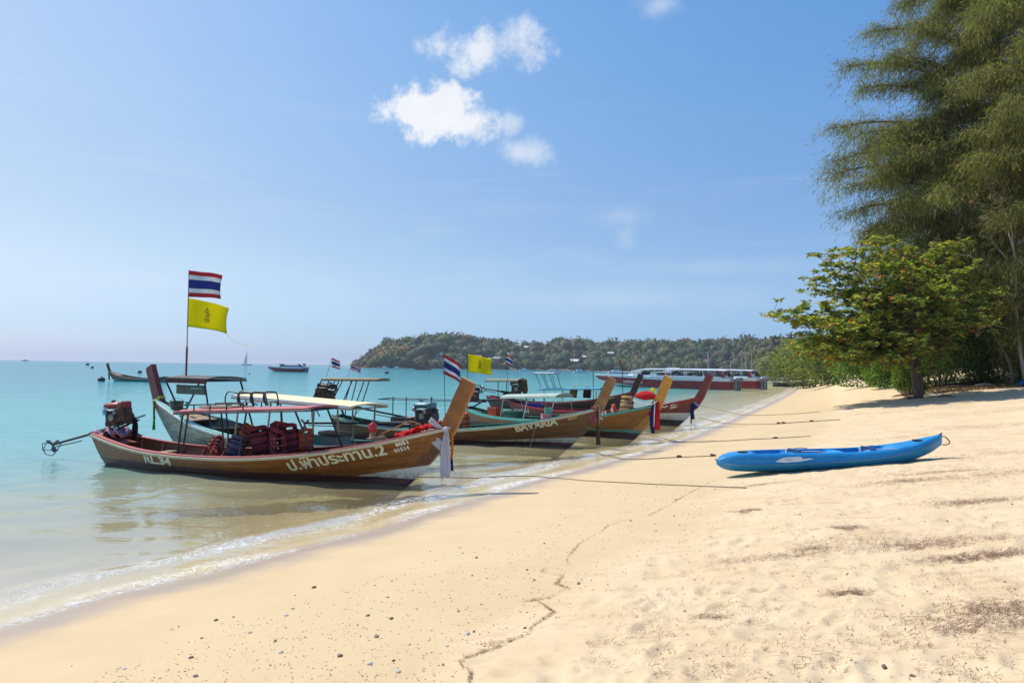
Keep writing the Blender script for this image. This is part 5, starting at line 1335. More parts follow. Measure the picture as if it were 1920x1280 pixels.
for i in range(NK):
    t = -1 + 2 * i / (NK - 1); x = t * H2; s_ = ksec(t)
    rings.append([Vector((x, -y_, z_)) for y_, z_ in s_] + [Vector((x, y_, z_)) for y_, z_ in reversed(s_[1:-1])])
MB().loft(rings, True, True).build('hull', blu, K, auto=50)
mb = MB(); mb.tube([Vector((t * H2, -crv(KX, KW, t) * 1.017 - .001, crv(KX, KS, t) + .004)) for t in [-.97 + 1.94 * i / 40 for i in range(41)]], .0055, 5)
mb.build('mould_seam', mat('seam_scuffed', (.22, .24, .16), (.10, .2, .28), .8, 8), K)
seam2 = MB().tube([Vector((t * H2, crv(KX, KW, t) * 1.017, crv(KX, KS, t) + .004)) for t in [-.97 + 1.94 * i / 40 for i in range(41)]], .0055, 5).build('mould_seam', MATS['seam_scuffed'], K)
for c in (-.33, .33):   # back rests
    zt = crv(KX, KT, c)
    MB().loft([[Vector((c * H2 + dx - .02, yv, zt - .09 + h)) for dx, yv in ((0, -.20), (.04, 0), (0, .20), (.03, .20), (.07, 0), (.03, -.20))] for h in (0, .06, .12)]).build('backrest', mat('kayak_dark_foam', (.015, .07, .2), None, .8), K, auto=60)
    for sy in (-1, 1): MB().tube(bez([(c * H2 + .02, sy * .17, zt + .01), (c * H2 + .25, sy * .25, zt + .02), (c * H2 + .42, sy * .27, zt + .005)], 8), .010, 5).build('seat_strap', mat('pale_strap', (.55, .62, .68)), K)
    MB().tube(bez([(c * H2 - .35, -.25, zt + .008), (c * H2 - .2, -.05, zt - .03), (c * H2 - .05, .2, zt + .01)], 8), .008, 5).build('deck_line', MATS['pale_strap'], K)
# white brush-stroke mark on the near side
pts_t = [(-.585, 0.3, .3), (-.56, .25, .42), (-.52, .2, .62), (-.49, .2, .66), (-.44, .22, .68), (-.40, .22, .70), (-.37, .25, .70), (-.355, .30, .5), (-.33, .32, .5), (-.31, .38, .55), (-.27, .42, .48)]
top, bot = [], []
for t, a, b_ in pts_t:
    zs, zt, w_ = crv(KX, KS, t), crv(KX, KT, t), crv(KX, KW, t)
    wl = lambda f_: -w_ * crv([0, .35, .7, .92], [.985, .965, .91, .83], f_) - .006
    bot.append(Vector((t * H2, wl(a), zs + (zt - zs) * a))); top.append(Vector((t * H2, wl(b_), zs + (zt - zs) * b_)))
MB().sheet([bot, top]).build('white_mark', M['white'], K)
MB().box((-.47 * H2, -crv(KX, KW, -.47) * .955 - .008, .248), (.14, .004, .012)).build('small_lettering', mat('grey_blue_print', (.25, .35, .45)), K)
for sx in (-1, 1):
    zt = crv(KX, KT, sx); mb = MB(); mb.tube(bez([(sx * H2 * .985, -.02, zt - .01), (sx * (H2 + .03), 0, zt + .03), (sx * H2 * .985, .02, zt - .01)], 8), .010, 5); mb.build('carry_loop', M['black'], K)
    MB().disc((sx * H2 * .78, 0, crv(KX, KT, sx * .78) + .012), (0, 0, 1), .09, .02, 16).build('hatch', M['black'], K, auto=50)
tgp = K.matrix_world @ Vector((H2 + .02, 0, .55))
rope('toggle_cord', 'tan cord with a wooden toggle hanging from the raised end of the kayak', [tgp, tgp + Vector((.10, .02, -.03)), tgp + Vector((.17, .03, -.12)), tgp + Vector((.12, .03, -.165)), tgp + Vector((.02, .02, -.17))], .012, M['orope'], 16, cat='cord')

# ---------------- ropes over the sand
def drape(pts, lift=.012): return [Vector((p.x, p.y, gz(p.x, p.y) + lift)) for p in pts]
def groundrope(label, pix, r, n=60, start=None, knots=()):
    pts = [G(x, y_) for x, y_ in pix]; full = bez([tuple(p) for p in ([start] if start is not None else []) + pts], n)
    out = []
    for p in full:
        z = gz(p.x, p.y) + r * .7
        out.append(Vector((p.x, p.y, max(z, .02 if z < .02 else z, p.z if start is not None and (p - start).length < (pts[0] - start).length else -9))))
    o = empty('mooring_rope', (0, 0, 0)); tag(o, label, 'rope', 'mooring ropes running up the beach')
    MB().tube(out, r, 6).build('cord', M['rope'], o, smooth=True)
    for k in knots:
        c = out[int(k * (n - 1))]; mb = MB()
        for j in range(5): mb.blob(c + Vector((random.uniform(-.05, .05), random.uniform(-.03, .03), random.uniform(0, .03))), random.uniform(.025, .05), 6, jit=.3)
        mb.build('knot', M['dwood'], o, smooth=True)
groundrope('nearest rope, running from behind the white sash down to the sand', [(1000, 897), (1130, 903), (1250, 909), (1400, 915)], .011, 60, A.mw @ Vector((.1, .3, .12)))
groundrope('knotted rope running from the water to the left nose of the blue kayak', [(1108, 859), (1180, 861), (1260, 858), (1341, 855)], .015, 60, None, (.74, .985))
groundrope('rope reaching the sand behind the left half of the kayak', [(1180, 823), (1260, 828), (1330, 828), (1430, 823), (1520, 818)], .015, 60, None, (.82,))
groundrope('rope with a tuft of weed lying beyond the kayak', [(1310, 792), (1380, 795), (1450, 795), (1510, 791), (1575, 787)], .018, 60, None, (.55, .58, .8))
groundrope('farthest rope crossing the beach from the red boat', [(1300, 775), (1390, 778), (1470, 777), (1535, 772)], .018, 50, F_.mw @ Vector((.6, 0, .2)))

# ---------------- pebbles, shells, twigs
def mound(seed):
    rr = random.Random(seed); random.seed(seed); mb = MB(); mb.blob((0, 0, .3), (1, rr.uniform(.6, .9), .55), 5, jit=.18)
    me_o = mb.build('pebble', mat('pebble_dark' + str(seed % 3), [(.16, .12, .08), (.28, .23, .17), (.60, .55, .48)][seed % 3], None, .8, 3), None); COL.objects.unlink(me_o); return me_o.data
pm_ = [mound(s_) for s_ in range(6)]; bpy.data.objects.remove(bpy.data.objects['pebble']) if 'pebble' in bpy.data.objects else None
random.seed(11)
def band_pt(rr, dlo, dhi, px0, px1, py0, py1, tries=60):
    for _ in range(tries):
        px, py = rr.uniform(px0, px1), py0 + (py1 - py0) * rr.random(); p = G(px, py); d_ = gd(p.x, p.y)
        if dlo < d_ < dhi: return p
    return None
rr = random.Random(21)
for k in range(150):
    p = band_pt(rr, 1.6, 4.6, 100, 1380, 905, 1279) if k < 115 else band_pt(rr, 4.6, 20, 1250, 1910, 890, 1270)
    if p is None: continue
    sz = rr.choice([.006, .007, .008, .010, .014, .020]) * (1 if k % 9 else 1.3)
    o = bpy.data.objects.new('pebble', pm_[rr.randrange(6)] if k > 6 else pm_[k % 2]); COL.objects.link(o); o.location = (p.x, p.y, p.z - sz * .1); o.rotation_euler.z = rr.uniform(0, 6); o.scale = (sz, sz, sz)
    tag(o, 'small pebble or shell fragment lying on the sand', 'pebble', 'pebbles scattered over the beach')
# loose gravel specks as one mass
V, F3 = [], []
def add_chip(p, s_, flat=.5):
    b0 = len(V); a = rr.uniform(0, 6)
    for k in range(4): V.append((p.x + s_ * math.cos(a + k * 1.57) * (1 if k % 2 else .6), p.y + s_ * math.sin(a + k * 1.57) * (1 if k % 2 else .6), p.z))
    V.append((p.x, p.y, p.z + s_ * flat)); F3.extend([(b0 + k, b0 + (k + 1) % 4, b0 + 4) for k in range(4)])
for k in range(2600):
    p = band_pt(rr, 2.2, 4.7, 50, 1450, 900, 1279, 6) if k % 3 else band_pt(rr, 4.5, 30, 1200, 1918, 830, 1279, 6)
    if p is not None: add_chip(p, rr.choice([.003, .004, .005, .007]) * (1 + .14 * p.y))
tag(np_mesh('shell_grit', np.array(V), [np.array(F3)], mat('grit', (.16, .11, .07), (.34, .27, .2), .9, 60), smooth=False), 'fine shell grit and specks scattered over the sand', None, kind='stuff')
# wrack line: thin brown band of sea-grass fibres along the old tide mark
def fibres(name, label, spots, m_):
    """spots: (x, y, n, spread_u, spread_v, angle, length)"""
    V, F4 = [], []
    for (x, y_, n, su, sv, an, ln) in spots:
        for _ in range(n):
            u, v = rr.gauss(0, su), rr.gauss(0, sv); cx = x + u * math.cos(an) - v * math.sin(an); cy = y_ + u * math.sin(an) + v * math.cos(an)
            a = an + rr.gauss(0, .6); l = ln * rr.uniform(.4, 1.4); w_ = rr.uniform(.0006, .0016) * (1 + ln * 4); dx, dy = math.cos(a) * l / 2, math.sin(a) * l / 2
            V.append((cx, cy, dx, dy, w_, rr.uniform(.002, .02)))
    A_ = np.array(V); zc = ground(A_[:, 0], A_[:, 1])
    z1 = ground(A_[:, 0] - A_[:, 2], A_[:, 1] - A_[:, 3]); z2 = ground(A_[:, 0] + A_[:, 2], A_[:, 1] + A_[:, 3])
    n = len(A_); L_2 = np.hypot(A_[:, 2], A_[:, 3]); nx, ny = -A_[:, 3] / L_2 * A_[:, 4], A_[:, 2] / L_2 * A_[:, 4]
    P0 = np.stack([A_[:, 0] - A_[:, 2], A_[:, 1] - A_[:, 3], z1 + .003], 1); P1 = np.stack([A_[:, 0] + A_[:, 2], A_[:, 1] + A_[:, 3], z2 + .003 + A_[:, 5]], 1); Pm = np.stack([A_[:, 0] + nx * 3, A_[:, 1] + ny * 3, zc + .004 + A_[:, 5] * .8], 1)
    N = np.stack([nx, ny, 0 * nx], 1)
    VV = np.stack([P0 - N, P0 + N, Pm - N, Pm + N, P1 - N, P1 + N], 1).reshape(-1, 3); i0 = np.arange(n)[:, None] * 6
    Q = np.concatenate([i0 + np.array([[0, 2, 3, 1]]), i0 + np.array([[2, 4, 5, 3]])])
    o = np_mesh(name, VV, [Q], m_, smooth=False); tag(o, label, None, kind='stuff'); return o
wr = [(1440, 893), (1330, 905), (1290, 925), (1240, 955), (1212, 968), (1180, 973), (1140, 985), (1122, 1000), (1085, 1020), (1062, 1048), (1065, 1058), (1020, 1066), (1016, 1072), (1055, 1080), (1042, 1095), (1063, 1102), (1030, 1120), (990, 1127), (1005, 1125), (1038, 1148), (1000, 1172), (985, 1190), (950, 1203), (905, 1207), (935, 1212), (868, 1235), (862, 1245), (882, 1262), (878, 1279)]
wp = [G(x, y_) for x, y_ in wr]; spots = []
for i in range(len(wp) - 1):
    a, c = wp[i], wp[i + 1]; d_ = c - a; an = math.atan2(d_.y, d_.x); n = max(2, int(d_.length / .04))
    for k in range(n):
        p = a.lerp(c, (k + .5) / n); gapf = .5 + .5 * math.sin(i * 2.4 + k * .2)
        spots.append((p.x, p.y, int((1 if p.y > 6.5 else 2) + (5 if p.y > 6.5 else 12) * gapf), .03, .004 + .008 * rr.random() * gapf, an, .035))
fibres('wrack_line', 'thin wavy line of brown sea-grass fibres left by the tide', spots, mat('wrack', (.17, .085, .04), (.28, .15, .07), .9, 40))
spots = []
for (x, y_, n, su, sv) in [(1885, 1140, 900, .34, .10), (1905, 1165, 500, .25, .13), (1840, 1043, 1100, .30, .07), (1740, 1020, 900, .45, .10), (1830, 940, 700, .35, .10), (1700, 902, 600, .4, .10), (1900, 885, 700, .7, .16), (1760, 885, 500, .5, .1), (1430, 908, 200, .3, .05),
                           (1405, 957, 160, .10, .04), (1590, 990, 200, .12, .05), (1525, 1028, 160, .12, .05), (1590, 1113, 170, .08, .03), (1460, 1043, 260, .3, .06), (1800, 1180, 150, .15, .05), (1330, 1157, 90, .08, .03), (1640, 1010, 300, .5, .14), (1860, 850, 600, .9, .25), (1690, 820, 300, .8, .2),
                           (1830, 800, 900, 1.4, .35), (1700, 770, 700, 2.0, .35), (1880, 770, 1400, 2.0, .6), (1800, 755, 1400, 2.6, .5), (1600, 765, 500, 1.6, .3), (1560, 800, 200, 1.2, .2)]:
    p = G(x, y_); spots.append((p.x, p.y, n, su, sv, .1, .035 * (1 + p.y * .09)))
for _ in range(700):
    p = band_pt(rr, 4.8, 30, 1100, 1915, 760, 1275, 8)
    if p is not None: spots.append((p.x, p.y, rr.randint(1, 12), .06 * (1 + p.y * .05), .03, rr.uniform(-.4, .6), .020 * (1 + p.y * .13)))
fibres('needle_litter', 'patches of dry brown casuarina needles and twigs strewn over the dry sand', spots, mat('needle_brown', (.27, .15, .085), (.17, .10, .065), .9, 30))
# ------------------------------------------------------------------ foliage materials
def leaf_mat(name, tl=.35, rough=.5, c=None):
    m = bpy.data.materials.new(name); m.use_nodes = True; q = NB(m.node_tree); bs = m.node_tree.nodes['Principled BSDF']; o = m.node_tree.nodes['Material Output']
    a = q.n('ShaderNodeAttribute', attribute_name='tint').outputs['Color']
    q.put(bs.inputs['Base Color'], a); bs.inputs['Roughness'].default_value = rough; bs.inputs['Specular IOR Level'].default_value = .35
    t = q.n('ShaderNodeBsdfTranslucent'); q.put(t.inputs[0], q.mix(1, a, (1.15, 1.25, .6), 'MULTIPLY'))
    mx = q.n('ShaderNodeMixShader'); mx.inputs[0].default_value = tl
    m.node_tree.links.new(bs.outputs[0], mx.inputs[1]); m.node_tree.links.new(t.outputs[0], mx.inputs[2]); m.node_tree.links.new(mx.outputs[0], o.inputs[0])
    return m
LM = leaf_mat('leaf_blades', .48); NM = leaf_mat('needle_sprays', .40, .75); WM = leaf_mat('woodland_foliage', .12, .8)
bark = mat('bark', (.16, .115, .08), (.09, .065, .05), .9, 5, .9, stretch=(3, 3, .7)); paleb = mat('pale_bark', (.42, .37, .31), (.28, .24, .2), .85, 6, .6)

def leaves(name, parent, C, Dr, L, W, tint, m_, fold=.18, nseg=1, kind=None):
    """C centres of leaf bases, Dr unit directions, L lengths, W widths -> kite shaped, slightly folded leaves"""
    n = len(C); Dr = Dr / np.linalg.norm(Dr, axis=1, keepdims=True)
    up = rng.normal(size=(n, 3)) * .5 + np.array([0, 0, 1.0]); S = np.cross(Dr, up); S /= np.linalg.norm(S, axis=1, keepdims=True) + 1e-9; N = np.cross(S, Dr)
    L = L[:, None]; W = W[:, None]
    p0 = C; p1 = C + Dr * L * .55 + S * W * .5 + N * W * fold; p2 = C + Dr * L - N * L * .12; p3 = C + Dr * L * .55 - S * W * .5 + N * W * fold
    V = np.stack([p0, p1, p2, p3], 1).reshape(-1, 3); i = np.arange(n)[:, None] * 4
    T = np.concatenate([i + np.array([[0, 1, 2]]), i + np.array([[0, 2, 3]])])
    o = np_mesh(name, V, [T], m_, parent, smooth=False, attrs={'tint': np.repeat(tint, 4, 0)})
    if kind: o['kind'] = kind
    return o
def blades(name, parent, A0, A1, W, tint, m_):
    """thin ribbons from A0 to A1 (needle sprays), bent a little by gravity"""
    n = len(A0); d = A1 - A0; S = np.cross(d, rng.normal(size=(n, 3))); S /= np.linalg.norm(S, axis=1, keepdims=True) + 1e-9; S *= W[:, None] * .5
    mid = (A0 + A1) / 2 + np.array([0, 0, .06]) * np.linalg.norm(d, axis=1)[:, None]
    V = np.stack([A0, mid + S, mid - S, A1], 1).reshape(-1, 3); i = np.arange(n)[:, None] * 4
    T = np.concatenate([i + np.array([[0, 1, 2]]), i + np.array([[1, 3, 2]])])
    return np_mesh(name, V, [T], m_, parent, smooth=False, attrs={'tint': np.repeat(tint, 4, 0)})
def tints(n, cols, wts, var=.18):
    k = rng.choice(len(cols), n, p=np.array(wts) / sum(wts)); c = np.array(cols)[k]
    return np.clip(c * (1 + rng.normal(size=(n, 1)) * var), .004, .9)

# ------------------------------------------------------------------ headland
hx = [(600, 700), (655, 688), (670, 679), (690, 666), (720, 651), (760, 643), (820, 636), (870, 643), (930, 648), (1000, 650), (1080, 648), (1110, 654), (1180, 652), (1260, 650), (1350, 651), (1450, 655), (1520, 655), (1700, 650), (1950, 650)]
def az_of(px): d = ray(px, 690); return math.degrees(math.atan2(d.x, d.y))
HZA = [az_of(p[0]) for p in hx]
shf = [(600, 688), (655, 688.6), (700, 690), (850, 691.8), (1000, 693.8), (1100, 695.3), (1240, 698), (1380, 700.5), (1440, 702), (1520, 702), (1700, 704), (1950, 708)]
SA = [az_of(p[0]) for p in shf]; SR = [P(*p).length for p in shf]
SR[-4] = 330; SR[-3] = 230; SR[-2] = 200; SR[-1] = 200
def hill_r0(az): return np.interp(az, SA, SR)
def hill_h(az):
    px = np.interp(az, HZA, [p[0] for p in hx]); e = np.interp(az, HZA, [(684.6 + (p[0] - 660) * .0156 - p[1]) / FPX for p in hx])
    return e
def hill_z(az, u):
    """u metres behind the shore"""
    r0 = hill_r0(az); e = hill_h(az); H_ = np.maximum(0, e * (r0 + 100)) + CAM_H - 3
    return .3 + np.maximum(H_, .5) * sstep(-4, 120, u) ** .8 + 3 * fbm(az * 1.3, u * .02, 3, 30)
azs = np.linspace(az_of(640), az_of(1950), 260); us = np.concatenate([np.linspace(-6, 130, 26), np.linspace(160, 700, 10)])
Ag, Ug = np.meshgrid(azs, us, indexing='ij'); Rg_ = hill_r0(Ag) + Ug
ZH = hill_z(Ag, Ug); ZH = np.where(Ug < -1, -.5, ZH)
tipf = sstep(az_of(648), az_of(672), Ag); ZH = ZH * tipf - 1.5 * (1 - tipf)
X, Y = Rg_ * np.sin(np.radians(Ag)), Rg_ * np.cos(np.radians(Ag)); na, nu = Ag.shape
i = np.arange(na - 1)[:, None]; j = np.arange(nu - 1)[None, :]
F = np.stack([i * nu + j, (i + 1) * nu + j, (i + 1) * nu + j + 1, i * nu + j + 1], -1).reshape(-1, 4)
hm = mat('headland_ground', (.20, .15, .075), (.12, .10, .05), .95, .05, 0, c3=(.07, .08, .035))
tag(np_mesh('headland_hill', np.stack([X.ravel(), Y.ravel(), ZH.ravel()], 1), [F], hm), kind='structure')

# unit crown: lumpy icosphere
import bmesh
bm = bmesh.new(); bmesh.ops.create_icosphere(bm, subdivisions=2, radius=1); icoV = np.array([v.co[:] for v in bm.verts]); icoF = np.array([[v.index for v in f.verts] for f in bm.faces]); bm.free()
def crowns(name, label, pos, size, tint, m_, leafn=60, kind='stuff', parent=None):
    """woodland as one mass: lumpy crowns wrapped in ragged leaf clumps"""
    n = len(pos); nv = len(icoV)
    lump = 1 + .13 * rng.normal(size=(n, nv, 1)) 
    V = pos[:, None, :] + icoV[None] * lump * size[:, None, :] * .80; V[..., 2] = np.maximum(V[..., 2], pos[:, None, 2] - size[:, None, 2] * .6)
    F_1 = (icoF[None] + np.arange(n)[:, None, None] * nv).reshape(-1, 3)
    T = np.repeat(tint * .95, nv, 0) * (1 + .12 * rng.normal(size=(n * nv, 1)))
    # ragged clumps
    m2 = n * leafn; k = np.repeat(np.arange(n), leafn); d = rng.normal(size=(m2, 3)); d[:, 2] = np.abs(d[:, 2]) - .35; d /= np.linalg.norm(d, axis=1, keepdims=True)
    c = pos[k] + d * size[k] * rng.uniform(.78, 1.08, (m2, 1)); s = size[k][:, :1] * rng.uniform(.10, .22, (m2, 1))
    a, b_ = rng.normal(size=(m2, 3)), rng.normal(size=(m2, 3)); a /= np.linalg.norm(a, axis=1, keepdims=True); b_ /= np.linalg.norm(b_, axis=1, keepdims=True)
    VL = np.stack([c + a * s, c + b_ * s * .8, c - a * s * .9, c - b_ * s * .7], 1).reshape(-1, 3); iq = np.arange(m2)[:, None] * 4 + n * nv
    QL = iq + np.array([[0, 1, 2, 3]]); TL = np.repeat(tint[k] * rng.uniform(.75, 1.35, (m2, 1)), 4, 0)
    o = np_mesh(name, np.concatenate([V.reshape(-1, 3), VL]), [F_1, QL], m_, parent, smooth=False, attrs={'tint': np.clip(np.concatenate([T, TL]), .003, .9)})
    if kind: tag(o, label, None, kind=kind)
    return o
N = 2600
az = rng.uniform(az_of(662), az_of(1760), N); u = 125 * rng.random(N) ** .9 + 1
near = az_of(1380); r0 = hill_r0(az); z = hill_z(az, u)
sz = np.clip(rng.lognormal(1.66, .34, N), 2.6, 11) * np.interp(r0, [200, 350, 600], [.7, .85, 1.0]) * np.interp(az, [az_of(660), az_of(700), az_of(740)], [.4, .6, 1.0])
pos = np.stack([(r0 + u) * np.sin(np.radians(az)), (r0 + u) * np.cos(np.radians(az)), z + sz * .45], 1)
pxs = np.interp(az, [az_of(p) for p in range(600, 1960, 20)], list(range(600, 1960, 20)))
green = np.array([.070, .115, .035]); dark = np.array([.045, .085, .034]); olive = np.array([.115, .125, .045]); brown = np.array([.14, .105, .065]); yel = np.array([.30, .20, .065]); grey = np.array([.12, .10, .075])
w_ = fbm(pxs * .02, u * .03 + 3, 3, 41)[:, None]; rn = rng.random((N, 1))
t_ = np.where(rn < .45, green, np.where(rn < .78, dark, np.where(rn < .93, olive, brown)))
t_ = np.where(w_ > .16, t_ * .5 + brown * .5, t_)
hv = z / np.maximum(hill_h(az) * (r0 + 100), 5)
t_ = np.where(((pxs > 700) & (pxs < 765) & (hv > .28) & (hv < .85) & (rng.random(N) < .72))[:, None], yel * rng.uniform(.6, 1.15, (N, 1)), t_)
t_ = np.where(((pxs < 700) & (rng.random(N) < .6))[:, None], grey, t_)
t_ = np.where(((pxs > 1330) & (rng.random(N) < .5))[:, None], grey * .6 + dark * .4, t_)
clear = np.zeros(N, bool)
HOUSES = [(818, 661, 14, 'grey', 'grey gable-roofed house high on the left slope of the headland'), (893, 667, 12, 'salmon', 'salmon-roofed house behind the top of the big yellow flag'), (927, 669, 13, 'pale', 'pale-roofed house just right of the yellow flag'), (967, 646, 12, 'pale', 'white house near the ridge among palms, the left of two'), (989, 649, 8, 'cream', 'small cream house near the ridge, the right of two'),
          (956, 661, 10, 'cream', 'low cream-roofed house in the middle of the slope'), (975, 660, 7, 'pale', 'small white-roofed house in the middle of the slope'), (1074, 674, 13, 'white', 'bright white house low on the slope right of centre'), (1330, 661, 15, 'teal', 'teal flat-roofed pavilion above the speedboats'), (1097, 667, 8, 'cream', 'tiny cream tower house right of the bright white house'), (1145, 660, 8, 'pale', 'small pale house beside the cleared track'), (1262, 690, 12, 'pale', 'low white beach building behind the speedboats')]
hpos = []
for (px, py, wd, c, lab) in HOUSES:
    a_ = az_of(px); best = None
    for uu in np.linspace(2, 130, 65):
        r_ = float(hill_r0(a_)) + uu; zz_ = float(hill_z(np.array([a_]), np.array([uu]))[0]) + 5; y_ = r_ * math.cos(R(a_)); need = D(px, py, y_).z
        if best is None or abs(zz_ - need) < best[0]: best = (abs(zz_ - need), uu, zz_, need)
    uu = best[1]; r_ = float(hill_r0(a_)) + uu; hpos.append((r_ * math.sin(R(a_)), r_ * math.cos(R(a_)), best[3], best[2] - 5, a_, uu))
    clear |= (np.abs(az - a_) < 1.3 * wd / 2 / r_ * 57.3) & (u < uu + 4) & (u > uu - 26) & (z + sz * 1.1 > best[3] - 4.5)
pos, sz, t_ = pos[~clear], sz[~clear], t_[~clear]
size = np.stack([sz, sz, sz * rng.uniform(.8, 1.15, len(sz))], 1)
crowns('headland_woodland', 'dense mixed green and brown woodland covering the headland', pos, size, t_, WM)
RC = {'grey': mat('roof_grey', (.30, .34, .34)), 'salmon': mat('roof_salmon', (.55, .24, .15)), 'pale': mat('roof_pale', (.42, .43, .42)), 'cream': mat('roof_cream', (.55, .48, .38)), 'white': mat('roof_white', (.78, .78, .78)), 'teal': mat('roof_teal', (.10, .42, .38))}
hw = mat('house_wall', (.62, .60, .55), (.5, .48, .44), .8, 1)
for (x, y_, zt, zg, a_, uu), (px, py, wd, c, lab) in zip(hpos, HOUSES):
    e = empty('house', (x, y_, zt - 4.6), (1, -.2, 0)); tag(e, lab, 'house', 'houses among the trees of the headland')
    MB().box((0, 0, -.8), (wd * .82, 7, 7.5)).build('wall', hw, e)
    if c == 'teal': MB().box((0, 0, 4.0), (wd, 9, .7), bev=.1).build('roof', RC[c], e)
    else: MB().loft([[Vector((-wd / 2, -5, 2.9)), Vector((-wd / 2, 0, 5.2)), Vector((-wd / 2, 5, 2.9)), Vector((-wd / 2, 5, 2.7)), Vector((-wd / 2, -5, 2.7))], [Vector((wd / 2, -5, 2.9)), Vector((wd / 2, 0, 5.2)), Vector((wd / 2, 5, 2.9)), Vector((wd / 2, 5, 2.7)), Vector((wd / 2, -5, 2.7))]]).build('roof', RC[c], e)
    for k in range(3): MB().box(((k - 1) * wd * .26, -3.52, 1.0), (wd * .14, .08, 1.6)).build('window', M['black'], e)
# palms breaking the ridge line
def frondmesh(rr, r_, L, n=9):
    V, F_1 = [], []
    for k in range(n):
        a = k * 2 * math.pi / n + rr.uniform(-.2, .2); el_ = rr.uniform(.1, .8); pts = []
        for i in range(5):
            t = i / 4; h = math.sin(el_) * t - .75 * t * t; pts.append(Vector((math.cos(a) * L * t, math.sin(a) * L * t, L * h)))
        s = Vector((-math.sin(a), math.cos(a), 0)); b0 = len(V)
        for i, p in enumerate(pts):
            ww = L * .13 * math.sin(min(1, (i + .6) / 4.4) * math.pi) ** .6; V += [p - s * ww - Vector((0, 0, ww * .5)), p, p + s * ww - Vector((0, 0, ww * .5))]
        for i in range(4):
            for q_ in (0, 1): F_1.append((b0 + i * 3 + q_, b0 + i * 3 + q_ + 1, b0 + i * 3 + q_ + 4, b0 + i * 3 + q_ + 3))
    return V, F_1
pgm = mat('palm_frond', (.045, .075, .03), (.07, .09, .03), .7, .3)
rr = random.Random(4)
pp = [(867, 20), (898, 22), (930, 18), (945, 24), (951, 24), (962, 26), (970, 20), (982, 22), (992, 26), (1000, 21), (1024, 24), (1036, 24), (1077, 22), (790, 14), (830, 16), (1178, 17), (1205, 20), (1222, 22), (1240, 18), (1262, 22), (1290, 21), (1310, 19), (1338, 22), (1362, 20), (1385, 18), (1410, 20), (1430, 18)]
for px, hh_ in pp:
    a_ = az_of(px); uu = rr.uniform(96, 116); r_ = float(hill_r0(a_)) + uu; zg = float(hill_z(np.array([a_]), np.array([uu]))[0]); h = rr.uniform(8.5, 12)
    e = empty('palm_tree', (r_ * math.sin(R(a_)), r_ * math.cos(R(a_)), zg - 1)); side_ = 'the white ridge houses' if 930 < px < 1010 else ('the cleared track' if px > 1100 else 'the left rise')
    tag(e, f'feathery palm crown standing above the headland ridge near {side_}', 'palm tree', 'palms along the headland ridge near ' + side_)
    lx = rr.uniform(-1, 1); MB().tube([(0, 0, 0), (lx * .4, 0, h * .5), (lx, 0, h)], [.28, .22, .16], 5).build('trunk', bark, e)
    v, f = frondmesh(rr, 0, rr.uniform(2.6, 3.6)); mb = MB(); mb.add([p + Vector((lx, 0, h)) for p in v], f); mb.build('crown', pgm, e)
# shore boulders under the headland
V = []; NB_ = 420
az = rng.uniform(az_of(660), az_of(1470), NB_); u = rng.uniform(-5, 3, NB_); r0 = hill_r0(az) + u; s = rng.uniform(.4, 1.7, NB_) * np.where(rng.random(NB_) < .1, 1.7, 1)
pos = np.stack([r0 * np.sin(np.radians(az)), r0 * np.cos(np.radians(az)), np.full(NB_, .15)], 1); nv = len(icoV)
VV = (pos[:, None] + icoV[None] * (1 + .18 * rng.normal(size=(NB_, nv, 1))) * np.stack([s, s * .8, s * .6], 1)[:, None]).reshape(-1, 3)
tag(np_mesh('shore_boulders', VV, [(icoF[None] + np.arange(NB_)[:, None, None] * nv).reshape(-1, 3)], mat('boulder', (.20, .17, .14), (.09, .08, .07), .9, .8), smooth=False), 'dark and pale boulders along the foot of the headland', None, kind='stuff')
# dark rock spit reaching into the water beyond the speedboats
for k, (px, py, s_) in enumerate([(1456, 718, .6), (1464, 718, .55), (1472, 718, .6), (1481, 718.2, .65), (1489, 718.2, .7), (1498, 717.6, .9), (1507, 717, .8), (1516, 716.2, 1.2), (1524, 716.5, 1.0), (1531, 717.3, .7)]):
    c = D(px, py, 112); mb = MB(); random.seed(40 + k); mb.blob((0, 0, .2), (s_ * 1.2, s_, s_ * .75), 6, jit=.22); o = mb.build('rock', mat('dark_rock', (.05, .045, .04), (.025, .025, .025), .9, 2, .4), None); o.location = (c.x, c.y, .1)
    tag(o, 'dark rock of the low spit between the speedboats and the sand' if k < 6 else 'larger dark rock at the beach end of the low spit', 'rock', 'rocks of the spit, water end' if k < 6 else 'rocks of the spit, beach end')
# beached boats far along the shore
for k, (px, py, ln, yaw_, lab) in enumerate([(1478, 708, 9, .1, 'far dark beached boat pointing left at the end of the bay'), (1500, 706.5, 8, .2, 'far brown beached boat behind the rock spit'), (1450, 702, 9, -.1, 'far pale boat lying off the end of the bay'), (1415, 707, 7, .1, 'small teal skiff just right of the speedboat sterns'), (1522, 705, 8, .15, 'far reddish beached boat under the low branches')]):
    c = D(px, py, 190); e = empty('beached_boat', (c.x, c.y, .2)); e.rotation_euler.z = math.pi + yaw_; tag(e, lab, 'boat', 'boats at the far end of the bay')
    MB().loft([[Vector((x, -w2, h)), Vector((x, 0, -.4)), Vector((x, w2, h)), Vector((x, 0, h - .3))] for x, w2, h in ((-ln / 2, .5, .9), (-ln * .2, .9, .6), (ln * .2, .8, .7), (ln / 2, .06, 1.6), (ln / 2 + .7, .05, 2.3))]).build('hull', [M['dwood'], M['wood'], M['white'], M['ltteal'], M['engred']][k], e)
    MB().box((-ln * .2, 0, 1.2), (1.6, .8, .7), bev=.1).build('engine', M['rust'], e)
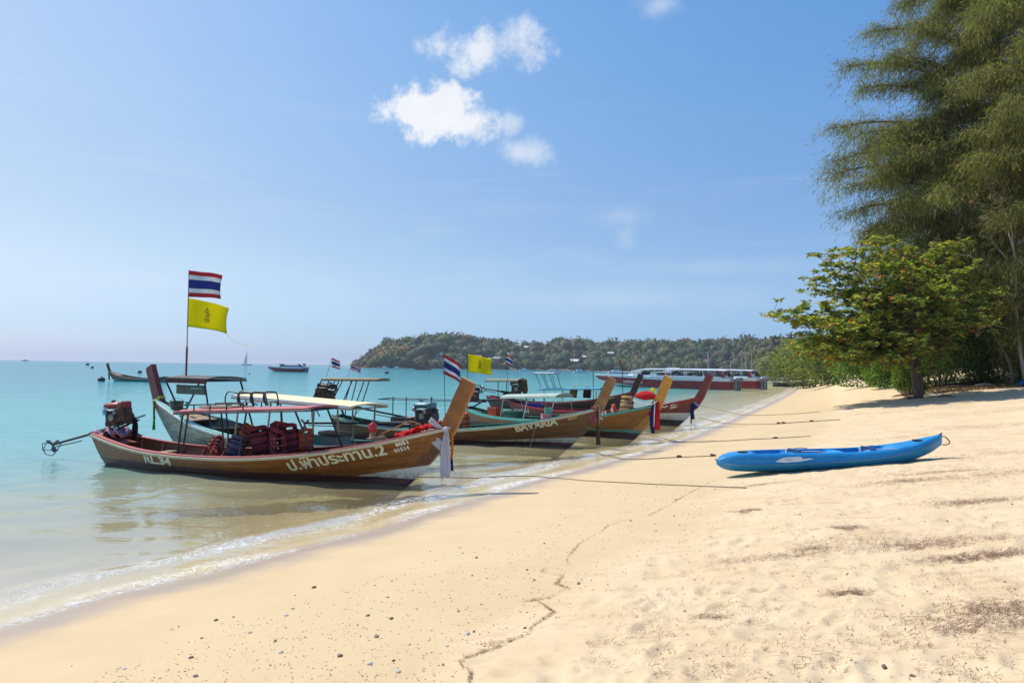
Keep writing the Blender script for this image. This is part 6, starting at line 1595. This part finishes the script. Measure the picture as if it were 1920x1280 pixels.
# thin bare poles behind the sterns
for k, (px, p0, p1, w2) in enumerate([(1329, 660, 692, .14), (1369, 676, 692, .10), (1392, 672, 692, .08), (1397, 670, 692, .07), (1401, 675, 692, .07), (1408, 663, 692, .07)]):
    a_, b_ = D(px, p1, 125), D(px + (2 if k % 2 else -1), p0, 125); a_.z = 0
    o = MB().tube([a_, b_], w2, 5).build('bare_pole', paleb, None); tag(o, 'thin pale bare pole standing behind the speedboat roofs' if k else 'pale pole under the teal pavilion behind the speedboat roof', 'pole', 'bare poles behind the speedboats' if k else None)

# ------------------------------------------------------------------ right bank: sea almond tree
def limb(mb, pts, r0, r1, n=7, m=14):
    f = bez(pts, m); mb.tube(f, [r0 + (r1 - r0) * i / (m - 1) for i in range(m)], n); return f
TB = G(1722, 746); YT = TB.y
T = empty('sea_almond_tree', TB); tag(T, 'spreading sea almond tree with large green and yellow leaves at the edge of the sand', 'tree')
def tpt(px, py, dy=0): return D(px, py, YT + dy) - TB
mb = MB(); rr = random.Random(8)
tops = {}
tr1 = limb(mb, [(0, 0, -.2), tpt(1716, 710), tpt(1712, 680), tpt(1706, 640), tpt(1700, 600)], .20, .10)
tr2 = limb(mb, [(.15, .1, -.2), tpt(1724, 715, .2), tpt(1722, 685, .3), tpt(1726, 640, .5), tpt(1735, 570, .8), tpt(1740, 520, 1)], .17, .06)
for k in range(7): a = k * .9; mb.tube([(0, 0, .05), (math.cos(a) * .6, math.sin(a) * .5, -.02), (math.cos(a) * 1.1, math.sin(a) * .9, -.14)], [.09, .05, .02], 6)
ends = [(1448, 592, -1), (1500, 580, 1), (1540, 520, 0), (1535, 480, 1), (1590, 500, -1.5), (1530, 545, 2), (1520, 640, 0), (1495, 655, 1), (1525, 668, 0), (1560, 672, -1), (1600, 470, 1), (1640, 480, -1), (1680, 470, 1.5), (1720, 480, -1), (1770, 480, 1), (1800, 510, -1), (1830, 540, 1), (1845, 570, -1),
        (1560, 600, -2), (1610, 560, -2.5), (1660, 540, -2), (1710, 560, -3), (1760, 540, -2), (1600, 640, -2.5), (1650, 620, -3), (1700, 640, -3.2), (1760, 610, -2.5), (1800, 600, -1.5), (1640, 668, -2.5), (1590, 670, -1.5), (1670, 665, -2), (1560, 650, 1.5), (1620, 600, 2), (1680, 580, 2.5), (1575, 545, 1), (1760, 655, -1.5), (1745, 690, -.8), (1500, 605, .5), (1475, 595, 0), (1545, 575, -1), (1505, 640, -1), (1540, 655, -2), (1600, 665, -3), (1650, 672, -3.2), (1580, 620, -3), (1550, 610, -2), (1840, 600, -2), (1860, 550, 0), (1780, 455, 0), (1640, 455, 0), (1570, 480, 0), (1700, 500, -2.5), (1650, 500, -2), (1800, 560, -2.5)]
Cs, Ds = [], []
for (px, py, dy) in ends:
    e_ = tpt(px, py, dy); src = tr1 if rr.random() < .6 else tr2; k0 = rr.randint(5, 12); s0 = src[k0]
    md = s0.lerp(e_, .5) + Vector((0, 0, -.02 * (e_ - s0).length + .1)); f = limb(mb, [s0, md, e_], .055, .015, 5, 10)
    twig_ends = [(f[-1], 1.0)]
    for i in range(4, 10):
        for _ in range(5):
            d = Vector((rr.gauss(0, 1), rr.gauss(0, 1), rr.gauss(.10, .35))).normalized() * rr.uniform(.3, .9); t2 = f[i] + d
            mb.tube([f[i], f[i].lerp(t2, .5) + Vector((0, 0, -.03)), t2], [.016, .011, .007], 4); twig_ends.append((t2, 1))
    for (c, _) in twig_ends:
        for _ in range(rr.randint(13, 22)):
            a = rr.uniform(0, 6.28); dd = Vector((math.cos(a), math.sin(a), rr.uniform(-.35, .55))); Cs.append(c + Vector((rr.gauss(0, .09), rr.gauss(0, .09), rr.gauss(0, .05)))); Ds.append(dd)
mb.build('trunk', bark, T, smooth=True)
Cs = np.array([tuple(c) for c in Cs]); Ds = np.array([tuple(d) for d in Ds]); n = len(Cs)
ti = tints(n, [(.19, .27, .05), (.32, .35, .08), (.11, .17, .035), (.50, .40, .06), (.60, .11, .04), (.36, .20, .08)], [.34, .28, .18, .13, .015, .05], .25)
leaves('crown', T, Cs, Ds, rng.uniform(.18, .33, n), rng.uniform(.10, .17, n), ti, LM, kind='stuff')
print('almond leaves', n)
# ------------------------------------------------------------------ casuarinas
def casuarina(label, base, height, limbs, rnd, seed, extra=26, density=1.0, lean=0):
    r2 = random.Random(seed); e = empty('casuarina_tree', base); tag(e, label, 'tree'); mb = MB(); H_ = height
    spine = limb(mb, [(0, 0, -.3), (lean * .2, 0, H_ * .3), (lean * .6, .3, H_ * .65), (lean, 0, H_)], .45, .08, 9, 20)
    A0, A1, Wd, tn = [], [], [], []
    allp = []
    def spray(c, d, ln, k, shade):
        for _ in range(k):
            dd = (d * r2.uniform(.2, 1) + Vector((r2.gauss(0, .5), r2.gauss(0, .5), r2.gauss(-.80, .5)))).normalized(); l = ln * r2.uniform(.5, 1.3)
            p = c + Vector((r2.gauss(0, .26), r2.gauss(0, .26), r2.gauss(0, .22)))
            A0.append(p); A1.append(p + dd * l); Wd.append(r2.uniform(.018, .042)); tn.append(shade)
    def bough(f, k0, ntw, twl, dens_, shade):
        m = len(f)
        for i in range(k0, m):
            d0 = (f[i] - f[i - 1]).normalized(); tt = i / (m - 1)
            for _ in range(ntw):
                sd_ = Vector((r2.gauss(0, 1), r2.gauss(0, 1), r2.gauss(0, .4))).normalized(); dd = (d0 * 1.0 + sd_ * .9).normalized(); l = twl * r2.uniform(.5, 1.2) * (1.15 - .5 * tt)
                tip = f[i] + dd * l + Vector((0, 0, -.28 * l)); md = f[i] + dd * l * .5 + Vector((0, 0, .05 * l)); pts = bez([f[i], md, tip], 6)
                mb.tube(pts[::2] + [pts[-1]], [.02, .014, .009, .006], 3)
                for p in pts[1:]: spray(p, dd, .40, int(dens_ * 1.25), shade * r2.choice((.6, .85, 1.0, 1.25, 1.5)))
    for (tip, r_) in limbs:
        tip = Vector(tip); zb = max(H_ * .12, min(H_ * .85, tip.z - .15 * tip.xy.length)); k = min(range(20), key=lambda i: abs(spine[i].z - zb)); s0 = spine[k]
        md = s0.lerp(tip, .5) + Vector((0, 0, .12 * (tip - s0).length)); f = limb(mb, [s0, md, s0.lerp(tip, .8) + Vector((0, 0, .08 * (tip - s0).length)), tip], r_, .02, 6, 14)
        bough(f, 3, 4, 2.2, 9 * density, np.array([1, 1, 1]))
    for k in range(extra):
        i = int(3 + 16 * (k / extra)); a = k * 2.4 + r2.uniform(-.3, .3); L_1 = rnd * (1.05 - .55 * (i / 20)) * r2.uniform(.55, 1.0); s0 = spine[min(i, 19)]
        tip = s0 + Vector((math.cos(a) * L_1, math.sin(a) * L_1, L_1 * r2.uniform(-.15, .30)))
        md = s0.lerp(tip, .5) + Vector((0, 0, .13 * L_1)); f = limb(mb, [s0, md, tip], .09, .02, 5, 12)
        bough(f, 3, 3, 2.4, 8 * density, np.array([1, 1, 1]))
    mb.build('trunk', bark, e, smooth=True)
    n = len(A0); A0 = np.array([tuple(p) for p in A0]); A1 = np.array([tuple(p) for p in A1])
    base_t = tints(n, [(.21, .225, .050), (.14, .165, .038), (.29, .26, .07), (.27, .18, .08)], [.4, .33, .17, .10], .2)
    o = blades('crown', e, A0, A1, np.array(Wd), base_t * np.array([t[:1] for t in tn]), NM); o['kind'] = 'stuff'
    print('blades', n); return e
c1 = P(1905, 716, 1.7); c1 = Vector((1905 - 960, 0, 0)); Y1 = 46.0
b1 = D(1900, 700, Y1); b1.z = gz(b1.x, b1.y)
def ct(px, py, Y_, b_): return D(px, py, Y_) - b_
L1 = [(ct(1596, 125, 44, b1), .14), (ct(1640, 60, 45, b1), .14), (ct(1700, 5, 46, b1), .14), (ct(1622, 165, 43, b1), .10), (ct(1680, 120, 42, b1), .12), (ct(1740, 60, 42, b1), .12), (ct(1572, 240, 45, b1), .14), (ct(1568, 325, 44, b1), .14), (ct(1575, 300, 43, b1), .12), (ct(1620, 250, 42, b1), .12),
      (ct(1590, 400, 44, b1), .13), (ct(1620, 440, 43, b1), .12), (ct(1600, 350, 42, b1), .12), (ct(1660, 330, 41, b1), .12), (ct(1680, 420, 41, b1), .12), (ct(1640, 500, 42, b1), .12), (ct(1700, 240, 41, b1), .12), (ct(1760, 180, 41, b1), .12), (ct(1760, 330, 40, b1), .12), (ct(1740, 450, 41, b1), .12),
      (ct(1820, 250, 39, b1), .12), (ct(1820, 400, 39, b1), .12), (ct(1860, 100, 40, b1), .12), (ct(1900, 300, 38.5, b1), .12), (ct(1880, 480, 39, b1), .12), (ct(1660, 570, 44, b1), .1), (ct(1780, 560, 42, b1), .1), (ct(1850, 560, 41, b1), .1), (ct(1620, 560, 46, b1), .1)]
L1 += [(ct(_px, _py, _Y, b1), .08) for _px, _py, _Y in [(1780, 640, 43), (1830, 620, 42), (1870, 640, 42), (1910, 610, 41), (1940, 520, 40), (1900, 560, 40), (1850, 520, 40), (1800, 590, 43), (1740, 600, 43), (1930, 420, 39), (1920, 640, 42), (1700, 560, 43)]]
_bx = [(0, 1700), (60, 1650), (125, 1610), (170, 1650), (205, 1690), (240, 1570), (330, 1560), (400, 1600), (440, 1600), (520, 1630), (640, 1610)]
_r = random.Random(77)
while len(L1) < 130:
    py = _r.uniform(-40, 620); px = _r.uniform(1620, 1960); lim = crv([a for a, _ in _bx], [c for _, c in _bx], max(py, 0)) + 45
    if px > lim: L1.append((ct(px, py, _r.uniform(37.5, 44.5), b1), .09))
casuarina('huge drooping olive casuarina tree that fills the upper right with feathery boughs over the beach', b1, 31, L1, 9.5, 3, 46, 1.15, -1.0)
b2 = D(2080, 700, 40); b2.z = gz(b2.x, b2.y)
L2 = [(ct(px, py, Y_, b2), .12) for px, py, Y_ in ((1850, 30, 37), (1820, 150, 38), (1890, 200, 36), (1840, 300, 37), (1900, 400, 36), (1870, 500, 37), (1930, 80, 35), (1910, 560, 37))]
casuarina('tall casuarina rising at the right edge of the photo behind the bare branches', b2, 28, L2 + [(ct(1900, 620, 38, b2), .1), (ct(1940, 600, 37, b2), .1), (ct(1880, 580, 39, b2), .1), (ct(1915, 660, 39, b2), .1)], 7, 5, 34, 1.4)
b3 = D(1790, 700, 58); b3.z = gz(b3.x, b3.y)
L3 = [(ct(px, py, Y_, b3), .12) for px, py, Y_ in ((1640, 450, 56), (1610, 520, 56), (1640, 590, 55), (1700, 520, 54), (1760, 600, 54), (1700, 610, 54), (1850, 620, 54), (1800, 500, 54), (1900, 600, 54), (1680, 640, 55), (1600, 620, 57))]
casuarina('darker casuarina further back that closes the gap behind the sea almond tree', b3, 19, L3, 8, 9, 30, 1.2)

# ------------------------------------------------------------------ bushes and bare tree
def bush(name, label, c, size, n, cols, wts, lmin, lmax, stems=8, seed=1, cat='bush', group=None):
    r2 = random.Random(seed); e = empty(name, c); tag(e, label, cat, group); mb = MB(); pts, dr = [], []
    lob = [(Vector((r2.uniform(-.75, .75) * size[0], r2.uniform(-.7, .7) * size[1], r2.uniform(.25, .8) * size[2])), r2.uniform(.28, .5)) for _ in range(stems)]
    for (l, s_) in lob:
        mb.tube(bez([(l.x * .25, l.y * .25, -.1), (l.x * .6, l.y * .6, l.z * .5), tuple(l)], 6), [.05, .045, .04, .03, .02, .012], 5)
    k = rng.integers(0, len(lob), n); d = rng.normal(size=(n, 3)); d /= np.linalg.norm(d, axis=1, keepdims=True)
    cen = np.array([tuple(l[0]) for l in lob])[k]; rad = np.array([l[1] for l in lob])[k][:, None] * np.array(size) * rng.uniform(.45, 1.08, (n, 1)) ** .6
    Cc = cen + d * rad; Cc[:, 2] = np.maximum(Cc[:, 2], .02); out_ = d + rng.normal(size=(n, 3)) * .6 + np.array([0, 0, -.1])
    mb.build('stems', bark, e, smooth=True)
    leaves('foliage', e, Cc, out_, rng.uniform(lmin, lmax, n), rng.uniform(lmin, lmax, n) * .55, tints(n, cols, wts, .25), LM, kind='stuff')
    return e
GB = [(.11, .23, .04), (.18, .30, .05), (.06, .14, .03)]; GW = [.4, .35, .25]
def bz(px, py, Y_): p = D(px, py, Y_); p.z = gz(p.x, p.y) - .05; return p
bush('beach_bush', 'small bright yellow-green bush at the left of the sea almond trunk', bz(1705, 730, 38), (1.15, .9, 2.0), 5000, [(.13, .20, .025), (.10, .16, .02), (.20, .22, .03)], [.4, .35, .25], .08, .16, 7, 2)
for k, (px, Y_, sx, sy, sz_, lab) in enumerate([(1700, 46, 3.2, 1.6, 4.2, 'tall shrub directly behind the sea almond trunk'), (1645, 50, 3.0, 1.6, 3.2, 'shrub left of the sea almond trunk behind the lowest branches'), (1765, 41.5, 2.8, 1.6, 4.4, 'dense dark green shrub just right of the sea almond trunk'), (1830, 42.5, 3.0, 1.6, 5.0, 'tall green shrub in the middle of the hedge under the casuarina'), (1880, 41.5, 2.4, 1.4, 4.0, 'lower green shrub behind the slanting thin trunk'), (1930, 41, 2.4, 1.6, 3.6, 'green shrub at the right edge of the hedge')]):
    bush('hedge_shrub', lab, bz(px, 712, Y_), (sx, sy, sz_), 7000, GB, GW, .12, .24, 10, 20 + k, 'shrub', 'shrubs forming the hedge under the trees')
for k, (px, Y_, sx, sz_, lab) in enumerate([(1525, 95, 7, 6.5, 'distant yellow-green bush mass at the left end of the trees'), (1580, 80, 6, 5.5, 'green bush mass behind the left branches of the sea almond tree'), (1640, 70, 6, 5, 'green bush mass seen under the sea almond branches'), (1690, 60, 4.5, 4.5, 'dark bush behind the small bright bush'), (1495, 140, 8, 7.5, 'pale olive tree clump at the far bend of the beach')]):
    bush('beach_thicket', lab, bz(px, 703, Y_), (sx, 4, sz_), 5200, [(.20, .23, .05), (.30, .28, .06), (.12, .16, .04)] if k in (0, 4) else [(.13, .20, .04), (.22, .26, .055), (.08, .13, .03)], [.4, .3, .3], .25, .5, 12, 50 + k, 'thicket', 'bushes along the back of the beach')
# slanting thin trunk
s0, s1_ = bz(1897, 706, 38.5), D(1848, 590, 38.5); e = empty('slanting_sapling', s0); tag(e, 'thin bare slanting trunk leaning left in front of the hedge', 'sapling')
mb = MB(); d = s1_ - s0; limb(mb, [(0, 0, -.2), d * .25 + Vector((.30, 0, .1)), d * .6 + Vector((.12, 0, .1)), d], .075, .035, 7); mb.build('trunk', mat('sapling_bark', (.25, .18, .13), (.17, .12, .09), .85, 6, .4), e, smooth=True)
mb = MB()
for k in range(9): a = k * .7; limb(mb, [(0, 0, 0), (math.cos(a) * .2 - .1, math.sin(a) * .2, .35), (math.cos(a) * .4 - .2, math.sin(a) * .3, .7 + .1 * (k % 3))], .02, .006, 4, 6)
mb.build('shoots', MATS['sapling_bark'], e)
# bare pale-branched tree
BT = bz(1925, 708, 37.5); e = empty('bare_tree', BT); tag(e, 'leafless tree with pale grey branches and dry pinkish seed heads at the right edge', 'tree'); mb = MB(); r2 = random.Random(12)
heads = []
def grow(p, d, l, r_, lv):
    q_ = p + d * l; md = p.lerp(q_, .5) + Vector((r2.gauss(0, .05) * l, r2.gauss(0, .05) * l, r2.gauss(0, .04) * l)); mb.tube([p, md, q_], [r_, r_ * .8, r_ * .62], 6 if r_ > .03 else 4)
    if lv == 0: heads.append(q_); return
    for _ in range(r2.choice((2, 3, 3))):
        nd = (d + Vector((r2.gauss(-.1, .55), r2.gauss(0, .5), r2.gauss(.12, .45)))).normalized(); grow(q_, nd, l * r2.uniform(.6, .82), r_ * .6, lv - 1)
tp = lambda px, py, Y_=37.5: D(px, py, Y_) - BT
mb.tube(bez([(0, 0, -.2), tp(1912, 650), tp(1905, 560), tp(1904, 500)], 8), [.10, .095, .09, .08, .075, .07, .065, .06], 8)
for (a_, b_, r_) in (((1904, 520), (1850, 495), .055), ((1904, 500), (1898, 450), .06), ((1904, 510), (1935, 460), .05), ((1908, 580), (1885, 562), .04), ((1903, 505), (1875, 470), .045), ((1905, 490), (1890, 430), .05), ((1910, 620), (1880, 613), .03)):
    p, q_ = tp(*a_), tp(*b_); mb.tube([p, q_], [r_, r_ * .8], 6); grow(q_, (q_ - p).normalized(), (q_ - p).length * .62, r_ * .6, 4)
mb.build('branches', paleb, e, smooth=True)
hd = np.array([tuple(h) for h in heads for _ in range(5)]); n = len(hd)
leaves('seed_heads', e, hd + rng.normal(size=(n, 3)) * .06, rng.normal(size=(n, 3)), rng.uniform(.06, .13, n), rng.uniform(.04, .08, n), tints(n, [(.42, .27, .2), (.3, .18, .12), (.5, .4, .3)], [.4, .3, .3]), LM, kind='stuff')
# driftwood and roots at the foot of the bank
r2 = random.Random(31); k = 0
for (px, py) in [(1745, 741), (1765, 738), (1790, 733), (1810, 731), (1840, 727), (1870, 722), (1900, 719), (1690, 745), (1775, 745), (1850, 735)]:
    c = G(px, py); a = r2.uniform(-.4, .5); L_1 = r2.uniform(.6, 1.6); o = MB().tube(bez([(-L_1 / 2, 0, .03), (0, r2.uniform(-.1, .1), .12), (L_1 / 2, 0, .05)], 7), [.02, .035, .045, .045, .04, .03, .012], 6).build('driftwood', bark if k % 3 else paleb, None, smooth=True)
    o.location = c; o.rotation_euler.z = a; k += 1; tag(o, 'short dry branch lying in the leaf litter under the hedge', 'branch', 'dry branches under the hedge')
# blue tarpaulin heap and litter mass
c = bz(1922, 700, 37.2); g = [[(-1 + 2 * i / 10, -.6 + 1.2 * j / 8, .75 * math.exp(-((i - 6) / 4) ** 2 - ((j - 4) / 3) ** 2) + .05 * math.sin(i * 2 + j)) for j in range(9)] for i in range(11)]
o = MB().sheet(g, .02).build('blue_tarp', mat('tarp_blue', (.015, .14, .36), None, .5), None, smooth=True); o.location = c; o.scale = (.6, .6, .6); tag(o, 'blue tarpaulin heap at the right edge below the hedge', 'tarpaulin')
Vc, n = [], 7000
px = rng.uniform(1690, 1960, n); t2 = rng.random(n)
pts = []
for i in range(0, n):
    Y_ = 35.2 + 5.2 * t2[i] + (1960 - px[i]) * .012; x = (px[i] - 960) / 1280 * Y_; pts.append((x, Y_))
pts = np.array(pts); zc = ground(pts[:, 0], pts[:, 1]); C3 = np.stack([pts[:, 0], pts[:, 1], zc + .01], 1)
dr = rng.normal(size=(n, 3)); dr[:, 2] = np.abs(dr[:, 2]) * .3
o = leaves('leaf_litter', None, C3, dr, rng.uniform(.08, .2, n), rng.uniform(.04, .09, n), tints(n, [(.12, .07, .045), (.20, .13, .08), (.30, .24, .17), (.06, .04, .03)], [.4, .3, .12, .18]), LM, kind='stuff'); tag(o, 'brown leaf litter under the hedge and trees')

# ------------------------------------------------------------------ sea haze
hz = bpy.data.materials.new('haze_air'); hz.use_nodes = True; nt_ = hz.node_tree; nt_.nodes.remove(nt_.nodes['Principled BSDF'])
pv = nt_.nodes.new('ShaderNodeVolumePrincipled'); pv.inputs['Color'].default_value = (.80, .88, 1.0, 1); pv.inputs['Density'].default_value = .00018; pv.inputs['Anisotropy'].default_value = .3
nt_.links.new(pv.outputs[0], nt_.nodes['Material Output'].inputs['Volume'])
o = MB().box((0, 4000, 22), (26000, 26000, 66)).build('haze', hz, None); tag(o, 'thin sea haze', None, kind='stuff')
scene.cycles.volume_bounces = 0
